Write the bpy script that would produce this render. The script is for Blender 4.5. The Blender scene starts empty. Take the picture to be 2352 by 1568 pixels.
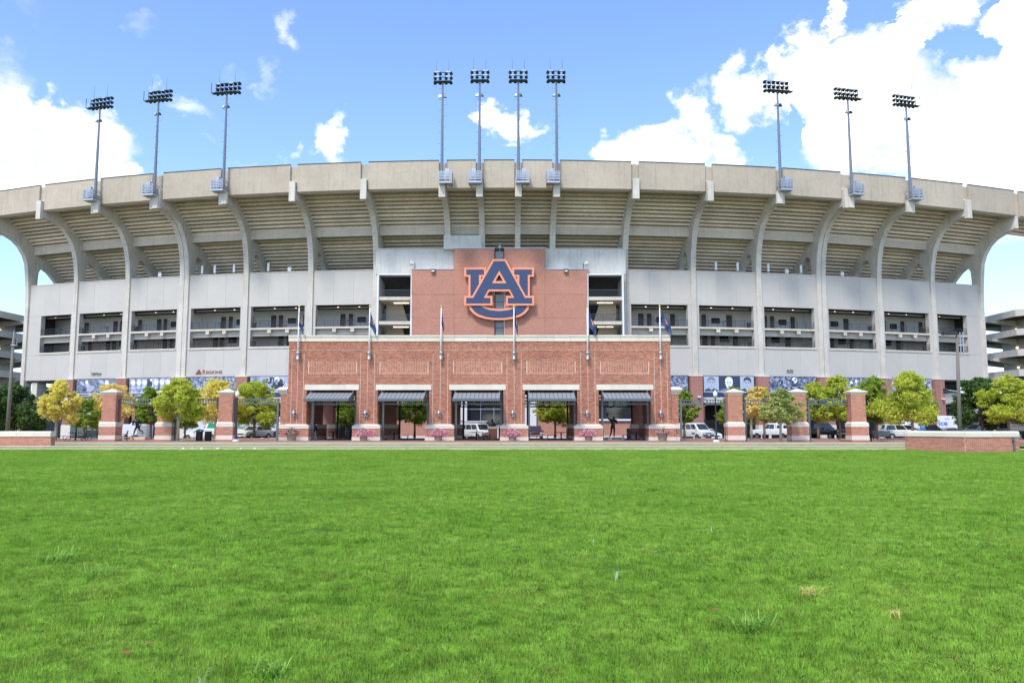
import bpy, bmesh, math, random
import numpy as np
from mathutils import Vector, Matrix
random.seed(7); RNG = np.random.default_rng(7)
R_ = math.radians; PI = math.pi
scene = bpy.context.scene
COL = scene.collection

# ------------------------------------------------------------ camera, sky, sun
FPX, PITCH, YAW = 1850.0, math.atan(193/1850.0), math.atan(12/1850.0)
CAMZ = 1.8
cam = bpy.data.cameras.new('camera'); camo = bpy.data.objects.new('camera', cam); COL.objects.link(camo)
camo.location = (0, 0, CAMZ); camo.rotation_euler = (PI/2+PITCH, 0, YAW)
cam.sensor_width = 36; cam.lens = 36*FPX/2352; cam.clip_start = .1; cam.clip_end = 5000
scene.camera = camo
SUN_EL, SUN_AZ = 52, 205        # azimuth clockwise from +Y (behind and a little left of the camera)
SKY_STR, SUN_STR, SUN_ANG, EXPO = 0.15, 1.85, 11, 0.92
scene.view_settings.view_transform = 'Standard'; scene.view_settings.look = 'None'
scene.view_settings.gamma = 1; scene.view_settings.use_curve_mapping = False
scene.view_settings.exposure = EXPO
scene.render.engine = 'CYCLES'; scene.render.resolution_x = 1024; scene.render.resolution_y = 682

def ray(x, y):
    u = x-1176; v = 784-y
    Y = FPX*math.cos(PITCH)-v*math.sin(PITCH); Z = v*math.cos(PITCH)+FPX*math.sin(PITCH)
    c, s = math.cos(YAW), math.sin(YAW)
    return (u*c-Y*s, u*s+Y*c, Z)
def P(x, y, Y):                 # survey helper: photo measurement at a known distance -> world point
    r = ray(x, y); t = Y/r[1]
    return Vector((r[0]*t, Y, CAMZ+r[2]*t))

sun = bpy.data.lights.new('sun', 'SUN'); sun.energy = SUN_STR; sun.angle = R_(SUN_ANG); sun.color = (1, .96, .9)
suno = bpy.data.objects.new('sun', sun); COL.objects.link(suno)
sd = Vector((math.sin(R_(SUN_AZ))*math.cos(R_(SUN_EL)), math.cos(R_(SUN_AZ))*math.cos(R_(SUN_EL)), math.sin(R_(SUN_EL))))
suno.rotation_euler = sd.to_track_quat('Z', 'Y').to_euler()

world = bpy.data.worlds.new('World'); scene.world = world; world.use_nodes = True
def build_world():
    nt = world.node_tree; nt.nodes.clear(); N = nt.nodes.new; L = nt.links.new
    out = N('ShaderNodeOutputWorld'); bg = N('ShaderNodeBackground'); L(bg.outputs[0], out.inputs[0])
    sky = N('ShaderNodeTexSky'); sky.sky_type = 'NISHITA'; sky.sun_disc = False
    sky.sun_elevation = R_(SUN_EL); sky.sun_rotation = R_(SUN_AZ)
    sky.air_density = 1.0; sky.dust_density = .6; sky.ozone_density = 2.0
    bg.inputs[1].default_value = SKY_STR
    tc = N('ShaderNodeTexCoord'); sep = N('ShaderNodeSeparateXYZ'); L(tc.outputs['Generated'], sep.inputs[0])
    def m(op, a, b=None, c=None, clamp=False):
        n = N('ShaderNodeMath'); n.operation = op; n.use_clamp = clamp
        for i, q in enumerate((a, b, c)):
            if q is None: continue
            if isinstance(q, (int, float)): n.inputs[i].default_value = q
            else: L(q, n.inputs[i])
        return n.outputs[0]
    az = m('ARCTAN2', sep.outputs[0], sep.outputs[1]); el = m('ARCSINE', sep.outputs[2])
    # noise used to ruffle the outlines
    def noise(scale, detail, rough, off=0, st=1.3):
        mp = N('ShaderNodeMapping'); mp.inputs['Location'].default_value = (off, off*.7, off*.3); mp.inputs['Scale'].default_value = (1, 1, st)
        L(tc.outputs['Generated'], mp.inputs[0])
        n = N('ShaderNodeTexNoise'); n.inputs['Scale'].default_value = scale; n.inputs['Detail'].default_value = detail
        n.inputs['Roughness'].default_value = rough; L(mp.outputs[0], n.inputs[0]); return n
    nb = noise(9, 9, .62); nf = noise(26, 6, .6, 3); nw = noise(5, 3, .5, 8)
    # displaced angular coordinates
    sc = N('ShaderNodeSeparateColor'); L(nb.outputs['Color'], sc.inputs[0])
    sc2 = N('ShaderNodeSeparateColor'); L(nf.outputs['Color'], sc2.inputs[0])
    azw = m('ADD', m('ADD', az, m('MULTIPLY', m('SUBTRACT', sc.outputs[0], .5), .16)), m('MULTIPLY', m('SUBTRACT', sc2.outputs[0], .5), .05))
    elw = m('ADD', m('ADD', el, m('MULTIPLY', m('SUBTRACT', sc.outputs[1], .5), .13)), m('MULTIPLY', m('SUBTRACT', sc2.outputs[1], .5), .05))
    puffs = [  # where the clouds stand: photo x, y, half width, half height, strength
        (-60,330,120,165,1), (25,250,45,60,1), (112,262,32,58,1), (60,320,110,90,1), (180,320,88,75,1), (225,300,42,45,1), (90,400,170,75,1), (262,392,60,30,1), (200,380,60,50,.9),
        (775,332,52,66,1), (795,262,18,26,.8), (812,300,20,26,.9),
        (1165,275,56,46,1), (1215,292,58,50,1), (1245,270,16,20,.9), (1235,318,26,26,.8), (1190,352,40,12,.8),
        (1440,330,70,48,1), (1500,300,50,40,1), (1580,285,62,58,1), (1640,340,42,50,1), (1520,350,130,40,1),
        (1884,30,20,60,.95), (1850,100,46,48,1), (1900,150,70,62,1), (1820,175,40,50,1), (1715,180,26,26,.9), (1720,240,70,48,1), (1800,235,90,55,1), (1980,140,90,75,1), (2060,130,75,75,1), (2170,18,72,44,1), (2105,75,50,50,1), (1960,230,120,60,1),
        (1925,310,105,85,1), (2050,300,140,120,1), (2200,240,100,80,1), (2300,110,52,105,1), (2360,60,60,70,1), (2320,260,130,140,1), (2180,360,200,80,1), (2400,420,260,110,1), (2060,385,190,40,1), (2480,150,120,160,1),
        (1640,222,26,18,.5),
        (648,52,36,34,.75), (665,85,24,20,.65), (572,140,20,48,.62), (512,150,26,22,.35), (300,22,38,24,.42), (440,222,64,26,.75), (405,212,22,16,.5), (50,18,40,40,.28), (630,368,34,12,.7), (668,335,16,26,.7), (560,365,22,16,.4), (487,296,16,8,.35),
    ]
    holes = [(2205,112,52,34), (2150,135,24,24), (2268,12,34,12), (1815,315,22,46), (1960,20,55,26), (2055,22,38,26)]
    dens = None
    for (x, y, rx, ry, s) in puffs:
        r = Vector(ray(x, y)).normalized(); a0 = math.atan2(r.x, r.y); e0 = math.asin(r.z)
        k = 1/1900.0
        dx = m('MULTIPLY', m('SUBTRACT', azw, a0), 1/(rx*k*1.06)); dy = m('MULTIPLY', m('SUBTRACT', elw, e0), 1/(ry*k*1.06))
        d2 = m('ADD', m('MULTIPLY', dx, dx), m('MULTIPLY', dy, dy))
        soft = 1.25 if s >= .95 else .8
        v = m('MULTIPLY', m('MULTIPLY', m('SUBTRACT', 1.12, d2), soft, clamp=True), s)
        dens = v if dens is None else m('MAXIMUM', dens, v)
    for (x, y, rx, ry) in holes:
        r = Vector(ray(x, y)).normalized(); a0 = math.atan2(r.x, r.y); e0 = math.asin(r.z); k = 1/1900.0
        dx = m('MULTIPLY', m('SUBTRACT', azw, a0), 1/(rx*k)); dy = m('MULTIPLY', m('SUBTRACT', elw, e0), 1/(ry*k))
        d2 = m('ADD', m('MULTIPLY', dx, dx), m('MULTIPLY', dy, dy))
        dens = m('MINIMUM', dens, m('MULTIPLY', m('SUBTRACT', d2, .75), 2.2, clamp=True))
    # all round the rest of the sky: the same kind of broken cloud
    away = m('MULTIPLY', m('SUBTRACT', m('ABSOLUTE', az), .78), 2.0, clamp=True)
    high = m('MULTIPLY', m('SUBTRACT', el, .52), 3.0, clamp=True)
    amb = m('MAXIMUM', away, high)
    gen = m('MULTIPLY', m('SUBTRACT', nw.outputs[0], .47), 7.0, clamp=True)
    dens = m('MAXIMUM', dens, m('MULTIPLY', gen, amb))
    # edge erosion
    er = m('MULTIPLY', m('SUBTRACT', nf.outputs[0], .5), 1.2)
    inner = m('SMOOTH_MIN', dens, 1.0, .1)
    d2 = m('ADD', inner, m('MULTIPLY', er, m('SUBTRACT', 1.0, inner)), clamp=True)
    d2 = m('MULTIPLY', d2, dens, clamp=True)
    # sky colour, slightly lifted near the horizon by haze
    hz = m('POWER', m('SUBTRACT', 1.0, m('MAXIMUM', sep.outputs[2], 0.0), clamp=True), 3.0)
    tint = N('ShaderNodeMix'); tint.data_type = 'RGBA'; tint.blend_type = 'MULTIPLY'; tint.inputs[0].default_value = 1
    L(sky.outputs[0], tint.inputs[6]); tint.inputs[7].default_value = (.88, .95, 1.10, 1)
    cloudc = N('ShaderNodeMix'); cloudc.data_type = 'RGBA'
    L(m('MULTIPLY', m('SUBTRACT', m('ADD', m('MULTIPLY', nb.outputs[0], .6), m('MULTIPLY', nf.outputs[0], .4)), .38), 5.0, clamp=True), cloudc.inputs[0])
    cloudc.inputs[6].default_value = (3.5, 3.7, 4.1, 1); cloudc.inputs[7].default_value = (6.4, 6.4, 6.4, 1)
    mix = N('ShaderNodeMix'); mix.data_type = 'RGBA'; L(d2, mix.inputs[0]); L(tint.outputs[2], mix.inputs[6]); L(cloudc.outputs[2], mix.inputs[7])
    L(mix.outputs[2], bg.inputs[0])
build_world()

# ------------------------------------------------------------ materials
M = {}
def mat(name, col, rough=.8, metal=0, var=0.0, nscale=2.0, isl=0.0, obr=0.0, bump=0.0, bscale=40, streak=0.0, emit=None, transl=0.0, spec=.5, stain=None, col2=None):
    m = bpy.data.materials.new(name); m.use_nodes = True; nt = m.node_tree; N = nt.nodes.new; L = nt.links.new
    b = nt.nodes['Principled BSDF']; b.inputs['Roughness'].default_value = rough; b.inputs['Metallic'].default_value = metal
    b.inputs['Specular IOR Level'].default_value = spec
    c = N('ShaderNodeRGB'); c.outputs[0].default_value = (*col, 1); cur = c.outputs[0]
    tc = N('ShaderNodeNewGeometry')
    def mul(cur, facsock, lo, hi):
        mr = N('ShaderNodeMapRange'); L(facsock, mr.inputs[0]); mr.inputs[3].default_value = lo; mr.inputs[4].default_value = hi
        vm = N('ShaderNodeVectorMath'); vm.operation = 'SCALE'; L(cur, vm.inputs[0]); L(mr.outputs[0], vm.inputs[3]); return vm.outputs[0]
    if col2 is not None:
        n = N('ShaderNodeTexNoise'); n.inputs['Scale'].default_value = nscale*.5; n.inputs['Detail'].default_value = 5; L(tc.outputs['Position'], n.inputs[0])
        rr = N('ShaderNodeMapRange'); rr.inputs[1].default_value = .35; rr.inputs[2].default_value = .65; L(n.outputs[0], rr.inputs[0])
        fac = rr.outputs[0]
        if isl:
            ad = N('ShaderNodeMath'); ad.operation = 'MULTIPLY_ADD'; L(tc.outputs['Random Per Island'], ad.inputs[0]); ad.inputs[1].default_value = .6; L(rr.outputs[0], ad.inputs[2]); ad.use_clamp = True
            s2 = N('ShaderNodeMath'); s2.operation = 'SUBTRACT'; L(ad.outputs[0], s2.inputs[0]); s2.inputs[1].default_value = .15; s2.use_clamp = True; fac = s2.outputs[0]
        mx = N('ShaderNodeMix'); mx.data_type = 'RGBA'; L(fac, mx.inputs[0]); L(cur, mx.inputs[6]); mx.inputs[7].default_value = (*col2, 1); cur = mx.outputs[2]
    if var:
        n = N('ShaderNodeTexNoise'); n.inputs['Scale'].default_value = nscale; n.inputs['Detail'].default_value = 7; n.inputs['Roughness'].default_value = .65; L(tc.outputs['Position'], n.inputs[0])
        cur = mul(cur, n.outputs[0], 1-var*1.6, 1+var*1.6)
        n2 = N('ShaderNodeTexNoise'); n2.inputs['Scale'].default_value = nscale*9; n2.inputs['Detail'].default_value = 4; L(tc.outputs['Position'], n2.inputs[0])
        cur = mul(cur, n2.outputs[0], 1-var*.8, 1+var*.8)
    if streak:
        mp = N('ShaderNodeMapping'); mp.inputs['Scale'].default_value = (1.6, 1.6, .10); L(tc.outputs['Position'], mp.inputs[0])
        n = N('ShaderNodeTexNoise'); n.inputs['Scale'].default_value = 1.6; n.inputs['Detail'].default_value = 8; n.inputs['Roughness'].default_value = .7; L(mp.outputs[0], n.inputs[0])
        mr = N('ShaderNodeMapRange'); mr.inputs[1].default_value = .52; mr.inputs[2].default_value = .78; L(n.outputs[0], mr.inputs[0])
        mx = N('ShaderNodeMix'); mx.data_type = 'RGBA'
        mm = N('ShaderNodeMath'); mm.operation = 'MULTIPLY'; L(mr.outputs[0], mm.inputs[0]); mm.inputs[1].default_value = streak; L(mm.outputs[0], mx.inputs[0])
        L(cur, mx.inputs[6]); mx.inputs[7].default_value = (*(stain or (.09, .08, .065)), 1); cur = mx.outputs[2]
    if isl: cur = mul(cur, tc.outputs['Random Per Island'], 1-isl, 1+isl)
    if obr:
        oi = N('ShaderNodeObjectInfo'); cur = mul(cur, oi.outputs['Random'], 1-obr, 1+obr)
    L(cur, b.inputs['Base Color'])
    if bump:
        n = N('ShaderNodeTexNoise'); n.inputs['Scale'].default_value = bscale; n.inputs['Detail'].default_value = 4; L(tc.outputs['Position'], n.inputs[0])
        bp = N('ShaderNodeBump'); bp.inputs['Strength'].default_value = bump; bp.inputs['Distance'].default_value = .05; L(n.outputs[0], bp.inputs['Height']); L(bp.outputs[0], b.inputs['Normal'])
    if emit:
        b.inputs['Emission Color'].default_value = (*emit[:3], 1); b.inputs['Emission Strength'].default_value = emit[3]
    if transl:
        tr = N('ShaderNodeBsdfTranslucent'); L(cur, tr.inputs[0]); ms = N('ShaderNodeMixShader'); ms.inputs[0].default_value = transl
        L(b.outputs[0], ms.inputs[1]); L(tr.outputs[0], ms.inputs[2]); L(ms.outputs[0], nt.nodes['Material Output'].inputs[0])
    M[name] = m; return m
mat('beige_concrete', (.45, .385, .30), .9, var=.16, nscale=.22, obr=.05, streak=.36, bump=.15, bscale=14)
mat('rib_concrete', (.57, .535, .465), .9, var=.22, nscale=.35, obr=.05, streak=.5, bump=.15, bscale=14)
mat('plank_concrete', (.68, .59, .49), .9, var=.22, nscale=.35, obr=.12, streak=.3, bump=.1, bscale=14)
mat('beam_concrete', (.57, .515, .43), .9, var=.16, nscale=.6, obr=.05, streak=.3)
mat('panel_concrete', (.50, .475, .43), .85, var=.05, nscale=.4, obr=.035, streak=.07, bump=.08, bscale=18)
mat('box_concrete', (.56, .555, .52), .9, var=.14, nscale=.7, streak=.5, bump=.1, bscale=10, stain=(.16, .15, .14))
mat('ramp_concrete', (.53, .495, .44), .9, var=.12, nscale=.5, streak=.2)
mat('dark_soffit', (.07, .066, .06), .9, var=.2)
mat('room_wall', (.62, .62, .62), .8, var=.05)
mat('stone', (.66, .60, .50), .85, var=.06, nscale=1.2, obr=.05, streak=.10, stain=(.3, .26, .2))
mat('white_stone', (.68, .68, .66), .85, var=.07, nscale=1.0, streak=.12, stain=(.35, .34, .32))
mat('mortar', (.68, .54, .41), .95, var=.08, nscale=3)
mat('brick', (.46, .165, .102), .85, var=.10, nscale=.25, isl=.3, col2=(.49, .195, .125))
mat('brick_single', (.45, .17, .11), .85, var=.08, nscale=.8, obr=.22)
mat('dark_metal', (.03, .033, .04), .5, metal=.2, var=.1)
mat('slate_metal', (.11, .135, .15), .5, metal=.2, var=.08)
mat('rail_metal', (.06, .065, .08), .5, metal=.3)
mat('galvanised', (.40, .44, .50), .45, metal=.5, var=.08)
mat('pole_blue', (.15, .18, .23), .5, metal=.3, var=.08)
mat('lamp_dark', (.02, .035, .04), .35, metal=.4)
mat('lamp_light', (.45, .5, .55), .3, metal=.6)
mat('white_metal', (.70, .71, .72), .45)
mat('seam_roof', (.23, .245, .265), .5, metal=.0, var=.05)
mat('black', (.008, .008, .01), .6)
mat('screen', (.006, .006, .008), .6, spec=.2)
mat('door_dark', (.05, .047, .047), .6)
mat('navy', (.022, .045, .12), .5, var=.05)
mat('logo_navy', (.03, .052, .125), .5, var=.04)
mat('logo_orange', (.82, .30, .17), .55, var=.03)
mat('gold', (.7, .5, .12), .3, metal=.8)
mat('lamp_yellow', (.9, .8, .4), .4, emit=(1, .85, .45, 2.5))
mat('lamp_warm', (.9, .85, .7), .4, emit=(1, .88, .65, 1.6))
mat('glass_dark', (.02, .025, .03), .08, spec=.8)
mat('glass_grey', (.16, .165, .165), .15, spec=.7, var=.12, nscale=.6)
mat('globe', (.75, .75, .72), .35)
mat('paver', (.30, .15, .12), .9, var=.12, nscale=1.2)
mat('kerb', (.62, .52, .42), .9, var=.08, nscale=.6, streak=.1, stain=(.3, .22, .15))
mat('riser', (.62, .47, .34), .9, var=.14, nscale=.8, streak=.4, stain=(.22, .14, .09))
mat('asphalt', (.075, .073, .07), .95, var=.15, nscale=.8)
mat('pavement', (.48, .43, .38), .9, var=.1)
mat('bark', (.17, .13, .09), .95, var=.2, nscale=6)
mat('bark_pale', (.36, .31, .24), .95, var=.15, nscale=6)
mat('bronze', (.022, .026, .032), .38, metal=.6, var=.2, nscale=5)
mat('plinth', (.42, .33, .22), .85, var=.1)
mat('pot', (.36, .32, .26), .85, var=.08, nscale=4)
mat('flower_pink', (.88, .24, .42), .7, isl=.35, transl=.25, col2=(.92, .50, .62))
mat('plant_green', (.10, .17, .035), .8, isl=.3, transl=.3)
mat('leaf_yellow', (.92, .82, .27), .7, isl=.28, nscale=1.0, transl=.4, col2=(.82, .74, .16))
mat('leaf_orange', (.92, .76, .34), .7, isl=.28, nscale=1.0, transl=.4, col2=(.84, .70, .20))
mat('leaf_lime', (.68, .68, .11), .7, isl=.3, nscale=.9, transl=.4, col2=(.48, .58, .06))
mat('leaf_green', (.24, .38, .04), .7, isl=.32, nscale=.9, transl=.38, col2=(.36, .46, .05))
mat('leaf_dark', (.045, .10, .022), .7, isl=.35, nscale=.9, transl=.3, col2=(.09, .17, .028))
mat('leaf_soft', (.42, .48, .15), .7, isl=.3, nscale=.9, transl=.4, col2=(.52, .54, .18))
mat('paint_white', (.72, .72, .71), .25, spec=.6)
mat('paint_cream', (.68, .64, .57), .25, spec=.6)
mat('paint_black', (.012, .013, .015), .2, spec=.6)
mat('paint_maroon', (.12, .012, .015), .25, spec=.6)
mat('paint_silver', (.36, .38, .39), .3, metal=.5)
mat('paint_grey', (.07, .08, .09), .3, metal=.4)
mat('car_glass', (.02, .03, .035), .06, spec=.8)
mat('green_glass', (.02, .30, .16), .2)
mat('tyre', (.012, .012, .012), .9)
mat('chrome', (.45, .46, .47), .2, metal=.9)
mat('headlight', (.65, .66, .68), .15)
mat('tail_light', (.35, .01, .01), .3)
mat('amber', (.8, .28, .02), .4)
mat('plate_red', (.5, .04, .02), .5)
mat('blue_sign', (.04, .20, .50), .5)
mat('white_print', (.8, .8, .8), .6)
mat('print_mid', (.18, .22, .31), .6)
mat('print_dark', (.035, .05, .09), .6)
mat('print_skin', (.36, .41, .50), .6)
mat('print_light', (.42, .48, .59), .6)
mat('red_print', (.55, .03, .03), .6)
mat('blue_print', (.02, .16, .52), .6)
mat('copper_print', (.22, .07, .05), .6)
mat('dark_print', (.05, .05, .055), .6)
mat('skin', (.20, .10, .065), .6); mat('cloth_navy', (.012, .018, .045), .85); mat('cloth_white', (.6, .6, .6), .85); mat('hair', (.015, .012, .01), .7)
mat('litter', (.75, .74, .72), .8); mat('dead_leaf', (.30, .11, .05), .9, obr=.3)
mat('weed_green', (.24, .44, .055), .7, isl=.25, transl=.35); mat('weed_pale', (.60, .68, .48), .8, isl=.2, transl=.3); mat('weed_dry', (.55, .50, .14), .8, isl=.2, transl=.3)
mat('hose_white', (.6, .6, .6), .5)

def brickmat(name, c1, c2, mort, sx, sz, bond=.5):
    m = bpy.data.materials.new(name); m.use_nodes = True; nt = m.node_tree; N = nt.nodes.new; L = nt.links.new
    b = nt.nodes['Principled BSDF']; b.inputs['Roughness'].default_value = .85
    g = N('ShaderNodeNewGeometry'); s = N('ShaderNodeSeparateXYZ'); L(g.outputs['Position'], s.inputs[0])
    ad = N('ShaderNodeMath'); ad.operation = 'ADD'; L(s.outputs[0], ad.inputs[0]); L(s.outputs[1], ad.inputs[1])
    cb = N('ShaderNodeCombineXYZ'); L(ad.outputs[0], cb.inputs[0]); L(s.outputs[2], cb.inputs[1])
    t = N('ShaderNodeTexBrick'); L(cb.outputs[0], t.inputs[0]); t.inputs['Color1'].default_value = (*c1, 1); t.inputs['Color2'].default_value = (*c2, 1); t.inputs['Mortar'].default_value = (*mort, 1)
    t.inputs['Scale'].default_value = 1; t.inputs['Brick Width'].default_value = sx; t.inputs['Row Height'].default_value = sz; t.inputs['Mortar Size'].default_value = .012; t.offset = bond
    n = N('ShaderNodeTexNoise'); n.inputs['Scale'].default_value = .5; n.inputs['Detail'].default_value = 5; L(g.outputs['Position'], n.inputs[0])
    mr = N('ShaderNodeMapRange'); L(n.outputs[0], mr.inputs[0]); mr.inputs[3].default_value = .85; mr.inputs[4].default_value = 1.15
    vm = N('ShaderNodeVectorMath'); vm.operation = 'SCALE'; L(t.outputs[0], vm.inputs[0]); L(mr.outputs[0], vm.inputs[3]); L(vm.outputs[0], b.inputs[0])
    bp = N('ShaderNodeBump'); bp.inputs['Strength'].default_value = .3; bp.inputs['Distance'].default_value = .01; L(t.outputs[1], bp.inputs['Height']); bp.invert = True; L(bp.outputs[0], b.inputs['Normal'])
    M[name] = m
brickmat('tower_brick', (.35, .116, .076), (.46, .178, .117), (.52, .36, .27), .26, .10)
brickmat('pier_brick', (.27, .085, .065), (.35, .12, .08), (.44, .30, .24), .26, .10)
def printmat(name, base, contrast=1.0, scale=3.0, stretch=1.0):        # black-and-white crowd photograph printed on a banner
    m = bpy.data.materials.new(name); m.use_nodes = True; nt = m.node_tree; N = nt.nodes.new; L = nt.links.new
    b = nt.nodes['Principled BSDF']; b.inputs['Roughness'].default_value = .6
    g = N('ShaderNodeNewGeometry'); mp = N('ShaderNodeMapping'); mp.inputs['Scale'].default_value = (1, 1, stretch); L(g.outputs['Position'], mp.inputs[0])
    v = N('ShaderNodeTexVoronoi'); v.inputs['Scale'].default_value = scale; L(mp.outputs[0], v.inputs[0])
    n = N('ShaderNodeTexNoise'); n.inputs['Scale'].default_value = scale*.9; n.inputs['Detail'].default_value = 6; n.inputs['Distortion'].default_value = 1.0; L(mp.outputs[0], n.inputs[0])
    s = N('ShaderNodeSeparateColor'); L(v.outputs['Color'], s.inputs[0])
    a = N('ShaderNodeMath'); a.operation = 'MULTIPLY_ADD'; L(s.outputs[0], a.inputs[0]); a.inputs[1].default_value = .45; L(n.outputs[0], a.inputs[2])
    r = N('ShaderNodeValToRGB'); L(a.outputs[0], r.inputs[0])
    e = r.color_ramp.elements; e[0].position = .45; e[0].color = (.03, .045, .09, 1); e[1].position = 1.0; e[1].color = (.42, .47, .56, 1)
    k = r.color_ramp.elements.new(.66); k.color = (*base, 1)
    L(r.outputs[0], b.inputs[0]); M[name] = m
printmat('print_crowd', (.11, .15, .24), scale=4.2)
printmat('print_crowd_dark', (.065, .09, .16), scale=3.2)
printmat('print_field', (.07, .10, .17), scale=7, stretch=2)
printmat('print_players', (.20, .24, .33), scale=1.5, stretch=.6)
printmat('print_blur', (.34, .39, .50), scale=.7)

# ------------------------------------------------------------ mesh helpers
class MB:
    def __init__(s): s.v = []; s.f = []
    def add(s, vs, fs):
        n = len(s.v); s.v += [tuple(v) for v in vs]; s.f += [tuple(n+i for i in f) for f in fs]; return s
    def box(s, x0, x1, y0, y1, z0, z1, mtx=None):
        vs = [Vector(p) for p in ((x0,y0,z0),(x1,y0,z0),(x1,y1,z0),(x0,y1,z0),(x0,y0,z1),(x1,y0,z1),(x1,y1,z1),(x0,y1,z1))]
        if mtx is not None: vs = [mtx @ v for v in vs]
        return s.add(vs, [(0,3,2,1),(4,5,6,7),(0,1,5,4),(1,2,6,5),(2,3,7,6),(3,0,4,7)])
    def frustum(s, a, za, b, zb):     # a,b = (x0,x1,y0,y1)
        vs = [(a[0],a[2],za),(a[1],a[2],za),(a[1],a[3],za),(a[0],a[3],za),(b[0],b[2],zb),(b[1],b[2],zb),(b[1],b[3],zb),(b[0],b[3],zb)]
        return s.add(vs, [(0,3,2,1),(4,5,6,7),(0,1,5,4),(1,2,6,5),(2,3,7,6),(3,0,4,7)])
    def prism(s, A, B):               # two matching outlines
        n = len(A); return s.add(list(A)+list(B), [tuple(range(n)), tuple(range(2*n-1, n-1, -1))]+[(i, n+i, n+(i+1) % n, (i+1) % n) for i in range(n)])
    def tube(s, pts, rad, seg=6, cap=True):
        pts = [Vector(p) for p in pts]; rad = rad if isinstance(rad, (list, tuple)) else [rad]*len(pts)
        n0 = len(s.v); up = Vector((0, 0, 1))
        for i, p in enumerate(pts):
            d = (pts[min(i+1, len(pts)-1)]-pts[max(i-1, 0)]).normalized()
            a = d.cross(up if abs(d.z) < .9 else Vector((0, 1, 0))).normalized(); b = d.cross(a)
            for k in range(seg):
                t = 2*PI*k/seg; s.v.append(tuple(p+(a*math.cos(t)+b*math.sin(t))*rad[i]))
        for i in range(len(pts)-1):
            for k in range(seg):
                q = (k+1) % seg; s.f.append((n0+i*seg+k, n0+i*seg+q, n0+(i+1)*seg+q, n0+(i+1)*seg+k))
        if cap:
            s.f.append(tuple(n0+k for k in range(seg))[::-1]); s.f.append(tuple(n0+(len(pts)-1)*seg+k for k in range(seg)))
        return s
    def lathe(s, prof, c=(0,0,0), seg=12):       # prof (r,z)
        n0 = len(s.v)
        for r, z in prof:
            for k in range(seg):
                t = 2*PI*k/seg; s.v.append((c[0]+r*math.cos(t), c[1]+r*math.sin(t), c[2]+z))
        for i in range(len(prof)-1):
            for k in range(seg):
                q = (k+1) % seg; s.f.append((n0+i*seg+k, n0+i*seg+q, n0+(i+1)*seg+q, n0+(i+1)*seg+k))
        s.f.append(tuple(n0+k for k in range(seg))[::-1]); s.f.append(tuple(n0+(len(prof)-1)*seg+k for k in range(seg))); return s
    def mesh(s, name):
        me = bpy.data.meshes.new(name); me.from_pydata(s.v, [], s.f); me.update(); return me
def link(name, me, m=None, parent=None, world=True, smooth=False):
    o = bpy.data.objects.new(name, me); COL.objects.link(o)
    if m is not None and not me.materials: me.materials.append(M[m] if isinstance(m, str) else m)
    if smooth: me.polygons.foreach_set('use_smooth', [True]*len(me.polygons))
    if parent is not None:
        o.parent = parent
        if world: 
            root = parent
            mt = Matrix.Identity(4)
            if parent.type == 'EMPTY': mt = Matrix.LocRotScale(parent.location, parent.rotation_euler, None).inverted()
            o.matrix_parent_inverse = mt
    return o
def part(name, mb, m, parent, world=True, smooth=False): return link(name, mb.mesh(name) if isinstance(mb, MB) else mb, m, parent, world, smooth)
def tag(o, label=None, cat=None, group=None, kind=None):
    if label: o['label'] = label
    if cat: o['category'] = cat
    if group: o['group'] = group
    if kind: o['kind'] = kind
    return o
def thing(name, label, cat, loc=(0,0,0), rz=0, group=None):
    o = bpy.data.objects.new(name, None); COL.objects.link(o); o.location = loc; o.rotation_euler = (0, 0, rz); o.empty_display_size = .3
    return tag(o, label, cat, group)
def copy_tree(o, parent=None):
    c = o.copy(); COL.objects.link(c)
    if parent is not None: c.parent = parent
    for ch in [k for k in bpy.data.objects if k.parent == o]: copy_tree(ch, c)
    return c
def recalc(me):
    bm = bmesh.new(); bm.from_mesh(me); bmesh.ops.recalc_face_normals(bm, faces=bm.faces); bm.to_mesh(me); bm.free(); return me
def bevel_mesh(mb, name, w, seg=1):
    me = mb.mesh(name); bm = bmesh.new(); bm.from_mesh(me); bmesh.ops.recalc_face_normals(bm, faces=bm.faces)
    bmesh.ops.bevel(bm, geom=list(bm.edges), offset=w, segments=seg, profile=.6, affect='EDGES', clamp_overlap=True); bm.to_mesh(me); bm.free(); return me
def npmesh(name, V, nv_per):        # V: (nfaces*nv_per,3)
    n = len(V)//nv_per; me = bpy.data.meshes.new(name)
    me.vertices.add(len(V)); me.vertices.foreach_set('co', np.ascontiguousarray(V, dtype=np.float32).ravel())
    me.loops.add(len(V)); me.loops.foreach_set('vertex_index', np.arange(len(V), dtype=np.int32))
    me.polygons.add(n); me.polygons.foreach_set('loop_start', np.arange(0, len(V), nv_per, dtype=np.int32)); me.polygons.foreach_set('loop_total', np.full(n, nv_per, dtype=np.int32))
    me.update(); me.validate(); return me
def text_mesh(txt, size, width=None, depth=.01, bold=0.0):
    cu = bpy.data.curves.new('lettering', 'FONT'); cu.body = txt; cu.size = size; cu.extrude = depth; cu.offset = bold; cu.align_x = 'CENTER'; cu.align_y = 'CENTER'
    o = bpy.data.objects.new('lettering', cu); COL.objects.link(o); dg = bpy.context.evaluated_depsgraph_get()
    me = bpy.data.meshes.new_from_object(o.evaluated_get(dg)); bpy.data.objects.remove(o); bpy.data.curves.remove(cu)
    xs = [v.co.x for v in me.vertices]; w = max(xs)-min(xs); cx = (max(xs)+min(xs))/2
    k = (width/w) if width else 1
    for v in me.vertices: v.co = Vector(((v.co.x-cx)*k, -v.co.z, v.co.y))   # stands upright facing -Y
    return me
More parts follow.
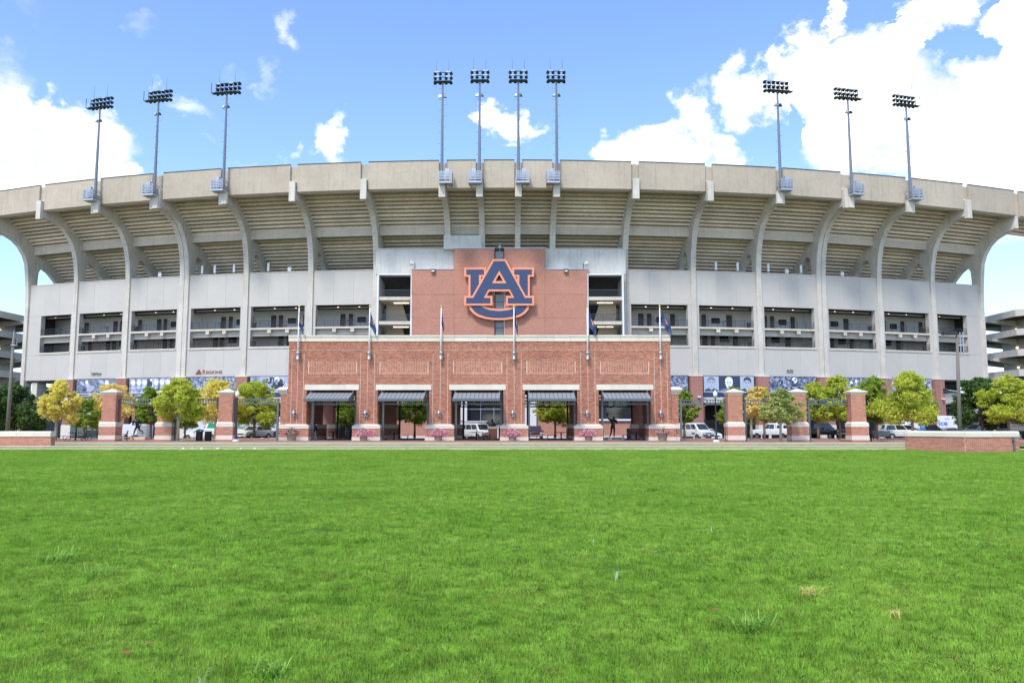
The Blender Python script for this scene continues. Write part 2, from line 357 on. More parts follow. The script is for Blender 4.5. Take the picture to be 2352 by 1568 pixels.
def lettering(txt, size, width, pos, rz, m, parent, name='lettering', bold=0.0, depth=.01):
    me = text_mesh(txt, size, width, depth, bold); me.transform(Matrix.Translation(pos) @ Matrix.Rotation(rz, 4, 'Z'))
    return part(name, me, m, parent)
def pbox(mb, x0, x1, y0, y1, Y, d, xr=None):    # box whose front face (at distance Y) spans these photo measurements
    a = P(x0, (y0+y1)/2, Y); b = P(x1, (y0+y1)/2, Y); z1 = P((x0+x1)/2, y0, Y).z; z0 = P((x0+x1)/2, y1, Y).z
    return mb.box(a.x, b.x, Y, Y+d, z0, z1)
def PX(x, Y, y=990): return P(x, y, Y).x
def PZ(y, Y, x=1176): return P(x, y, Y).z

# ------------------------------------------------------------ bricks as geometry
BL, BH, G = .30, .088, .021
def bricks_on(o, u, n, w, h, z0, holes=(), soldier=(), stack=(), L=BL, H=BH):
    """rects (u0,z0,w,h) for every brick on a wall face starting at point o, running along u"""
    rects = []
    rows = int(h/H)
    H = h/rows
    for r in range(rows):
        off = (L/2 if r % 2 else 0); x = -off
        while x < w-.02:
            a = max(x, 0); b = min(x+L, w); zz = r*H
            x += L
            if b-a < .06: continue
            cx, cz = (a+b)/2, zz+H/2
            if any(q[0] < b and a < q[1] and q[2] < cz < q[3] for q in holes):
                # trim against hole
                for q in holes:
                    if q[0] < b and a < q[1] and q[2] < cz < q[3]:
                        if a < q[0]: b = q[0]
                        elif b > q[1]: a = q[1]
                        else: a = b
                if b-a < .05: continue
            rects.append((a, zz, b-a, H))
    for (a0, a1, c0, c1) in soldier:
        k = int((a1-a0)/.1)
        for i in range(k): rects.append((a0+i*(a1-a0)/k, c0, (a1-a0)/k, c1-c0))
    for (a0, a1, c0, c1) in stack:
        k = int((a1-a0)/.28); j = int((c1-c0)/H)
        for i in range(k):
            for q in range(j): rects.append((a0+i*(a1-a0)/k, c0+q*(c1-c0)/j, (a1-a0)/k, (c1-c0)/j))
    return rects
def brick_mesh(faces):
    """faces = list of (origin, u, n, rects, proud)"""
    out = []
    for (o, u, n, rects, pr) in faces:
        if not rects: continue
        r = np.array(rects); o = np.array(o); u = np.array(u); n = np.array(n); z = np.array((0, 0, 1.))
        a = r[:, 0]+G/2; b = r[:, 0]+r[:, 2]-G/2; c = r[:, 1]+G/2; d = r[:, 1]+r[:, 3]-G/2
        j = RNG.uniform(-.003, .003, len(r))
        def pt(x, zz, q): return o+x[:, None]*u+zz[:, None]*z+(q)[:, None]*n
        f = np.full(len(r), pr)+j; k = np.full(len(r), -.01)
        F = [pt(a, c, f), pt(b, c, f), pt(b, d, f), pt(a, d, f)]; K = [pt(a, c, k), pt(b, c, k), pt(b, d, k), pt(a, d, k)]
        out.append(np.stack(F+K, 1))
    A = np.concatenate(out); nb = len(A); V = A.reshape(-1, 3)
    base = np.array([[0,1,2,3],[0,4,5,1],[1,5,6,2],[2,6,7,3],[3,7,4,0]]); idx = (np.arange(nb)[:, None, None]*8+base[None]).reshape(-1)
    me = bpy.data.meshes.new('bricks'); me.vertices.add(len(V)); me.vertices.foreach_set('co', V.astype(np.float32).ravel())
    me.loops.add(len(idx)); me.loops.foreach_set('vertex_index', idx.astype(np.int32))
    nf = nb*5; me.polygons.add(nf); me.polygons.foreach_set('loop_start', np.arange(0, nf*4, 4, dtype=np.int32)); me.polygons.foreach_set('loop_total', np.full(nf, 4, dtype=np.int32))
    me.update(); return me
_single = {}
def lay_bricks(parent, faces, nsingle=300, name='brickwork'):
    """the first nsingle whole bricks become objects of their own, the rest one joined part"""
    cnt = 0; rest = []
    key = 'b'
    for (o, u, n, rects, pr) in faces:
        rr = []
        for q in rects:
            if cnt < nsingle and abs(q[2]-BL) < .002:
                H = round(q[3], 4)
                if H not in _single:
                    mb = MB(); mb.box(-(BL-G)/2, (BL-G)/2, 0, .04, -(H-G)/2, (H-G)/2); _single[H] = mb.mesh('brick'); _single[H].materials.append(M['brick_single'])
                ob = bpy.data.objects.new('brick', _single[H]); COL.objects.link(ob); ob.parent = parent
                c = Vector(o)+Vector(u)*(q[0]+q[2]/2)+Vector((0, 0, 1))*(q[1]+q[3]/2)+Vector(n)*(pr+RNG.uniform(-.003, .003))
                ang = math.atan2(u[1], u[0]); ob.location = c-parent.location; ob.rotation_euler = (0, 0, ang); cnt += 1
            else: rr.append(q)
        rest.append((o, u, n, rr, pr))
    if any(len(r[3]) for r in rest):
        ob = link(name, brick_mesh(rest), 'brick', parent); ob['kind'] = 'stuff'
    return cnt

# ------------------------------------------------------------ GROUND
ZP = .34                      # plaza level
YB1, YB2, YB3 = 70.2, 64.7, 61.2
def undul(x, y):
    z = 0*x
    for (kx, ky, ph, a) in ((.9,.35,.3,.028),(-.5,1.1,1.2,.026),(1.7,.9,2.2,.014),(.33,-.21,.4,.05),(2.6,2.1,4.,.009),(-2.2,3.1,5.,.008),(.12,.3,2.,.05),(7.1,5.3,.6,.010),(-5.2,8.7,2.6,.012),(9.4,-3.8,1.1,.008),(3.9,6.6,3.3,.013),(4.6,-4.9,.2,.011),(1.3,11.7,4.1,.008),(-2.1,4.3,.9,.014)):
        z = z+a*np.sin(kx*x+ky*y+ph)
    return (z-.04)*np.clip((60.5-y)/10, 0, 1)
def ground():
    mb = MB(); mb.box(-900, 900, 125, 2500, -1.2, -.22); o = part('ground', mb, 'pavement', None); tag(o, kind='structure')
    M['pavement']; o.data.materials[0] = mat('far_ground', (.10, .13, .05), .95, var=.2, nscale=.05)
    mb = MB(); mb.add([(-160,94,ZP-.05),(170,94,ZP-.05),(170,112,-.2),(-160,112,-.2),(-160,136,-.2),(170,136,-.2)], [(0,1,2,3),(3,2,5,4)]); tag(part('road', mb, 'asphalt', None), kind='structure')
    mb = MB(); mb.box(-160, 170, 70.25, 94.2, -.6, ZP); o = tag(part('plaza', mb, 'paver', None), kind='structure')
    mb = MB(); mb.box(-160, 170, 92.6, 94.5, ZP-.1, ZP+.006); tag(part('pavement', mb, 'pavement', None), kind='structure')
    mb = MB(); mb.box(-160, 170, 70.9, 74.0, ZP-.1, ZP+.004); o = tag(part('path', mb, 'paver', None), kind='structure')
    # three terrace steps, each a stone kerb over a tan riser
    xr = [(-42.7, 34.2), (-47.5, 36.6), (-60, 42)]
    for k, (yy, z0, z1) in enumerate(((YB1-.25, .17, ZP), (YB2-.25, .03, .17), (YB3-.25, -.06, .035))):
        t = thing('terrace_step', ('top', 'middle', 'lowest')[k]+' long stone-edged terrace step '+('at the edge of the brick plaza', 'between the grass strips', 'flush with the lawn edge')[k], 'step', (0, yy, z0), 0, 'terrace steps')
        x0, x1 = xr[k]; n = 26
        for i in range(n):
            a = x0+(x1-x0)*i/n; b = x0+(x1-x0)*(i+1)/n
            part('kerb_stone', MB().box(a+.006, b-.006, yy-.03, yy+.75, z1-.05, z1+.006+(i % 3)*.002), 'kerb', t)
            if k < 2: part('riser_block', MB().box(a+.004, b-.004, yy+.01+(i % 2)*.006, yy+.5, z0-.1, z1-.051), 'riser', t)
    for k, (y0, y1, z) in enumerate(((YB2+.5, YB1-.2, .145), (YB3+.5, YB2-.2, .005))):
        mb = MB(); mb.add([(-160, y0, z), (170, y0, z), (170, y1, z+.003), (-160, y1, z+.003)], [(0, 1, 2, 3)]); o = tag(part('terrace_lawn', mb, None, None), kind='structure'); o.data.materials.append(GRASSMAT)
def grassmat(name, blades=False):
    m = bpy.data.materials.new(name); m.use_nodes = True; nt = m.node_tree; N = nt.nodes.new; L = nt.links.new
    b = nt.nodes['Principled BSDF']; b.inputs['Roughness'].default_value = .75; b.inputs['Specular IOR Level'].default_value = .25
    g = N('ShaderNodeNewGeometry')
    n1 = N('ShaderNodeTexNoise'); n1.inputs['Scale'].default_value = .35; n1.inputs['Detail'].default_value = 6; n1.inputs['Roughness'].default_value = .6; L(g.outputs['Position'], n1.inputs[0])
    n2 = N('ShaderNodeTexNoise'); n2.inputs['Scale'].default_value = 2.2; n2.inputs['Detail'].default_value = 6; n2.inputs['Roughness'].default_value = .65; L(g.outputs['Position'], n2.inputs[0])
    n3 = N('ShaderNodeTexNoise'); n3.inputs['Scale'].default_value = 14; n3.inputs['Detail'].default_value = 4; L(g.outputs['Position'], n3.inputs[0])
    r = N('ShaderNodeValToRGB'); e = r.color_ramp.elements
    e[0].position = .3; e[0].color = (.205, .42, .036, 1) if blades else (.09, .19, .025, 1); e[1].position = .7; e[1].color = (.44, .64, .105, 1) if blades else (.16, .28, .045, 1)
    mx = N('ShaderNodeMath'); mx.operation = 'MULTIPLY_ADD'; L(n1.outputs[0], mx.inputs[0]); mx.inputs[1].default_value = .6; 
    m2 = N('ShaderNodeMath'); m2.operation = 'MULTIPLY'; L(n2.outputs[0], m2.inputs[0]); m2.inputs[1].default_value = .4; L(m2.outputs[0], mx.inputs[2]); L(mx.outputs[0], r.inputs[0])
    n5 = N('ShaderNodeTexNoise'); n5.inputs['Scale'].default_value = 5.5; n5.inputs['Detail'].default_value = 5; n5.inputs['Roughness'].default_value = .6; L(g.outputs['Position'], n5.inputs[0])
    mo = N('ShaderNodeMapRange'); mo.inputs[1].default_value = .33; mo.inputs[2].default_value = .67; mo.inputs[3].default_value = .66; mo.inputs[4].default_value = 1.28; L(n5.outputs[0], mo.inputs[0])
    mv = N('ShaderNodeVectorMath'); mv.operation = 'SCALE'; L(r.outputs[0], mv.inputs[0]); L(mo.outputs[0], mv.inputs[3])
    # dry straw patches
    mr = N('ShaderNodeMapRange'); mr.inputs[1].default_value = .56; mr.inputs[2].default_value = .72; L(n2.outputs[0], mr.inputs[0])
    mm = N('ShaderNodeMath'); mm.operation = 'MULTIPLY'; L(mr.outputs[0], mm.inputs[0]); mm.inputs[1].default_value = .42
    mc = N('ShaderNodeMix'); mc.data_type = 'RGBA'; L(mm.outputs[0], mc.inputs[0]); L(mv.outputs[0], mc.inputs[6]); mc.inputs[7].default_value = (.52, .52, .12, 1)
    cur = mc.outputs[2]
    src = g.outputs['Random Per Island'] if blades else n3.outputs[0]
    k = N('ShaderNodeMapRange'); L(src, k.inputs[0]); k.inputs[1].default_value = 0 if blades else .3; k.inputs[2].default_value = 1 if blades else .7; k.inputs[3].default_value = .84; k.inputs[4].default_value = 1.18
    vm = N('ShaderNodeVectorMath'); vm.operation = 'SCALE'; L(cur, vm.inputs[0]); L(k.outputs[0], vm.inputs[3]); cur = vm.outputs[0]
    L(cur, b.inputs[0])
    if blades:
        tr = N('ShaderNodeBsdfTranslucent'); L(cur, tr.inputs[0]); ms = N('ShaderNodeMixShader'); ms.inputs[0].default_value = .4
        L(b.outputs[0], ms.inputs[1]); L(tr.outputs[0], ms.inputs[2]); L(ms.outputs[0], nt.nodes['Material Output'].inputs[0])
    else:
        bp = N('ShaderNodeBump'); bp.inputs['Strength'].default_value = .8; bp.inputs['Distance'].default_value = .06
        n4 = N('ShaderNodeTexNoise'); n4.inputs['Scale'].default_value = 7; n4.inputs['Detail'].default_value = 8; n4.inputs['Roughness'].default_value = .75; L(g.outputs['Position'], n4.inputs[0])
        L(n4.outputs[0], bp.inputs['Height']); L(bp.outputs[0], b.inputs['Normal'])
    return m
GRASSMAT = grassmat('grass_ground'); BLADEMAT = grassmat('grass_blade', True)
ground()
def lawn():
    xs = np.concatenate([np.linspace(-260, -50, 20)[:-1], np.linspace(-50, 50, 420), np.linspace(50, 260, 20)[1:]]); ys = np.concatenate([np.linspace(-40, 3, 12)[:-1], np.linspace(3, 61.2, 330)])
    X, Y = np.meshgrid(xs, ys); Z = undul(X, Y); Z[Y > 60.9] = -.01
    Z = Z-.05*(Y < 60.8); V = np.stack([X, Y, Z], -1).reshape(-1, 3); nx = len(xs); ny = len(ys)
    i = np.arange(nx-1); j = np.arange(ny-1); I, J = np.meshgrid(i, j); a = (J*nx+I).ravel(); F = np.stack([a, a+1, a+1+nx, a+nx], 1)
    me = bpy.data.meshes.new('lawn'); me.from_pydata([tuple(v) for v in V], [], [tuple(int(k) for k in f) for f in F]); me.update()
    o = link('lawn', me, GRASSMAT, None, smooth=True); tag(o, kind='structure')
    mb = MB(); mb.box(-160, -60.01, 61.2, 70.2, -.6, .0); mb.box(42.01, 170, 61.2, 70.2, -.6, .0); o = tag(part('side_lawn', mb, GRASSMAT, None), kind='structure')
lawn()
def blade_patch(name, rad, n, h, w, seed):
    rg = np.random.default_rng(seed)
    r = rad*np.sqrt(rg.random(n)); t = rg.random(n)*2*PI; x = r*np.cos(t); y = r*np.sin(t)
    hh = h*rg.uniform(.5, 1.15, n); a = rg.random(n)*2*PI; lean = rg.uniform(.2, 1.3, n)*hh; la = rg.random(n)*2*PI
    dx = np.cos(a)*w/2; dy = np.sin(a)*w/2; z0 = np.full(n, -.02)
    mx = x+np.cos(la)*lean*.35; my = y+np.sin(la)*lean*.35
    A = np.stack([x-dx, y-dy, z0], 1); B = np.stack([x+dx, y+dy, z0], 1)
    C = np.stack([mx+dx*.8, my+dy*.8, hh*.6], 1); D = np.stack([mx-dx*.8, my-dy*.8, hh*.6], 1)
    T = np.stack([x+np.cos(la)*lean, y+np.sin(la)*lean, hh], 1)
    V = np.stack([A, B, C, T, D], 1).reshape(-1, 3)
    me = npmesh(name, V, 5); me.materials.append(BLADEMAT); return bpy.data.objects.new(name, me)
def scatter(name, pts, src, smin, smax, zmin=.6, zmax=1.3):
    me = bpy.data.meshes.new(name); me.vertices.add(len(pts)); me.vertices.foreach_set('co', pts.astype(np.float32).ravel())
    ob = bpy.data.objects.new(name, me); COL.objects.link(ob)
    ng = bpy.data.node_groups.new(name+'_nodes', 'GeometryNodeTree'); ng.interface.new_socket('Geometry', in_out='INPUT', socket_type='NodeSocketGeometry'); ng.interface.new_socket('Geometry', in_out='OUTPUT', socket_type='NodeSocketGeometry')
    N = ng.nodes.new; L = ng.links.new; gi = N('NodeGroupInput'); go = N('NodeGroupOutput'); ip = N('GeometryNodeInstanceOnPoints'); oi = N('GeometryNodeObjectInfo'); oi.inputs[0].default_value = src; oi.inputs['As Instance'].default_value = True
    rr = N('FunctionNodeRandomValue'); rr.data_type = 'FLOAT_VECTOR'; rr.inputs[0].default_value = (-.06, -.06, 0); rr.inputs[1].default_value = (.06, .06, 6.283)
    rs = N('FunctionNodeRandomValue'); rs.data_type = 'FLOAT_VECTOR'; rs.inputs[0].default_value = (smin, smin, zmin); rs.inputs[1].default_value = (smax, smax, zmax); rs.inputs['Seed'].default_value = 5
    # taller and shorter patches over the lawn
    ps = N('GeometryNodeInputPosition'); nz = N('ShaderNodeTexNoise'); nz.inputs['Scale'].default_value = 1.3; nz.inputs['Detail'].default_value = 3; L(ps.outputs[0], nz.inputs[0])
    mr = N('ShaderNodeMapRange'); mr.inputs[1].default_value = .32; mr.inputs[2].default_value = .68; mr.inputs[3].default_value = .65; mr.inputs[4].default_value = 1.35; L(nz.outputs[0], mr.inputs[0])
    cb = N('ShaderNodeCombineXYZ'); cb.inputs[0].default_value = 1; cb.inputs[1].default_value = 1; L(mr.outputs[0], cb.inputs[2])
    vm = N('ShaderNodeVectorMath'); vm.operation = 'MULTIPLY'; L(rs.outputs[0], vm.inputs[0]); L(cb.outputs[0], vm.inputs[1])
    L(gi.outputs[0], ip.inputs['Points']); L(oi.outputs['Geometry'], ip.inputs['Instance']); L(rr.outputs[0], ip.inputs['Rotation']); L(vm.outputs[0], ip.inputs['Scale']); L(ip.outputs[0], go.inputs[0])
    md = ob.modifiers.new('scatter', 'NODES'); md.node_group = ng
    return ob
def grass():
    def field(y0, y1, dens, rg):
        d = 1/math.sqrt(dens); gx, gy = np.meshgrid(np.arange(-(.72*y1+3), .72*y1+3, d), np.arange(y0, y1, d)); x = gx.ravel()+rg.uniform(-.55, .55, gx.size)*d; y = gy.ravel()+rg.uniform(-.55, .55, gx.size)*d; k = np.abs(x) < .72*y+3; x, y = x[k], y[k]
        return np.stack([x, y, undul(x, y)], 1)
    rg = np.random.default_rng(3)
    a = blade_patch('grass_tuft', .20, 440, .030, .0034, 1); b = blade_patch('grass_tuft', .30, 480, .032, .005, 2); c = blade_patch('grass_tuft', .5, 540, .035, .009, 4)
    for src, y0, y1, dn, k in ((a, 3.2, 11, 34, 1), (b, 10.5, 26, 14.0, 1), (c, 25, 60.5, 5.0, 1)):
        o = scatter('grass', field(y0, y1, dn, rg), src, .8, 1.25); tag(o, 'short bright green lawn grass with uneven clumps', 'grass', kind='stuff')
    # scruffy grass on the two terrace strips
    pts = []
    for (y0, y1, z) in ((YB2+.9, YB1-1.0, .145), (YB3+.8, YB2-.9, .005)):
        n = 900; x = rg.uniform(-46, 40, n); y = rg.uniform(y0, y1, n); pts.append(np.stack([x, y, np.full(n, z)], 1))
    o = scatter('terrace_grass', np.concatenate(pts), c, .5, 1.0, .3, .6); tag(o, 'thin scruffy grass growing on the terrace strips', 'grass', kind='stuff')
grass()

# ------------------------------------------------------------ STADIUM
SCX, SCY, SR = -2.81, 334.82, 217.43
A0 = [-21.2, -18.4, -15.68, -12.95, -10.18, -7.45, -4.80, 4.98, 7.72, 10.46, 13.22, 15.98, 18.74, 21.5]
DBL = (-12.95, 13.22)
MIDR = [-1.95, -.62, .76, 2.12]
def rp(a, o, t, z):
    r = R_(a); return Vector((SCX+(SR+o)*math.sin(r)+t*math.cos(r), SCY-(SR+o)*math.cos(r)+t*math.sin(r), z))
def bpn(a0, a1, f, o, z, hw=.42):      # point a fraction f along the straight bay between two ribs
    p = rp(a0, o, .74 if a0 in DBL else .36, z); q = rp(a1, o, -(.74 if a1 in DBL else .36), z); return p.lerp(q, f)
def bay_prism(mb, a0, a1, f0, f1, prof, hw=.42):
    return mb.prism([bpn(a0, a1, f0, o, z, hw) for o, z in prof], [bpn(a0, a1, f1, o, z, hw) for o, z in prof])
def bbox(mb, a0, a1, f0, f1, o0, o1, z0, z1, hw=.42): return bay_prism(mb, a0, a1, f0, f1, [(o0, z0), (o1, z0), (o1, z1), (o0, z1)], hw)
def rib_prism(mb, a, t0, t1, prof): return mb.prism([rp(a, o, t0, z) for o, z in prof], [rp(a, o, t1, z) for o, z in prof])
ZG = -.22
RIBPROF = [(.12,ZG),(.15,24),(.22,25.6),(.42,27.5),(.7,28.7),(1.05,29.9),(1.5,30.8),(2.05,31.6),(2.7,32.35),(3.4,32.9),(4.2,33.3),(5.1,33.6),(7.25,33.9),
           (7.25,36.2),(6.6,37.3),(4.6,36.3),(-.35,32.6),(-7.6,27.1),(-11,24.5),(-11,22),(-6.9,23.9),(-5.8,25),(-4.65,26.4),(-3.2,27.7),(-2.3,28.15),(-1.7,28.0),(-1.35,27.4),(-1.25,26),(-1.25,ZG)]
ENDPROF = [(.12,ZG),(.2,22),(.3,24),(.51,26.3),(.76,28.4),(1.32,29.8),(2.31,31.1),(3.48,31.95),(5.27,32.6),(7.0,32.95),(7.0,35.0),(6.8,36.2)]+RIBPROF[15:]
ST = thing('stadium', 'huge curved concrete stadium stand with sweeping ribs, stepped soffit and grey panelled wall', 'stadium', (SCX, SR and SCY-SR, ZG))
def sp(name, mb, m): return part(name, mb, m, ST)
ORD = ['end', 'second', 'third', 'fourth', 'fifth', 'sixth']
def stadium():
    dbl = (3, 10)
    for i, a in enumerate(A0):
        for (t0, t1) in (((-.78, -.04), (.04, .78)) if i in dbl else ((-.4, .4),)):
            me = recalc(rib_prism(MB(), a, t0, t1, RIBPROF if 0 < i < 13 else ENDPROF).mesh('rib')); rb = part('rib', me, 'rib_concrete', ST)
            if i in (0, 13): continue
            part('rib_bracket', recalc(rib_prism(MB(), a, t0-.04, t1+.04, [(7.26, 33.5), (7.85, 33.45), (7.85, 36.35), (7.26, 36.35)]).mesh('rib_bracket')), 'rib_concrete', ST)
    MP = [p for p in RIBPROF if p[1] > 24.1 and not (p[0] < -1 and p[1] < 31)]
    MPROF = [(.12, 26.5)]+[p for p in RIBPROF[2:17] if p[1] > 26.6]+[(-7.6, 27.1), (-6.9, 25.2), (-1.3, 28.8), (-1.3, 26.5)]
    for a in MIDR:
        sp('rib', recalc(rib_prism(MB(), a, -.4, .4, MPROF).mesh('rib')), 'rib_concrete')
        sp('rib_bracket', recalc(rib_prism(MB(), a, -.44, .44, [(7.26, 33.5), (7.85, 33.45), (7.85, 36.2), (7.26, 36.2)]).mesh('rib_bracket')), 'rib_concrete')
    allr = [-24.1]+A0[:7]+MIDR+A0[7:]+[24.4]
    rise, run = .43, .573
    for i in range(len(allr)-1):
        a, b = allr[i], allr[i+1]; mid = 7 <= i <= 11; out = i in (0, len(allr)-2)
        w = (rp(b, 0, 0, 0)-rp(a, 0, 0, 0)).length
        e = .42/w if not mid else .42/w
        hw = .8 if (a in (A0[3], A0[10])) or (b in (A0[3], A0[10])) else .42
        # parapet panel with its metal coping, and the lower infill behind each rib
        # outer end bays keep their parapet to the last rib
        pf0 = .20/w
        P1 = recalc(bay_prism(MB(), a, b, pf0, 1-pf0, [(7.02, 34.75), (7.02, 38.9), (7.34, 38.9), (7.34, 34.95)]).mesh('parapet_panel')); q = sp('parapet_panel', P1, 'beige_concrete')
        part('coping', bay_prism(MB(), a, b, pf0, 1-pf0, [(6.95, 38.905), (6.95, 39.0), (7.4, 39.0), (7.4, 38.905)]).mesh('coping'), 'rail_metal', q)
        # seating planks seen from below
        stuff = MB()
        for k in range(27):
            o = -9.0+run*k; z = 25.15+rise*k
            prof = [(o-.29, z+.30), (o+run-.06, z+.30), (o+run-.06, z+.15), (o+run+.06, z+.15), (o+run+.06, z+.50), (o+run-.24, z+.50), (o+run-.24, z+.82), (o+run-.34, z+.82), (o+run-.34, z+.40), (o-.29, z+.40)]
            if o+run > 6.9: continue
            vis = (25.2 < z < 30.0) or (31.2 < z < 35.2)
            jit = 0.012*((k*7+i*3) % 5-2)
            prof = [(oo, zz+jit) for oo, zz in prof]
            if vis and not (7 <= i <= 11 and z < 27.6) and not out: sp('seating_plank', recalc(bay_prism(MB(), a, b, 0, 1, prof, hw).mesh('seating_plank')), 'plank_concrete')
            elif not (out and z < 33): bay_prism(stuff, a, b, 0, 1, prof, hw)
        o = sp('hidden_planks', recalc(stuff.mesh('hidden_planks')), 'plank_concrete'); o['kind'] = 'stuff'
        sp('soffit_edge', recalc(bay_prism(MB(), a, b, 0, 1, [(5.6, 35.05), (7.0, 34.85), (7.0, 35.1), (5.6, 35.3)], hw).mesh('soffit_edge')), 'plank_concrete')
        if not out: sp('ring_beam', recalc(bay_prism(MB(), a, b, 0, 1, [(-.95, 30.15), (-.35, 30.15), (-.35, 31.42), (-.95, 31.42)], hw).mesh('ring_beam')), 'beam_concrete')
    for a in allr[1:-1]:
        hw2 = .75
        mb = MB(); mb.prism([rp(a, o, -1.0-(.4 if a in DBL else 0), z) for o, z in ((6.7, 34.9), (7.0, 34.9), (7.0, 38.74), (6.7, 38.74))], [rp(a, o, 1.0+(.4 if a in DBL else 0), z) for o, z in ((6.7, 34.9), (7.0, 34.9), (7.0, 38.6), (6.7, 38.6))])
        sp('parapet_infill', recalc(mb.mesh('parapet_infill')), 'beige_concrete')
    # bays of the wall
    bays = [(A0[i], A0[i+1], i) for i in range(6)]+[(A0[i], A0[i+1], i) for i in range(7, 13)]
    for a, b, i in bays:
        left = i < 6; n = i if left else 12-i          # n=0 is the outermost bay
        hw = .8 if i in (2, 3, 9, 10) else .42
        h0, h1 = hw, hw
        def B(name, f0, f1, o0, o1, z0, z1, m, par=None):
            me = recalc(bbox(MB(), a, b, f0, f1, o0, o1, z0, z1, .42).mesh(name)); return part(name, me, m, par or ST)
        end = n == 0
        F0, F1 = (.05, .945)
        if end: F0, F1 = ((.28, .945) if left else (.05, .70))
        cuts = [0, .34, .67, 1]
        for k in range(3):
            B('wall_panel', cuts[k]+.0009, cuts[k+1]-.0009, -.36, -.12+.006*((k*5+i) % 3), 19.72, 24.82, 'panel_concrete')
            B('wall_panel', cuts[k]+.0009, cuts[k+1]-.0009, -.36, -.12+.006*((k*3+i) % 3), 9.13, 13.28, 'panel_concrete')
        B('wall_coping', 0, 1, -.4, -.06, 24.83, 24.93, 'stone')
        B('jamb_panel', 0, F0, -.36, -.12, 13.30, 19.70, 'panel_concrete'); B('jamb_panel', F1, 1, -.36, -.12, 13.30, 19.70, 'panel_concrete')
        B('jamb_wall', F0-.012, F0, -.9, -.37, 13.3, 19.7, 'panel_concrete'); B('jamb_wall', F1, F1+.012, -.9, -.37, 13.3, 19.7, 'panel_concrete')
        q0, q1, zo = (0 if end and left else -.045), (1 if end and not left else 1.045), .004*(i % 2)
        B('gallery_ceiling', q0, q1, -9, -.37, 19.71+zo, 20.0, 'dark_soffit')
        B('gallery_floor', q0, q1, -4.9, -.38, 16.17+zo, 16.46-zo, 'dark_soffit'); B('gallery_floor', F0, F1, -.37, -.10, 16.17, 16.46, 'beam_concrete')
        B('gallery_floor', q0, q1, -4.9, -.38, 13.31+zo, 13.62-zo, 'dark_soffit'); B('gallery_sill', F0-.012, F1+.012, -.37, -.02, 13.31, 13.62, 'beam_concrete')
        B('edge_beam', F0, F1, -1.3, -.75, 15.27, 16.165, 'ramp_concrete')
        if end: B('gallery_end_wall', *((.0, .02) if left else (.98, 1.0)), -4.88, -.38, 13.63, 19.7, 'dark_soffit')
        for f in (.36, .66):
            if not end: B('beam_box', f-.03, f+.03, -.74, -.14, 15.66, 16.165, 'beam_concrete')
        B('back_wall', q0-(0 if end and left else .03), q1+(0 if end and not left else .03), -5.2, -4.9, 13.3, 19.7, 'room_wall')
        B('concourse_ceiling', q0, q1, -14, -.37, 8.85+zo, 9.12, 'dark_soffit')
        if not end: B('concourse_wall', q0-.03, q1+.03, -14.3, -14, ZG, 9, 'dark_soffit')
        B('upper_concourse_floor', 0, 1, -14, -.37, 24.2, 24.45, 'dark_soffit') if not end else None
        for lv, zf in enumerate((16.46, 13.62)):
            # doors
            fs = ((.33, .09), (.47, .075), (.86, .08)) if (i+lv) % 2 else ((.19, .09), (.32, .075), (.76, .10))
            for f, w in fs:
                if F0+.03 < f-w and f+w < F1:
                    d = B('door', f-w*.5, f+w*.5, -4.9, -4.84, zf, zf+2.55, 'door_dark'); part('handle', recalc(bbox(MB(), a, b, f+w*.36, f+w*.42, -4.84, -4.78, zf+.95, zf+1.1, .42).mesh('handle')), 'chrome', d)
                    B('door_panel', f+w*.5+.004, f+w*.5+.05, -4.9, -4.87, zf, zf+2.35, 'panel_concrete')
            # railing
            mb = MB(); oo = -.28; p0 = F0+.002; p1 = F1-.002
            for zz in (.22, .42, .62, .82, 1.05): mb.tube([bpn(a, b, p0, oo, zf+zz), bpn(a, b, p1, oo, zf+zz)], .022 if zz < 1 else .032, 5)
            for k in range(7):
                f = p0+(p1-p0)*k/6; mb.tube([bpn(a, b, f, oo, zf), bpn(a, b, f, oo, zf+1.05)], .028, 5)
            B0 = part('railing', mb, 'rail_metal', ST)
            for f in (.34, .70):
                if F0 < f < F1:
                    mb = MB(); q = bpn(a, b, f, -2.3, (16.17 if lv else 19.70)); mb.lathe([(.12, -.08), (.13, -.01)], q, 8); part('ceiling_lamp', mb, 'lamp_warm', ST)
        mb = MB(); mb.tube([bpn(a, b, F0+.01, -1.2, 19.42), bpn(a, b, F1-.02, -1.2, 19.42)], .06, 6); part('service_pipe', mb, 'ramp_concrete', ST)
        # wall-mounted screens, high tables, bins: things standing in the galleries
        side = 'left' if left else 'right'; w6 = ('outermost', 'second', 'third', 'fourth', 'fifth', 'innermost')[n]
        for lv, zf in enumerate((16.46, 13.62)):
            lvn = 'upper' if lv == 0 else 'lower'
            f = .66 if (i+lv) % 2 else .52
            if not end:
                t = thing('television', 'black wall screen in the %s %s gallery opening of the %s half' % (w6, lvn, side), 'television', bpn(a, b, f, -4.8, zf+1.6), R_((a+b)/2), 'gallery televisions')
                part('screen', MB().box(-.68, .68, -.09, -.02, -.42, .42), 'screen', t, False); part('wall_bracket', MB().box(-.2, .2, -.02, .06, -.2, .2), 'dark_metal', t, False)
            if not (n == 5 and lv == 1 and left):
                f2 = .56 if not end else (F0+F1)/2
                t = thing('bar_table', 'tall round table behind the railing of the %s %s gallery, %s half' % (w6, lvn, side), 'table', bpn(a, b, f2-.06, -1.5, zf), 0, 'gallery tables')
                part('table_top', MB().lathe([(.42, 1.02), (.42, 1.06)], (0,0,0), 12), 'door_dark', t, False); part('pedestal', MB().lathe([(.25, 0), (.25, .03), (.04, .05), (.04, 1.02)], (0,0,0), 8), 'dark_metal', t, False)
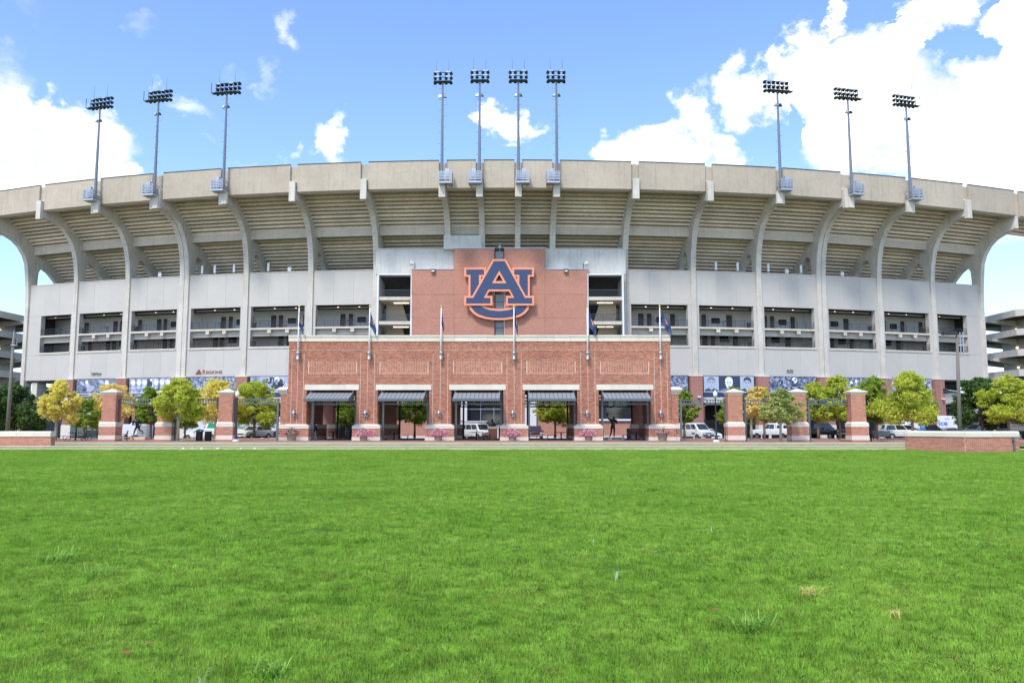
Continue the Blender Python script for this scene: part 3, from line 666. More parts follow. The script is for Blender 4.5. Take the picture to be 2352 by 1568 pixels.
            if n in (1, 2, 4):
                t = thing('gallery_bin', 'dark waste bin in the corner of the %s %s gallery, %s half' % (w6, lvn, side), 'bin', bpn(a, b, (.08 if left else .9), -.9, zf), 0, 'gallery bins')
                part('body', MB().lathe([(.24, 0), (.28, .8)], (0,0,0), 10), 'dark_metal', t, False); part('lid', MB().lathe([(.30, .8), (.28, .88), (.1, .93)], (0,0,0), 10), 'black', t, False)
    # brick piers under the ribs
    for i, a in enumerate(A0):
        if i in (0, 13): continue
        hw = 1.25 if i in (3, 10) else .92
        def pr(t0, t1, o0, o1, z0, z1): return recalc(rib_prism(MB(), a, t0, t1, [(o0, z0), (o1, z0), (o1, z1), (o0, z1)]).mesh('x'))
        part('brick_pier', pr(-hw, hw, -.7, .5, 1.9, 9.05), 'pier_brick', ST); part('pier_cap', pr(-hw-.05, hw+.05, -.75, .56, 9.055, 9.22), 'stone', ST); part('pier_base', pr(-hw-.06, hw+.06, -.75, .58, ZG, 1.895), 'stone', ST)
        mb = MB(); mb.tube([rp(a, .56, .1, 2), rp(a, .56, .1, 9)], .03, 5); part('conduit', mb, 'galvanised', ST)
        t = thing('security_camera', 'small white camera fixed to the brick pier, %s pier of the %s half' % (ORD[i-1] if i < 7 else ORD[12-i], 'left' if i < 7 else 'right'), 'camera', rp(a, .58, .2, 6.0), R_(a), 'pier cameras')
        part('camera_body', MB().box(-.22, .22, -.35, -.02, -.12, .12), 'white_metal', t, False); part('lens', MB().lathe([(.08, 0), (.08, .05)], (0,-.2,-.17), 8), 'black', t, False)
stadium()

def on_bay(i, f, o, z): return bpn(A0[i], A0[i+1], f, o, z)
def bay_dir(i): 
    d = (on_bay(i, 1, 0, 0)-on_bay(i, 0, 0, 0)); return math.atan2(d.y, d.x)
# ---- banners in the bays
def banner(i, label, base, extras, cut=None):
    a, b = A0[i], A0[i+1]; f0, f1 = .085, .915
    if cut: f0, f1 = cut
    c = bpn(a, b, (f0+f1)/2, .02, 0); W = (bpn(a, b, f1, 0, 0)-bpn(a, b, f0, 0, 0)).length; ang = bay_dir(i)
    t = thing('banner', label, 'banner', (c.x, c.y, 6.15), ang, 'photo banners under the stand')
    H = 2.95
    part('frame', MB().box(-W/2-.05, W/2+.05, .03, .09, -.05, H+.08), 'black', t, False)
    part('picture', MB().box(-W/2, W/2, 0, .029, .68, H), base, t, False)
    part('stripe', MB().box(-W/2, W/2, 0, .029, .60, .676), 'white_print', t, False)
    part('title_band', MB().box(-W/2, W/2, 0, .029, 0, .597), 'navy', t, False)
    def poly(name, pts, m, lay=1):
        y = -.004*lay; mb = MB(); mb.prism([(x, y, z) for x, z in pts], [(x, y+.003, z) for x, z in pts]); part(name, recalc(mb.mesh(name)), m, t, False)
    def ell(name, cx, cz, rx, rz, m, lay=1, rot=0, seg=14):
        pts = []
        for k in range(seg):
            q = 2*PI*k/seg; x = rx*math.cos(q); z = rz*math.sin(q); pts.append((cx+x*math.cos(rot)-z*math.sin(rot), cz+x*math.sin(rot)+z*math.cos(rot)))
        poly(name, pts, m, lay)
    def txt(s, size, width, x, z, m='white_print', lay=2):
        me = text_mesh(s, size, width, .002, .006); me.transform(Matrix.Translation((x, -.004*lay, z))); part('lettering', me, m, t, False)
    extras(W, H, poly, ell, txt, t)
    return t
def cap_logo(W, poly, ell, txt, x):
    ell('emblem', x, .30, .24, .22, 'logo_orange', 1); ell('emblem', x, .30, .15, .13, 'white_print', 2); txt('AU', .16, .2, x, .3, 'navy', 3)
def b1(W, H, poly, ell, txt, t):     # footballers piled up, 1957
    cap_logo(W, poly, ell, txt, -W/2+.5); txt('1957 NATIONAL CHAMPIONS', .3, 3.4, -W/2+2.7, .30)
    ell('player', -W*.36, 2.3, .55, .2, 'print_light', 1, -.6); ell('player', -W*.22, 1.95, .75, .33, 'print_light', 1, -.9); ell('player', -W*.15, 1.45, .8, .45, 'print_skin', 2, .3); ell('helmet', -W*.25, 2.5, .28, .3, 'white_print', 3); ell('player', -W*.3, 1.3, .5, .22, 'print_dark', 2, .2)
    ell('player', W*.12, 2.45, .6, .28, 'print_light', 1, -.4); ell('player', W*.25, 2.3, .4, .45, 'white_print', 2); ell('player', W*.38, 2.55, .7, .22, 'print_mid', 1, .2); ell('player', W*.33, 1.2, .9, .3, 'print_dark', 1, .1)
def b2(W, H, poly, ell, txt, t):
    cap_logo(W, poly, ell, txt, -W/2+.5); txt('12 CONFERENCE CHAMPIONS', .3, 3.6, -W/2+2.9, .30)
    for k in range(7):
        x = -W/2+.7+k*(W-1.4)/6
        if k == 3: continue
        ell('player', x, 2.3, .42, .5, 'white_print', 1); ell('helmet', x+.1, 2.72, .18, .18, 'print_light', 2); ell('leg', x-.12, 1.6, .16, .42, 'print_light', 1, .2); ell('leg', x+.2, 1.55, .15, .4, 'print_skin', 1, -.25)
    poly('rail', [(-W/2+.01, 2.2), (W/2-.01, 2.45), (W/2-.01, 2.52), (-W/2+.01, 2.27)], 'white_print', 3); poly('rail', [(-W/2+.01, 1.4), (-.6, 1.5), (-.6, 1.56), (-W/2+.01, 1.46)], 'white_print', 3)
    ell('jersey', -.1, 2.0, .5, .6, 'print_dark', 4, .2); ell('helmet', .15, 2.65, .22, .22, 'white_print', 5); ell('leg', .35, 1.75, .16, .55, 'white_print', 4, -.3)
    txt('1983', .5, .95, -.1, 1.0, 'white_print', 6)
    for k in range(9):
        if k != 4: txt(str(1932+k*9), .16, .38, -W/2+.6+k*(W-1.2)/8, .85)
def b3(W, H, poly, ell, txt, t):
    cap_logo(W, poly, ell, txt, -W/2+.5); txt('UNDEFEATED SEASONS', .3, 2.8, -W/2+2.4, .30); txt('2004', .2, .45, .3, 1.0); txt('1993', .2, .45, 2.8, 1.0); ell('player', 0, 2.4, .3, .35, 'print_dark', 1)
def b4(W, H, poly, ell, txt, t):     # crouching player number 2
    x = .1
    ell('jersey', x-.9, 2.35, .75, .5, 'print_dark', 1, .3); ell('jersey', x+.85, 1.9, 1.0, .55, 'print_dark', 1, -.6); ell('jersey', x+.1, 1.6, .9, .55, 'print_dark', 1)
    ell('helmet', x+.15, 2.45, .42, .44, 'white_print', 2); ell('face', x+.12, 2.2, .28, .3, 'print_dark', 3)
    for k in (-.12, .0, .12): poly('face_bar', [(x+.1+k, 1.75), (x+.14+k, 1.75), (x+.17+k, 2.35), (x+.13+k, 2.35)], 'white_print', 4)
    poly('shoulder_stripe', [(x+1.0, 1.2), (x+1.15, 1.15), (x+1.7, 1.95), (x+1.6, 2.05)], 'white_print', 3); poly('shoulder_stripe', [(x+1.25, 1.05), (x+1.35, 1.0), (x+1.85, 1.75), (x+1.78, 1.85)], 'white_print', 3)
    txt('2', .7, .4, x-1.15, 2.45, 'white_print', 4); txt('2', .6, .35, x+1.25, 2.1, 'white_print', 4)
    poly('rim', [(-.6, 1.55), (-.45, 1.6), (-.35, 2.6), (-.5, 2.6)], 'print_light', 3)
def b5(W, H, poly, ell, txt, t): 
    cap_logo(W, poly, ell, txt, W/2-.45); txt('HEROES |', .3, 1.1, W/2-1.35, .30); ell('player', -W*.05, 1.25, .75, .4, 'white_print', 1, .3); ell('player', -W*.1, 1.9, .4, .35, 'print_light', 1)
def portrait(x, w, poly, ell, bg, hair, white=False, lean=0):
    poly('backdrop', [(x-w/2, .69), (x+w/2, .69), (x+w/2, 2.94), (x-w/2, 2.94)], bg, 1)
    poly('suit', [(x-w*.48, .70), (x+w*.48, .70), (x+w*.36, .98), (x+.3, 1.2), (x-.35, 1.2), (x-w*.4, .98)], 'print_dark' if not white else 'print_mid', 2)
    ell('neck', x, 1.2, .34, .3, 'print_skin', 3); ell('hair', x+lean*.06, 2.25, .62, .62, hair, 3); ell('face', x+lean*.02, 1.85, .53, .76, 'print_light' if not white else 'white_print', 4)
    ell('ear', x-.56, 1.85, .09, .18, 'print_skin', 3); ell('ear', x+.56, 1.85, .09, .18, 'print_skin', 3)
    for s in (-1, 1): 
        ell('eye', x+s*.21, 1.98, .10, .045, 'print_dark', 5); poly('eyebrow', [(x+s*.08, 2.07), (x+s*.36, 2.10), (x+s*.36, 2.15), (x+s*.08, 2.13)], 'print_mid' if white else 'print_dark', 5)
    poly('nose', [(x-.07, 1.62), (x+.09, 1.62), (x+.03, 1.95), (x-.02, 1.95)], 'print_skin', 5); ell('mouth', x, 1.42, .2, .04, 'print_mid', 5)
    poly('fringe', [(x-.5, 2.2), (x-.1, 2.45), (x+.5, 2.3), (x+.45, 2.7), (x, 2.84), (x-.45, 2.68)], hair, 5)
def b6(W, H, poly, ell, txt, t):
    portrait(-W*.345, W*.29, poly, ell, 'print_light', 'print_mid'); portrait(0, W*.39, poly, ell, 'print_dark', 'white_print', True); portrait(W*.355, W*.27, poly, ell, 'print_light', 'print_dark', False, 1)
def b7(W, H, poly, ell, txt, t):     # receiver with ball, 2004
    x = .1
    ell('football', x-1.8, 2.1, .5, .26, 'print_dark', 1, -.2); poly('football_stripe', [(x-1.6, 1.82), (x-1.52, 1.84), (x-1.48, 2.28), (x-1.56, 2.3)], 'white_print', 2); poly('football_stripe', [(x-2.15, 1.95), (x-2.08, 1.92), (x-2.05, 2.3), (x-2.12, 2.28)], 'white_print', 2)
    ell('glove', x-1.25, 1.75, .35, .3, 'print_light', 1); ell('arm', x-.7, 1.7, .6, .25, 'print_mid', 1, -.3); ell('jersey', x+.25, 1.3, .62, .6, 'print_dark', 2); ell('helmet', x+.25, 2.45, .46, .46, 'white_print', 3); ell('emblem', x+.38, 2.55, .15, .15, 'navy', 4); ell('face', x-.05, 2.2, .22, .2, 'print_dark', 4)
    poly('sleeve_stripe', [(x-.2, 1.3), (x+.7, 1.35), (x+.7, 1.45), (x-.2, 1.4)], 'white_print', 4)
    for k in range(10): txt(str(1957+k*5), .15, .34, -W/2+.5+k*.55, .85)
    txt('2004 |', .38, 1.2, W/2-1.4, .95)
def b8(W, H, poly, ell, txt, t):
    for k in range(9): ell('helmet', -W/2+.6+k*(W-1)/8, 2.2+.3*math.sin(k*2.1), .25, .27, 'white_print', 1); ell('player', -W/2+.7+k*(W-1)/8, 1.5+.2*math.cos(k*1.7), .3, .5, 'print_dark' if k % 2 else 'print_light', 1)
banner(1, 'banner of footballers in a pile-up reading 1957 national champions', 'print_field', b1)
banner(2, 'banner of players at a rail marked 1983 and 12 conference champions', 'print_players', b2)
banner(3, 'crowd photo banner under the large Regions lettering', 'print_crowd', b3)
banner(4, 'banner of a crouching player with number 2 on both shoulders', 'print_blur', b4)
banner(7, 'crowd banner with a round orange emblem, right beside the brick gate', 'print_crowd', b5)
banner(8, 'banner with three black-and-white portraits of men', 'print_dark', b6)
banner(9, 'banner of a helmeted player reaching for a ball, marked 2004', 'print_crowd_dark', b7)
banner(10, 'crowd and players banner behind the second right-hand gateway tree', 'print_crowd', b8)
banner(11, 'banner of helmeted players half hidden by the tallest lime tree', 'print_crowd', b8)
# banners hang in front of a grey lintel; dark barred gates close the bays
def lower_bays():
    names = {1: 'leftmost barred gate behind the yellow and green trees', 2: 'dark barred gate behind the running footballer statue', 7: 'dark barred gate just right of the brick gate building', 8: 'tall dark barred gate behind the right-hand street lamp', 9: 'dark barred gate behind the white pickup', 10: 'dark barred gate behind the black pickup', 11: 'dark barred gate behind the white minivan'}
    for i in list(range(0, 6))+list(range(7, 13)):
        a, b = A0[i], A0[i+1]; end = i in (0, 12)
        if not end: part('lintel_beam', recalc(bbox(MB(), a, b, .06, .94, -.6, -.12, 5.15, 6.08).mesh('lintel_beam')), 'box_concrete', ST)
        if i in names:
            c = bpn(a, b, .5, -.5, ZG); W = (bpn(a, b, .93, 0, 0)-bpn(a, b, .07, 0, 0)).length
            t = thing('barred_gate', names[i], 'gate', c, bay_dir(i), 'barred gates under the stand')
            mb = MB(); n = int(W/.16)
            for k in range(n): x = -W/2+W*(k+.5)/n; mb.box(x-.014, x+.014, -.014, .014, .08, 2.75)
            part('bars', mb, 'rail_metal', t, False)
            for z in (.1, 1.2, 2.75): part('rail', MB().box(-W/2, W/2, -.03, .03, z-.03, z+.03), 'dark_metal', t, False)
            for k in range(5): x = -W/2+W*k/4; part('post', MB().box(x-.05, x+.05, -.05, .05, 0, 2.95), 'dark_metal', t, False)
    # grey inner pier walls either side of the dark openings
    for i, f in ((2, .13), (8, .1), (8, .62), (9, .1)):
        part('inner_pier', recalc(bbox(MB(), A0[i], A0[i+1], f-.03, f+.03, -3, -.7, ZG, 5.1).mesh('inner_pier')), 'pier_brick', ST)
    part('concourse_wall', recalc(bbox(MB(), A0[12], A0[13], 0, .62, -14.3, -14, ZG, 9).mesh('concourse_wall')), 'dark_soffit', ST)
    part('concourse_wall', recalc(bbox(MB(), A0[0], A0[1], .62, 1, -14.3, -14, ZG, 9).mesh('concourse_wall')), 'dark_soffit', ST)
    # outermost bays: a low concrete wall spanning the open ground floor
    for i in (12,):
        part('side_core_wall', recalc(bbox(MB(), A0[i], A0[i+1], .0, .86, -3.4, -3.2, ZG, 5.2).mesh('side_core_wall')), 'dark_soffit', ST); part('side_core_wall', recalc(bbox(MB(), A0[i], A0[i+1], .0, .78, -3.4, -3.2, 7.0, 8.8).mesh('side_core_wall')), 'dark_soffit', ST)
        part('walkway_wall', recalc(bbox(MB(), A0[i], A0[i+1], -.0, .80, -2.0, -1.7, 5.3, 7.1).mesh('walkway_wall')), 'ramp_concrete', ST)
        part('walkway_floor', recalc(bbox(MB(), A0[i], A0[i+1], -.0, .85, -3.1, -2.0, 5.3, 5.6).mesh('walkway_floor')), 'dark_soffit', ST)
        mb = MB()
        for k in range(8):
            f = .06+k*.09; q = -2.6
            mb.tube([bpn(A0[i], A0[i+1], f, q, ZG), bpn(A0[i], A0[i+1], f+.045, q, 5.2), bpn(A0[i], A0[i+1], f+.09, q, ZG)], .07, 5)
        for z in (2.6, 3.7, 5.2): mb.tube([bpn(A0[i], A0[i+1], .02, -2.6, z), bpn(A0[i], A0[i+1], .85, -2.6, z)], .08, 5)
        part('steel_truss', mb, 'rail_metal', ST)
        mb = MB()
        for k in range(10): mb.tube([bpn(A0[i], A0[i+1], .02+k*.07, -2.8, 7.2 if k % 2 else 8.8), bpn(A0[i], A0[i+1], .10+k*.07, -2.8, 8.8 if k % 2 else 7.2)], .13, 5)
        mb.tube([bpn(A0[i], A0[i+1], .0, -2.8, 8.5), bpn(A0[i], A0[i+1], .9, -2.8, 8.5)], .3, 5); part('steel_truss', mb, 'rail_metal', ST)
    i = 0
    part('walkway_wall', recalc(bbox(MB(), A0[0], A0[1], .3, 1.0, -7, -6.6, 3.9, 5.4).mesh('walkway_wall')), 'panel_concrete', ST)
    for f in (.17, .86):
        part('end_column', recalc(bbox(MB(), A0[12 if f > .5 else 0], A0[13 if f > .5 else 1], f-.06, f+.06, -2.2, -.5, ZG, 9.1).mesh('end_column')), 'rib_concrete', ST)
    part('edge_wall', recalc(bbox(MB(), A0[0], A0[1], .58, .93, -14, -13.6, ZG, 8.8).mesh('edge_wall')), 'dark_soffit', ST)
    # tall chain-link screens
    for i, f0, f1, lab in ((0, .12, .92, 'dark tall mesh fence left of the yellow tree'), (12, .05, .75, 'dark mesh fence behind the silver car')):
        c = bpn(A0[i], A0[i+1], (f0+f1)/2, .4, ZG); W = (bpn(A0[i], A0[i+1], f1, 0, 0)-bpn(A0[i], A0[i+1], f0, 0, 0)).length
        t = thing('mesh_fence', lab, 'fence', c, bay_dir(i))
        mb = MB(); n = int(W/.12)
        for k in range(n): x = -W/2+W*(k+.5)/n; mb.box(x-.012, x+.012, -.01, .01, .05, 3.1)
        for k in range(24): mb.box(-W/2, W/2, -.01, .01, .1+k*.125, .118+k*.125)
        part('mesh', mb, 'rail_metal', t, False)
        for k in range(5): x = -W/2+W*k/4; part('post', MB().box(x-.05, x+.05, -.05, .05, 0, 3.3), 'dark_metal', t, False)
        part('screen_sheet', MB().box(-W/2, W/2, .06, .08, .1, 3.0), 'dark_metal', t, False)
lower_bays()
# sponsor lettering on the concrete wall
def wall_sign(name, label, i, f, z, build):
    c = on_bay(i, f, -.10, z); t = thing(name, label, 'sign', c, bay_dir(i)); build(t); return t
def s_yella(t):
    me = text_mesh('YellaWood.', .50, 2.1, .02, .018); part('lettering', me, 'dark_print', t, False)
    me = text_mesh('Pressure Treated Pine', .15, 2.0, .01, .004); me.transform(Matrix.Translation((0, 0, -.30))); part('lettering', me, 'dark_print', t, False)
def s_regions(t):
    me = text_mesh('R', .85, .5, .02, .02); me.transform(Matrix.Translation((-.62, 0, .04))); part('lettering', me, 'copper_print', t, False)
    me = text_mesh('EGIONS', .65, 2.7, .02, .015); me.transform(Matrix.Translation((1.08, 0, -.03))); part('lettering', me, 'copper_print', t, False)
    for k in range(5):
        mb = MB(); x0 = -2.1+k*.24; ap = (-1.5, .46)
        pts = [(x0, -.32), (x0+.2, -.32), (ap[0]+.02*(k-2)+.01, ap[1]), (ap[0]+.02*(k-2)-.01, ap[1])]
        mb.prism([(x, -.02, z) for x, z in pts], [(x, .02, z) for x, z in pts]); part('triangle_ray', recalc(mb.mesh('triangle_ray')), 'copper_print', t, False)
def s_alfa(t):
    me = text_mesh('ALFA', .5, 1.1, .02, .01); part('lettering', me, 'dark_print', t, False)
    me = text_mesh('INSURANCE', .16, 1.1, .01, .006); me.transform(Matrix.Translation((0, 0, -.30))); part('lettering', me, 'dark_print', t, False)
wall_sign('wall_sign', 'small dark YellaWood lettering on the grey wall at left', 1, .47, 9.95, s_yella)
wall_sign('wall_sign', 'large copper Regions lettering with a rayed triangle', 3, .40, 9.85, s_regions)
wall_sign('wall_sign', 'small dark Alfa Insurance lettering on the right grey wall', 9, .47, 10.05, s_alfa)

# antennas and boxes along the wall top
def antennas():
    spots = [(2, .55, 'box'), (3, .20, 'panel'), (3, .43, 'panel'), (3, .78, 'panel'), (4, .30, 'panel'), (4, .66, 'box'), (8, .36, 'panel'), (8, .72, 'panel'), (9, .17, 'panel'), (9, .50, 'box'), (9, .76, 'panel'), (10, .37, 'box')]
    where = {2: 'third bay from the left', 3: 'bay over the Regions lettering', 4: 'bay over the crouching player', 8: 'bay over the three portraits', 9: 'bay over the ball-catching player', 10: 'bay right of the right-hand double rib'}
    cnt = {}
    for i, f, k in spots:
        cnt[i] = cnt.get(i, 0)+1
        lab = '%s white antenna %s on the wall top, %s' % (('left', 'middle', 'right')[cnt[i]-1], k, where[i])
        t = thing('antenna', lab, 'antenna', on_bay(i, f, -.6, 24.45), bay_dir(i), 'antennas along the wall top')
        part('mast', MB().tube([(0, 0, 0), (0, 0, 1.2)], .05, 6), 'galvanised', t, False)
        if k == 'panel': part('antenna_panel', bevel_mesh(MB().box(-.17, .17, -.2, 0, .75, 2.0), 'antenna_panel', .03), 'white_metal', t, False)
        else: part('antenna_box', bevel_mesh(MB().box(-.28, .28, -.25, 0, .6, 1.25), 'antenna_box', .03), 'white_metal', t, False)
antennas()

# ------------------------------------------------------------ floodlight masts
def floodlight(a, wide, label, foot_y, head, dt=0.0):
    base = rp(a, 8.3, dt, 35.4); rz = R_(a)
    t = thing('floodlight_mast', label, 'floodlight', base, rz, 'floodlight masts on the stadium rim')
    H = head-base.z; s = 1 if a > 0 and wide else -1
    if not wide: s = 1 if (a in (MIDR[0], MIDR[2])) else -1
    mb = MB(); mb.tube([(0, 0, 0), (0, 0, H*.5), (0, 0, H)], [.23, .18, .12], 10); part('mast', mb, 'pole_blue', t, False)
    mb = MB()
    for k in range(int(H/.8)):
        z = .8+k*.8; q = 1 if k % 2 else -1; mb.box(min(0, q*.55), max(0, q*.55), -.02, .02, z-.015, z+.015)
    part('climbing_pegs', mb, 'pole_blue', t, False)['kind'] = 'stuff'
    # cage platform
    x0, x1 = (-.35, 1.5) if s > 0 else (-1.5, .35)
    part('platform', recalc(MB().prism([(x0, -.8, -.25), (x1, -.8, -.25), (x1, .7, -.25), (x0, .7, -.25)], [(x0, -.8, 0), (x1, -.8, 0), (x1, .7, 0), (x0, .7, 0)]).mesh('platform')), 'galvanised', t, False)
    mb = MB()
    for k in range(6):
        z = .2+k*.22; mb.box(x0, x1, -.84, -.77, z, z+.11); mb.box(x0, x0+.05, -.8, .7, z, z+.11); mb.box(x1-.05, x1, -.8, .7, z, z+.11)
    for x in (x0, (x0+x1)/2, x1-.06): mb.box(x, x+.06, -.83, -.8, 0, 1.42)
    part('cage_railing', mb, 'galvanised', t, False)
    xb = .5*s; part('control_box', MB().box(min(xb, xb+.55*s), max(xb, xb+.55*s), -.4, 0, .3, 1.9), 'galvanised', t, False)
    part('mast_bracket', MB().box(-.46, .46, .2, .62, -1.95, -.26), 'rib_concrete', t, False)
    # lamp rack
    cols = 6 if wide else 4; W = 3.45 if wide else 2.4; rows = 3; rsp = .68
    xs = [-W/2+W*k/(cols-1) for k in range(cols)] if wide else [-1.15, -.42, .42, 1.15]
    mb = MB(); z0 = H
    for r in range(rows): mb.box(-W/2-.1, W/2+.1, -.05, .05, z0+.05+r*rsp-.04, z0+.05+r*rsp+.04)
    for x in xs: mb.box(x-.03, x+.03, -.05, .05, z0, z0+1.5)
    mb.box(-W/2, W/2, -.5, .4, z0-.05, z0+.02)
    if wide:
        q = 1 if a > 0 else -1; xe = q*(W/2+.55); mb.box(min(xe, q*W/2), max(xe, q*W/2), -.4, .3, z0-.05, z0+.02); mb.box(xe-.03, xe+.03, -.4, -.34, z0, z0+1.5)
    part('lamp_rack', mb, 'lamp_dark', t, False)
    proto = None
    for r in range(rows):
        for x in xs:
            if proto is None:
                m2 = MB(); m2.lathe([(.08, -.25), (.17, -.14), (.23, .04), (.25, .18)], (0, 0, 0), 10); proto = m2.mesh('lamp'); proto.materials.append(M['lamp_dark'])
            o = bpy.data.objects.new('lamp', proto); COL.objects.link(o); o.parent = t
            o.location = (x, .42, z0+.1+r*rsp); o.rotation_euler = (R_(-118), 0, R_(12*(x/W)))
            if r == 0 or True:
                pass
    if not wide:
        for sx in (-1, 1):
            for r in (1, 2): part('ballast_box', MB().box(sx*.78-.34, sx*.78+.34, -.16, -.03, z0+.10+r*rsp-.09, z0+.10+r*rsp+.10), 'lamp_light', t, False)
    else:
        for r in (2,):
            for x in (xs[0]+.4, xs[3]+.35): part('ballast_box', MB().box(x-.30, x+.30, -.16, -.03, z0+.05+r*rsp-.10, z0+.05+r*rsp+.08), 'lamp_light', t, False)
    part('lightning_rod', MB().tube([(-W*.36, 0, z0+1.4), (-W*.36, 0, z0+3.4)], [.025, .01], 5), 'lamp_dark', t, False)
    part('lightning_rod', MB().tube([(W*.36, 0, z0+1.4), (W*.36, 0, z0+3.4)], [.025, .01], 5), 'lamp_dark', t, False)
    for sx in (-1, 1):
        part('side_lamp', MB().frustum((sx*.38-.2, sx*.38+.2, -.3, .1), z0-2.3, (sx*.3-.1, sx*.3+.1, -.2, .0), z0-1.95), 'lamp_light' if sx < 0 else 'lamp_dark', t, False)
    return t
def mast_head(x, y, Y): return P(x, y, Y).z
for a, wide, lab, hx, hy, dt in ((A0[2], True, 'leftmost floodlight mast, in front of the big left cloud', 238, 248, .65), (A0[3], True, 'second floodlight mast from the left, on the double rib', 369, 231, .25), (A0[4], True, 'third floodlight mast from the left, against clear blue sky', 524, 214, .5),
        (MIDR[0], False, 'leftmost of the four central floodlight masts', 1017, 189, 0), (MIDR[1], False, 'second of the four central floodlight masts', 1105, 186, 0), (MIDR[2], False, 'third of the four central masts, in front of the small cloud', 1194, 186, 0), (MIDR[3], False, 'rightmost of the four central floodlight masts', 1282, 186, 0),
        (A0[9], True, 'floodlight mast at the edge of the big right cloud, nearest the centre', 1782, 210, -.4), (A0[10], True, 'floodlight mast on the right double rib, before white cloud', 1944, 226, .1), (A0[11], True, 'rightmost floodlight mast on the stadium rim, before white cloud', 2084, 243, -.65)):
    b = rp(a, 8.3, 0, 0); floodlight(a, wide, lab, 0, P(hx, hy, b.y).z, dt)

# ------------------------------------------------------------ central tower of the stadium
YT = 116.0
TW = thing('stair_tower', 'central brick stair tower between open concrete stairwells, glass strip down its middle', 'tower', (-2.6, YT, ZG))
def tower():
    def pb(name, x0, x1, y0, y1, Y, d, m):
        mb = MB(); pbox(mb, x0, x1, y0, y1, Y, d); return part(name, mb, m, TW)
    # brick faces (with fine panel joints between them)
    pb('brick_panel', 1043, 1135.5, 571, 676, YT, 1, 'tower_brick'); pb('brick_panel', 1158, 1251.5, 571, 676, YT, 1, 'tower_brick')
    pb('brick_panel', 1043, 1135.5, 676.4, 730, YT+.01, 1, 'tower_brick'); pb('brick_panel', 1158, 1251.5, 676.4, 730, YT+.005, 1, 'tower_brick')
    pb('brick_panel', 1043, 1135.5, 730.4, 792, YT+.005, 1, 'tower_brick'); pb('brick_panel', 1158, 1251.5, 730.4, 792, YT, 1, 'tower_brick')
    for k, (x0, x1) in enumerate(((945.5, 1042.6), (1252, 1348.5))):
        for (y0, y1) in ((619, 676), (676.4, 730), (730.4, 792)): pb('brick_panel', x0, x1, y0, y1, YT+.03, 1, 'tower_brick')
        pb('coping', x0-1, x1, 617.3, 618.8, YT-.05, 1.2, 'galvanised')
    for x0, x1 in ((1043, 1136.5), (1157, 1252)): pb('coping', x0, x1, 569, 570.8, YT-.1, 1.2, 'galvanised')
    # glass strip
    pb('glass_recess', 1136, 1157.6, 576, 792, YT+.5, .4, 'dark_metal')
    ys = [577, 596, 612, 674, 693, 712, 731, 750, 769, 788]
    for y0, y1 in ((578, 596.4), (597.3, 640), (641, 674.5), (675.4, 692.6), (693.6, 711), (712, 735), (736, 752.3), (753.4, 770)): 
        pb('glass_pane', 1138, 1156.3, y0, y1, YT+.42, .07, 'glass_grey')
    # concrete upper wall
    pb('concrete_wall', 863, 1042.5, 572, 630, YT+1.1, 2, 'box_concrete'); pb('concrete_wall', 1252, 1437, 572, 630, YT+1.1, 2, 'box_concrete')
    pb('coping', 862, 1042.5, 570.6, 571.9, YT+1.0, 2.2, 'stone'); pb('coping', 1252.5, 1437.5, 570.6, 571.9, YT+1.0, 2.2, 'stone')
    pb('penthouse', 1019, 1106, 540, 571.8, YT+.3, 5.5, 'box_concrete'); pb('roof_slab', 863, 1437, 574, 577, YT+3.2, 6, 'dark_soffit')
    # stairwells
    for k, (x0, x1) in enumerate(((868, 943.5), (1351, 1430.5))):
        fr = MB(); pbox(fr, x0-3, x0+1, 628, 792, YT+.2, .5); part('white_frame', fr, 'white_metal', TW)
        fr = MB(); pbox(fr, x1-1, x1+3, 628, 792, YT+.2, .5); part('white_frame', fr, 'white_metal', TW)
        fr = MB(); pbox(fr, x0+1.2, x1-1.2, 628, 631.5, YT+.2, .5); part('white_frame', fr, 'white_metal', TW)
        if k: pb('jamb_panel', x1+3.5, 1438, 628, 792, YT+1.2, .6, 'panel_concrete')
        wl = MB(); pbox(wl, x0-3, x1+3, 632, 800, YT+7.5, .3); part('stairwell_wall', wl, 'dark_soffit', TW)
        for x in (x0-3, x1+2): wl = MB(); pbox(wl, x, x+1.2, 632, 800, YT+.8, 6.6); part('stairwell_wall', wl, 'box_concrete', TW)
        for yy in (683, 739):
            pb('landing_slab', x0+1.5, x1-1.5, yy-1.5, yy+6, YT+.35, 4.5, 'beam_concrete')
            z = PZ(yy-1.5, YT); X0 = PX(x0+1.5, YT); X1 = PX(x1-1.5, YT)
            mb = MB(); n = 34
            for q in range(n): x = X0+(X1-X0)*(q+.5)/n; mb.box(x-.015, x+.015, YT+.42, YT+.45, z+.05, z+1.08)
            mb.box(X0, X1, YT+.4, YT+.47, z+1.05, z+1.12); mb.box(X0, X1, YT+.4, YT+.47, z+.05, z+.1)
            part('railing', mb, 'rail_metal', TW)
            for q in range(2):
                xa = X0+(X1-X0)*(.34+q*.26); part('strip_lamp', MB().box(xa, xa+1.1, YT+2.2, YT+2.35, z-.62, z-.55), 'lamp_warm', TW)
            # sloping stair flight behind
            s = 1 if k == 0 else -1; xm = (X0+X1)/2
            A = [(X0 if s > 0 else X1, z-2.9), (xm+s*1.0, z-2.9), (xm+s*.2, z-.4), (X0 if s > 0 else X1, z-.4)]
            part('stair_flight', recalc(MB().prism([(x, YT+4.9, zz) for x, zz in A], [(x, YT+5.6, zz) for x, zz in A]).mesh('stair_flight')), 'beam_concrete', TW)
            part('notice', MB().box(xm+s*1.35, xm+s*1.95, YT+7.4, YT+7.48, z-1.9, z-1.4), 'navy', TW)
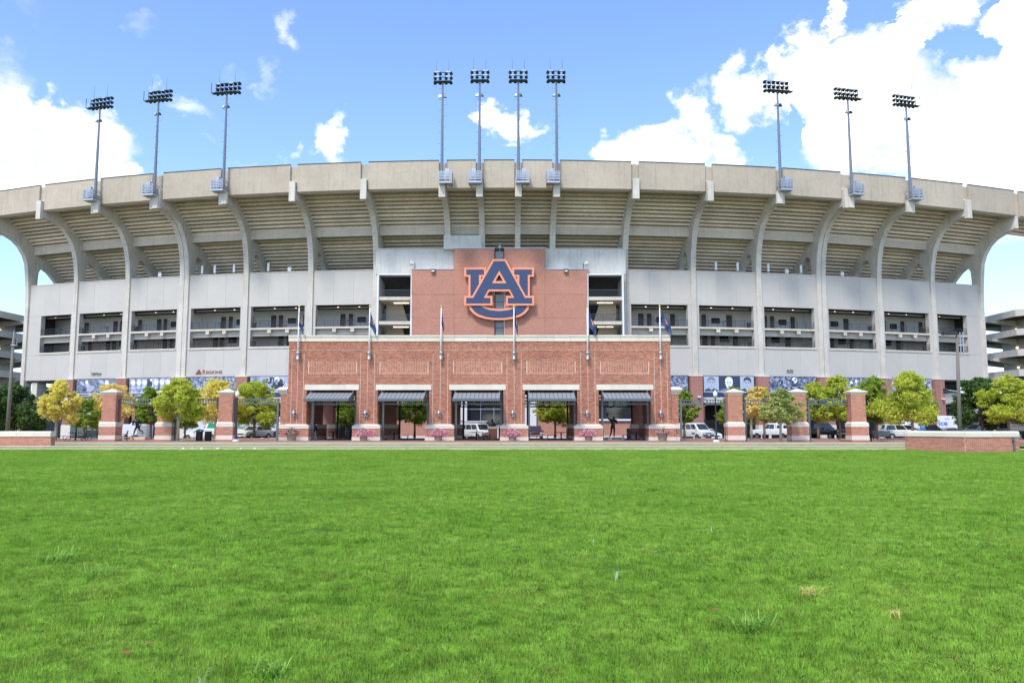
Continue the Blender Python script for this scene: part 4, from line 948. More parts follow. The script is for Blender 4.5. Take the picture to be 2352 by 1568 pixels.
    # ground floor seen through the brick gate
    pb('ground_wall', 905, 1057.5, 880, 1010, YT-.6, 2, 'tower_brick'); pb('ground_wall', 1232, 1462, 880, 1010, YT-.6, 2, 'tower_brick')
    pb('base_course', 905, 1057.5, 1001, 1011, YT-.75, .4, 'white_stone'); pb('base_course', 1232.5, 1453, 1001, 1011, YT-.75, .4, 'white_stone')
    pb('white_pier', 1058, 1072.5, 880, 1011, YT-1, 2, 'white_stone'); pb('white_pier', 1205.5, 1232, 880, 1011, YT-1, 2, 'white_stone')
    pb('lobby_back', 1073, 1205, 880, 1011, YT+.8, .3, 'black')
    for (x0, x1) in ((1073, 1103.6), (1104.6, 1134), (1135, 1165), (1166, 1205)):
        for (y0, y1) in ((900, 909.5), (910.5, 939), (940, 976)): pb('window_pane', x0+.3, x1-.3, y0, y1, YT+.05, .06, 'glass_dark')
    mb = MB()
    for x in (1073, 1104.1, 1134.5, 1165.5, 1204.5): pbox(mb, x-.7, x+.7, 890, 1010, YT-.1, .15)
    part('mullions', mb, 'galvanised', TW)
    mb = MB()
    for y in (910, 939.5, 976.5): pbox(mb, 1073, 1205, y-.7, y+.7, YT-.13, .03)
    part('transoms', mb, 'galvanised', TW)
    pb('entrance_door', 1120, 1129, 984, 1010, YT-.05, .1, 'glass_dark'); pb('door_frame', 1141, 1145, 981, 1010, YT-.3, .2, 'white_metal')
    lettering('EAST ELEVATOR', .5, PX(1160, YT)-PX(1118, YT), P(1138, 980.7, YT-.4), 0, 'white_print', TW)
    # window with white frame behind the throwing statue
    pb('side_window', 1375, 1450, 920, 961.5, YT-.65, .1, 'glass_dark'); pb('window_sill', 1372, 1453, 961.8, 966, YT-.9, .3, 'white_metal'); pb('window_frame', 1450.5, 1453, 920, 961.5, YT-.8, .2, 'white_metal')
    pb('brick_buttress', 1453.5, 1485, 880, 1010, YT-.9, 2, 'tower_brick')
    lettering('', .1, 1, (0, 0, 0), 0, 'navy', TW) if False else None
tower()
# small lamp on top of the tower, floodlights on the side coping
def roof_lamps():
    c = P(1148, 571, YT+.3); t = thing('roof_beacon', 'round lamp on a short post atop the brick tower', 'lamp', c); t.scale = (.75, .75, .85)
    part('post', MB().tube([(0, 0, -.6), (0, 0, .05)], .06, 6), 'galvanised', t, False); part('shade', MB().lathe([(.38, .05), (.40, .25), (.25, .55), (.08, .62), (.10, .85), (.03, .95)], (0,0,0), 12), 'galvanised', t, False)
    for x, lab in ((950, 'white spotlight on the coping left of the big letters'), (1343, 'white spotlight on the coping right of the big letters')):
        s = -1 if x < 1100 else 1
        c = P(x+3*-s, 617, YT+.4); t = thing('spotlight', lab, 'spotlight', c); part('post', MB().tube([(0, 0, 0), (0, 0, .75), (-.2*s*-1, 0, .85)], .05, 6), 'dark_metal', t, False)
        m = Matrix.Translation((s*.35, -.1, .72)) @ Matrix.Rotation(R_(70*s), 4, 'Y'); me = MB().lathe([(.12, -.25), (.3, .1), (.34, .3)], (0,0,0), 12).mesh('lamp_head'); me.transform(m); part('lamp_head', me, 'white_metal', t, False)
    for x, lab in ((995, 'small wall floodlight at the top of the left brick panel'), (1300, 'small wall floodlight at the top of the right brick panel')):
        c = P(x, 622, YT); t = thing('wall_floodlight', lab, 'lamp', c); part('housing', MB().frustum((-.3, .3, -.4, 0), -.25, (-.3, .3, -.25, 0), .25), 'dark_metal', t, False); part('lens', MB().box(-.2, .2, -.42, -.37, -.2, .0), 'globe', t, False)
roof_lamps()
# big AU letters
def au():
    Y = YT-.55
    def W(p):   # crop coordinates -> photo -> world
        return P((1500+p[0]/2.352)/1.7415, (900+p[1]/2.352)/1.7415, Y)
    c = W((1168, 610)); t = thing('letter_sign', 'giant interlocking A and U letters in navy with an orange border', 'sign', (c.x, Y, c.z))
    mir = lambda pts: [(2336-x, y) for x, y in reversed(pts)]
    def plate(name, outline, m, y0, y1, holes=()):
        bm = bmesh.new()
        loops = []
        for o in [outline]+list(holes):
            vs = [bm.verts.new((W(p).x, 0, W(p).z)) for p in o]; es = [bm.edges.new((vs[i], vs[(i+1) % len(vs)])) for i in range(len(vs))]; loops += es
        bmesh.ops.triangle_fill(bm, use_beauty=True, use_dissolve=False, edges=loops)
        bmesh.ops.recalc_face_normals(bm, faces=bm.faces)
        r = bmesh.ops.extrude_face_region(bm, geom=list(bm.faces)); 
        for v in bm.verts: v.co.y = Y+y1
        for v in [g for g in r['geom'] if isinstance(g, bmesh.types.BMVert)]: v.co.y = Y+y0
        bmesh.ops.recalc_face_normals(bm, faces=bm.faces)
        me = bpy.data.meshes.new(name); bm.to_mesh(me); bm.free(); return part(name, me, m, t)
    bowl_o = [(878,755),(893,797),(922,832),(967,862),(1032,882),(1100,893),(1168,896)]; bowl_i = [(1008,755),(1040,768),(1095,785),(1168,792)]
    U_o = [(840,403),(1046,403),(1046,490),(999,490),(999,560),(1100,700),(1100,755)][:0]
    left_arm = [(840,403),(1046,403),(1046,489),(1000,489),(1000,600),(960,700),(880,700),(880,489),(840,489)]
    left_arm_n = [(860,421),(1026,421),(1026,470),(978,470),(978,590),(935,668),(899,668),(899,470),(860,470)]
    for f in (lambda p: p, mir):
        plate('u_arm_border', f(left_arm), 'logo_orange', -.25, .2); plate('u_arm_face', f(left_arm_n), 'logo_navy', -.285, -.24)
    bo = bowl_o+mir(bowl_o)[1:]; bi = bowl_i+mir(bowl_i)[1:]
    plate('u_bowl_border', bo+bi[::-1], 'logo_orange', -.25, .2)
    no = [(903,757),(915,787),(941,818),(982,844),(1042,863),(1105,873),(1168,876)]; ni = [(985,757),(1025,784),(1085,803),(1168,811)]
    no = no+mir(no)[1:]; ni = ni+mir(ni)[1:]
    plate('u_bowl_face', no+ni[::-1], 'logo_navy', -.285, -.24)
    A_o = [(1110,327),(1230,327),(1418,671),(1496,671),(1496,761),(1231,761),(1231,671),(1284,671),(1262,629),(1075,629),(1052,671),(1106,671),(1106,761),(840,761),(840,671),(917,671)]
    A_n = [(1119,347),(1221,347),(1410,690),(1477,690),(1477,741),(1250,741),(1250,690),(1311,690),(1268,609),(1067,609),(1022,690),(1086,690),(1086,741),(860,741),(860,690),(926,690)]
    plate('a_border', A_o, 'logo_orange', -.5, -.29, [[(1168,470),(1204,533),(1134,533)]]); plate('a_face', A_n, 'logo_navy', -.545, -.505, [[(1168,432),(1238,553),(1100,553)]])
    mb = MB()
    for p in ((930, 450), (1400, 450), (1168, 380), (930, 715), (1400, 715), (1168, 850)):
        q = W(p); mb.box(q.x-.1, q.x+.1, Y-.28, Y+.56, q.z-.1, q.z+.1)
    part('mounting_blocks', mb, 'dark_metal', t)
au()

# ------------------------------------------------------------ BRICK GATE BUILDING
YG = 80.0
GT = thing('gate_building', 'long flat-topped brick gate building with five awninged openings and a cream cornice', 'building', (-3.8, YG, ZP))
OPEN = [(703.5, 818.5), (867, 985.5), (1036, 1156.5), (1205.5, 1326.5), (1375.5, 1496.5)]
ZTOP = PZ(770, YG); ZCOR = PZ(784, YG); ZLT = PZ(882.8, YG); ZOP = PZ(895.3, YG); ZB1 = PZ(973.5, YG); ZB0 = PZ(984, YG); ZBASE = PZ(1003, YG)
GX0, GX1 = PX(662.5, YG, 850), PX(1540, YG, 850)
OX = [(PX(a, YG, 950), PX(b, YG, 950)) for a, b in OPEN]
DEPTH = 13.2
def gate():
    g = lambda name, mb, m: part(name, mb, m, GT)
    piers = [(GX0, OX[0][0])]+[(OX[i][1], OX[i+1][0]) for i in range(4)]+[(OX[4][1], GX1)]
    # upper wall core and pier cores in mortar colour, bricks stand proud of them
    g('upper_wall', MB().box(GX0, GX1, YG, YG+.6, ZOP, ZCOR), 'mortar')
    g('rear_wall', MB().box(GX0, GX1, YG+DEPTH-.6, YG+DEPTH, ZOP, ZCOR-.3), 'pier_brick')
    g('side_wall', MB().box(GX0, GX0+.5, YG+.61, YG+DEPTH-.61, ZOP, ZCOR-.3), 'pier_brick'); g('side_wall', MB().box(GX1-.5, GX1, YG+.61, YG+DEPTH-.61, ZOP, ZCOR-.3), 'pier_brick')
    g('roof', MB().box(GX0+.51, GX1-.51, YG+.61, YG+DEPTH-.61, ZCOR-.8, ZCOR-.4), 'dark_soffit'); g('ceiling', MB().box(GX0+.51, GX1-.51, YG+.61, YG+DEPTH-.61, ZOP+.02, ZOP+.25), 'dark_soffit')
    faces = []
    W = GX1-GX0; hl = ZCOR-ZLT
    holes = []; sold = [(0, W, PZ(801, YG)-ZLT-.02, PZ(796.2, YG)-ZLT)]; stk = []
    holes.append((-1, W+1, PZ(801.5, YG)-ZLT, PZ(796, YG)-ZLT))
    for (a, b) in OX:
        c = (a+b)/2-GX0; w = 2.43; t, bt = PZ(861.8, YG)-ZLT, PZ(824.5, YG)-ZLT
        holes.append((c-w, c+w, t-.02, bt+.02)); sold += [(c-w, c+w, bt-.22, bt), (c-w, c+w, t, t+.22)]; stk.append((c-w+.06, c+w-.06, t+.24, bt-.24))
    main = bricks_on(None, None, None, W, hl, 0, holes, sold[:1]); recess = bricks_on(None, None, None, 0, 0, 0, (), sold[1:]) if False else []
    faces.append(((GX0, YG, ZLT), (1, 0, 0), (0, -1, 0), main, .03))
    H = BL
    sp2 = []
    for (a0, a1, c0, c1) in sold[1:]:
        k = int((a1-a0)/.1); sp2 += [(a0+i*(a1-a0)/k, c0, (a1-a0)/k, c1-c0) for i in range(k)]
    faces.append(((GX0, YG, ZLT), (1, 0, 0), (0, -1, 0), sp2, .022))
    sp3 = []
    for (a0, a1, c0, c1) in stk:
        k = int((a1-a0)/.245); j = int((c1-c0)/.088)
        sp3 += [(a0+i*(a1-a0)/k, c0+q*(c1-c0)/j, (a1-a0)/k, (c1-c0)/j) for i in range(k) for q in range(j)]
    faces.append(((GX0, YG, ZLT), (1, 0, 0), (0, -1, 0), sp3, .012))
    pierfaces = []
    for n, (a, b) in enumerate(piers):
        # between lintels above openings (lintel zone) and shaft
        g('pier_core', MB().box(a, b, YG+.001, YG+1.6, ZP, ZOP-.001), 'mortar')
        pe = .32
        la, lb = (a if n == 0 else a+.22), (b if n == 5 else b-.22)
        pierfaces.append(((la, YG, ZOP), (1, 0, 0), (0, -1, 0), bricks_on(0, 0, 0, lb-la, ZLT-ZOP, 0), .03))
        pierfaces.append(((a, YG, ZB1), (1, 0, 0), (0, -1, 0), bricks_on(0, 0, 0, b-a, ZOP-ZB1, 0), .03))
        pierfaces.append(((a-pe, YG-.3, ZBASE), (1, 0, 0), (0, -1, 0), bricks_on(0, 0, 0, b-a+2*pe, ZB0-ZBASE, 0), .012))
        if n > 0: pierfaces.append(((a, YG+1.6, ZB1), (0, -1, 0), (-1, 0, 0), bricks_on(0, 0, 0, 1.6, ZOP-ZB1, 0), .01))
        if n < 5: pierfaces.append(((b, YG, ZB1), (0, 1, 0), (1, 0, 0), bricks_on(0, 0, 0, 1.6, ZOP-ZB1, 0), .01))
        for s, xx in ((-1, a-pe), (1, b+pe)): pierfaces.append(((xx, YG+1.9 if s < 0 else YG-.3, ZBASE), (0, -s*-1 if s > 0 else -1, 0), (s, 0, 0), bricks_on(0, 0, 0, 2.2, ZB0-ZBASE, 0), .008))
        g('plinth_core', MB().box(a-pe, b+pe, YG-.3, YG+1.9, ZP, ZB0-.001), 'mortar')
        g('base_stone', MB().box(a-pe-.03, b+pe+.03, YG-.36, YG+1.96, ZP, ZBASE), 'stone')
        g('band_stone', MB().box(a-pe-.02, b+pe+.02, YG-.34, YG+1.94, ZB0, ZB1-.16), 'stone'); g('band_stone', MB().frustum((a-pe+.02, b+pe-.02, YG-.3, YG+1.9), ZB1-.155, (a-.03, b+.03, YG-.04, YG+1.63), ZB1), 'stone')
    cnt = lay_bricks(GT, pierfaces[:3], 300)
    lay_bricks(GT, faces+pierfaces[3:], 0)
    # rear piers, outer side walls
    for n, (a, b) in enumerate(piers):
        Y0 = YG+DEPTH-1.6
        g('rear_pier', MB().box(a, b, Y0, YG+DEPTH, ZB1, ZOP), 'pier_brick'); g('rear_pier', MB().box(a-.3, b+.3, Y0-.3, YG+DEPTH+.3, ZBASE, ZB0), 'pier_brick')
        g('rear_band', MB().box(a-.33, b+.33, Y0-.33, YG+DEPTH+.33, ZB0, ZB1-.001), 'stone'); g('rear_base', MB().box(a-.33, b+.33, Y0-.33, YG+DEPTH+.33, ZP, ZBASE-.001), 'stone')
    for s, x in ((1, GX0), (-1, GX1)):
        x0, x1 = sorted((x, x+s*1.55)); g('side_pier', MB().box(x0, x1, YG+4.6, YG+8.4, ZB1, ZOP), 'pier_brick'); x0, x1 = sorted((x, x+s*1.9)); g('side_pier', MB().box(x0, x1, YG+4.3, YG+8.7, ZBASE, ZB0), 'pier_brick')
        g('side_band', MB().box(x0-.03, x1+.03, YG+4.27, YG+8.73, ZB0, ZB1-.001), 'stone'); g('side_base', MB().box(x0-.03, x1+.03, YG+4.27, YG+8.73, ZP, ZBASE-.001), 'stone')
    # cornice in separate stones, lintels in four stones each
    n = 23
    for i in range(n):
        a = GX0-.05+(W+.1)*i/n; b = GX0-.05+(W+.1)*(i+1)/n
        g('cornice_stone', MB().box(a+.006, b-.006, YG-.10-.003*(i % 3), YG+1.0, ZCOR, ZTOP-.16), 'stone'); g('coping_stone', MB().box(a+.004, b-.004, YG-.17, YG+1.1, ZTOP-.158, ZTOP+.006*(i % 3)), 'stone')
    for (a, b) in OX:
        for k in range(4):
            x0 = a-.22+(b-a+.44)*k/4; x1 = a-.22+(b-a+.44)*(k+1)/4; g('lintel_stone', MB().box(x0+.005, x1-.005, YG-.09-.004*(k % 2), YG+.8, ZOP, ZLT), 'stone')
        # same lintel lines inside
    # vertical control joints either side of the piers
    for n, (a, b) in enumerate(piers):
        c = (a+b)/2
        for x in (a+.35, c, b-.35):
            g('joint', MB().box(x-.018, x+.018, YG-.05, YG, ZB1+.02, PZ(812, YG)), 'stone')
    for (a, b) in OX:
        # steel portal with picket transom and ring
        for YY, m in ((YG+.9, 'slate_metal'), (YG+DEPTH-.9, 'dark_metal')):
            zt = PZ(912, YG); zb = PZ(927, YG)
            for x in (a+.42, b-.22): g('portal_post', MB().box(x-.1, x+.1, YY-.1, YY+.1, ZP, ZOP-.02), m)
            g('transom_rail', MB().box(a+.02, b-.02, YY-.05, YY+.05, zb-.07, zb+.07), m); g('transom_rail', MB().box(a+.02, b-.02, YY-.05, YY+.05, zt-.07, zt+.07), m)
            mb = MB(); k = 22
            for q in range(k):
                x = a+(b-a)*(q+.5)/k
                if abs(x-(a+b)/2) < .42: continue
                mb.box(x-.03, x+.03, YY-.03, YY+.03, zb+.07, zt-.07)
            g('pickets', mb, m)
            ring((a+b)/2, YY, (zt+zb)/2, .40, .075, m, GT)
        # awning
        ya, yb = YG-.05, YG-2.35; za = PZ(901.5, ya); zb = PZ(915.8, yb); xa, xb = a+.33, b-.33
        n = 11
        for k in range(n):
            x0 = xa+(xb-xa)*k/n; x1 = xa+(xb-xa)*(k+1)/n
            mb = MB(); mb.prism([(x0+.025, ya, za), (x1-.025, ya, za), (x1-.025, yb, zb), (x0+.025, yb, zb)], [(x0+.025, ya, za-.05), (x1-.025, ya, za-.05), (x1-.025, yb, zb-.05), (x0+.025, yb, zb-.05)]); g('awning_panel', recalc(mb.mesh('awning_panel')), 'seam_roof')
        mb = MB()
        for k in range(n+1):
            x0 = xa+(xb-xa)*k/n; mb.prism([(x0-.014, ya, za-.05), (x0+.014, ya, za-.05), (x0+.014, yb, zb-.05), (x0-.014, yb, zb-.05)], [(x0-.014, ya, za+.035), (x0+.014, ya, za+.035), (x0+.014, yb, zb+.035), (x0-.014, yb, zb+.035)])
        g('awning_seams', recalc(mb.mesh('awning_seams')), 'slate_metal')
        g('awning_gutter', MB().box(xa-.04, xb+.04, yb-.08, yb-.005, zb-.2, zb+.05), 'slate_metal')
        for x in (xa+.05, xb-.05):
            mb = MB(); mb.prism([(x-.04, ya, za-.1), (x-.04, yb, zb-.1), (x-.04, yb, zb-.2), (x-.04, ya, zb-.2)], [(x+.04, ya, za-.1), (x+.04, yb, zb-.1), (x+.04, yb, zb-.2), (x+.04, ya, zb-.2)]); g('awning_bracket', recalc(mb.mesh('awning_bracket')), 'slate_metal')
            g('awning_post', MB().box(x-.07, x+.07, YG+.02, YG+.16, zb-.25, ZOP-.01), 'slate_metal')
    # half pillars at both ends
    for s, xo, xi in ((-1, PX(641.6, YG), GX0), (1, PX(1560.5, YG), GX1)):
        x0, x1 = sorted((xo, xi)); y0, y1 = YG+.15, YG+1.5; zt = PZ(906.5, YG)
        g('half_pillar_core', MB().box(x0, x1, y0, y1, ZP, zt), 'mortar')
        fs = [((x0, y0, ZB1), (1, 0, 0), (0, -1, 0), bricks_on(0, 0, 0, x1-x0, zt-ZB1, 0), .02)]
        lay_bricks(GT, fs, 0)
        xx0, xx1 = (x0-.2, x1-.34) if s < 0 else (x1*0+x0+.34, x1+.2)
        fs = [((xx0, y0-.2, ZBASE), (1, 0, 0), (0, -1, 0), bricks_on(0, 0, 0, xx1-xx0, ZB0-ZBASE, 0), .01)]; lay_bricks(GT, fs, 0)
        g('base_stone', MB().box(xx0, xx1, y0-.26, y1+.2, ZP, ZBASE-.002), 'stone'); g('plinth_core', MB().box(xx0, xx1, y0-.195, y1+.19, ZBASE, ZB0), 'mortar'); g('band_stone', MB().box(xx0, xx1, y0-.24, y1+.2, ZB0+.001, ZB1-.02), 'stone')
        ca, cb = (x0-.38, x1-.02) if s < 0 else (x0+.02, x1+.38)
        g('cap_stone', MB().frustum((x0+.02*s*-1 if s < 0 else x0+.02, x1-.02 if s < 0 else x1+.02, y0-.05, y1), zt, (ca, cb, y0-.38, y1+.3), zt+.5), 'stone')
        ta, tb = (x0-.1, x1-.02) if s < 0 else (x0+.02, x1+.1)
        g('cap_stone', MB().frustum((ca, cb, y0-.38, y1+.3), zt+.501, (ta, tb, y0-.05, y1), zt+.78), 'stone')
def ring(x, y, z, r, w, m, par):
    mb = MB(); n = 20
    pts = [(x+r*math.cos(2*PI*k/n), y, z+r*math.sin(2*PI*k/n)) for k in range(n+1)]
    n0 = 0
    for k in range(n):
        a0, a1 = 2*PI*k/n, 2*PI*(k+1)/n
        q = [(x+rr*math.cos(t), yy, z+rr*math.sin(t)) for t in (a0, a1) for rr in (r-w, r+w) for yy in (y-.06, y+.06)]
        mb.add(q, [(0, 1, 3, 2), (4, 6, 7, 5), (0, 4, 5, 1), (2, 3, 7, 6), (0, 2, 6, 4), (1, 5, 7, 3)])
    return part('ring', mb, m, par)
gate()
# small items fixed on the gate piers
PC = [676.5, 842.5, 1011, 1180.5, 1351, 1520]
WHICH = ['first', 'second', 'third', 'fourth', 'fifth', 'sixth']
def gate_fittings():
    proto = None
    for i, x in enumerate(PC):
        c = P(x-3 if i else x-1, 952, YG-.05)
        lab = '%s silver wall lantern from the left on the brick gate' % WHICH[i]
        if proto is None:
            proto = thing('wall_lantern', lab, 'lantern', c, 0, 'wall lanterns on the gate piers'); t = proto
            part('hood', MB().lathe([(.50, .22), (.52, .27), (.30, .40), (.16, .44), (.16, .60), (.05, .66)], (0, -.35, 0), 14), 'lamp_light', t, False, True)
            part('lamp_body', MB().lathe([(.12, -.42), (.16, -.36), (.20, -.1), (.20, .22)], (0, -.35, 0), 12), 'lamp_light', t, False, True)
            part('arm', MB().tube([(0, -.35, -.36), (.25, -.2, -.42), (.3, -.02, -.2)], .05, 6), 'lamp_light', t, False)
            part('wall_plate', MB().box(.2, .4, -.05, 0, -.35, -.05), 'lamp_light', t, False); t.scale = (.55, .55, .62)
        else: t = copy_tree(proto); t.location = c; t['label'] = lab
        # flagpole
    proto = None
    xs = [684, 847.5, 1012.5, 1180.5, 1350, 1517.5]; tops = [702, 699, 709, 703, 707, 704]
    tops = [702, 699, 708, 702, 706, 702]
    fl = [1, 1, 1, 1, 1, 1]
    for i, x in enumerate(xs):
        YF = YG-.42; b = P(x, 826, YF); tp = P(x, 706, YF).z
        lab = '%s white flagpole from the left, clamped to the top of the brick gate' % WHICH[i]
        if proto is None:
            proto = thing('flagpole', lab, 'flagpole', b, 0, 'flagpoles along the gate'); t = proto; H = tp-b.z
            part('pole', MB().tube([(0, 0, .1), (0, 0, H)], [.095, .055], 10), 'white_metal', t, False, True)
            part('sleeve', MB().lathe([(.10, 0), (.19, .04), (.19, .12), (.15, .15), (.15, .62), (.19, .65), (.19, .74), (.11, .80)], (0,0,0), 12), 'lamp_light', t, False, True)
            for z in (.1, .7): part('bracket', MB().box(-.08, .08, .05, .40, z-.05, z+.05), 'lamp_light', t, False)
            part('finial', MB().lathe([(.02, H), (.09, H+.05), (.11, H+.12), (.08, H+.2), (.01, H+.23)], (0,0,0), 10), 'gold', t, False, True)
        else: t = copy_tree(proto); t.location = b; t['label'] = lab
        # flag hanging limp
        T = P(x, 713, YF); s = [.6, .75, .28, .32, .8, 1.05][i]; drop = [2.2, 2.3, 2.2, 2.4, 2.4, 2.2][i]; k_or = 1
        f = thing('flag', '%s flag from the left, navy with an orange emblem, hanging limp on its pole' % WHICH[i], 'flag', T, 0, 'flags on the gate poles')
        nu, nv = 7, 12; vs = []
        for v in range(nv+1):
            q = v/nv
            for u in range(nu+1):
                p = u/nu; wid = s*min(1, .12+q*1.15)
                x1 = .09+p*wid*(1-.45*max(0, q-.65)); z1 = -drop*q*(1.0)*(.62+.38*p)-.3*p*s; y1 = .10*math.sin(p*9+q*3+i)*(.3+q)-.05*p
                vs.append((x1, y1, z1))
        fs = [(v*(nu+1)+u, v*(nu+1)+u+1, (v+1)*(nu+1)+u+1, (v+1)*(nu+1)+u) for v in range(nv) for u in range(nu)]
        mb = MB(); mb.add(vs, fs); o = part('cloth', mb, 'navy', f, False, True)
        emb = [fi for fi, _ in enumerate(fs) if 3 <= fi % nu <= 4 and 5 <= fi//nu <= 7]
        o.data.materials.append(M['logo_orange'])
        for e in emb:
            if (e*7 % 5) != 0: o.data.polygons[e].material_index = 1
gate_fittings()

# ------------------------------------------------------------ free-standing gateway pillars and beams
def pillar(label, xc, Y, w=1.30, front_sconce=False, single=300):
    x = PX(xc, Y, 950); t = thing('gateway_pillar', label, 'pillar', (x, Y, ZP), 0, 'brick gateway pillars'); h = w/2; D = 1.15
    z = lambda y: PZ(y, Y)
    zt = z(906); b1 = z(968.5); b0 = z(980); s1 = z(999.5); s0 = ZP+.14
    part('core', MB().box(x-h, x+h, Y, Y+D, ZP, zt), 'mortar', t)
    e = .12
    fs = [((x-h, Y, b1), (1, 0, 0), (0, -1, 0), bricks_on(0, 0, 0, w, zt-b1, 0), .012), ((x-h-e, Y-e, s1), (1, 0, 0), (0, -1, 0), bricks_on(0, 0, 0, w+2*e, b0-s1, 0), .012)]
    for sgn in (-1, 1):
        xx = x+sgn*h; u = (0, sgn, 0)
        fs.append(((xx, Y if sgn > 0 else Y+D, b1), u, (sgn, 0, 0), bricks_on(0, 0, 0, D, zt-b1, 0), .012)); fs.append(((xx+sgn*e, Y-e if sgn > 0 else Y+D+e, s1), u, (sgn, 0, 0), bricks_on(0, 0, 0, D+2*e, b0-s1, 0), .012))
    part('plinth_core', MB().box(x-h-e, x+h+e, Y-e, Y+D+e, s1-.02, b0), 'mortar', t)
    lay_bricks(t, fs, single)
    part('base_course', MB().box(x-h-e-.02, x+h+e+.02, Y-e-.02, Y+D+e+.02, ZP, s0), 'brick_single', t)
    part('base_stone', MB().box(x-h-e-.03, x+h+e+.03, Y-e-.03, Y+D+e+.03, s0, s1-.021), 'stone', t)
    part('band_stone', MB().box(x-h-e-.03, x+h+e+.03, Y-e-.03, Y+D+e+.03, b0+.001, b1-.13), 'stone', t); part('band_top', MB().frustum((x-h-e, x+h+e, Y-e, Y+D+e), b1-.129, (x-h-.02, x+h+.02, Y-.02, Y+D+.02), b1+.0), 'stone', t)
    c = .17
    part('cap_moulding', MB().frustum((x-h-.02, x+h+.02, Y-.02, Y+D+.02), zt, (x-h-c+.05, x+h+c-.05, Y-c+.05, Y+D+c-.05), zt+.20), 'stone', t)
    part('cap_slab', bevel_mesh(MB().box(x-h-c, x+h+c, Y-c, Y+D+c, zt+.201, zt+.30), 'cap_slab', .02), 'stone', t)
    part('cap_top', MB().frustum((x-h-c+.06, x+h+c-.06, Y-c+.06, Y+D+c-.06), zt+.301, (x-h+.18, x+h-.18, Y+.18, Y+D-.18), zt+.40), 'stone', t)
    part('cap_peak', MB().frustum((x-h+.2, x+h-.2, Y+.2, Y+D-.2), zt+.401, (x-.10, x+.10, Y+D/2-.08, Y+D/2+.08), zt+.56), 'stone', t)
    return t
PIL = [('brick gateway pillar nearest the left low wall', 249, 76.6), ('brick gateway pillar half hidden by the yellow-green tree', 377.5, 76.6), ('brick gateway pillar beside the left street lamp', 517.5, 76.6),
       ('brick gateway pillar beside the right street lamp', 1690, 74.6), ('brick gateway pillar just right of the pale young tree', 1836, 74.4), ('rightmost brick gateway pillar, by the picnic table', 1973, 74.2)]
for lab, x, Y in PIL: pillar(lab, x, Y)
for x, Y, lab in ((388, 76.6, 'silver wall lantern on the pillar behind the yellow-green tree'), (1829, 74.4, 'silver wall lantern on the pillar right of the pale young tree')):
    src = [o for o in bpy.data.objects if o.name == 'wall_lantern'][0]; t = copy_tree(src); t.location = P(x-3, 953, Y-.02); t['label'] = lab
def beam(label, xa, xb, Y, posts, yt=916.5, yb=926.5):
    x0, x1 = PX(xa, Y, 920), PX(xb, Y, 920); zt, zb = PZ(yt, Y), PZ(yb, Y); c = (x0+x1)/2
    t = thing('picket_beam', label, 'beam', (c, Y, ZP), 0, 'picket beams between the pillars')
    for z in (zt, zb):
        for xa_, xb_ in ((x0, c-.25), (c+.25, x1)): part('rail', MB().box(xa_, xb_, Y-.07, Y+.07, z-.05, z+.05), 'slate_metal', t)
    n = int((x1-x0)/.235)
    for k in range(n):
        x = x0+(x1-x0)*(k+.5)/n
        if abs(x-c) > .38: part('picket', MB().box(x-.035, x+.035, Y-.03, Y+.03, zb+.07, zt-.07), 'slate_metal', t)
    ring(c, Y, (zt+zb)/2, .31, .05, 'slate_metal', t)
    for xp in posts: x = PX(xp, Y, 960); part('post', MB().box(x-.09, x+.09, Y-.09, Y+.09, ZP, zt+.1), 'slate_metal', t)
beam('picket beam with an empty ring between the two leftmost pillars', 268, 361, 77.2, [271.5])
beam('picket beam crossing behind the yellow-green tree', 399, 500, 77.2, [402.5])
beam('picket beam between the left street lamp and the gate building', 536, 641, 77.2, [541, 638])
beam('picket beam between the gate building and the right street lamp', 1562, 1671, 75.4, [1564, 1667], 919, 928.5)
beam('picket beam behind the orange-yellow and pale trees', 1709, 1817, 75.2, [1711.5, 1814], 919, 928.5)
beam('rightmost picket beam, in front of the tall lime trees', 1856, 1956, 75.0, [1858, 1952], 919, 928.5)

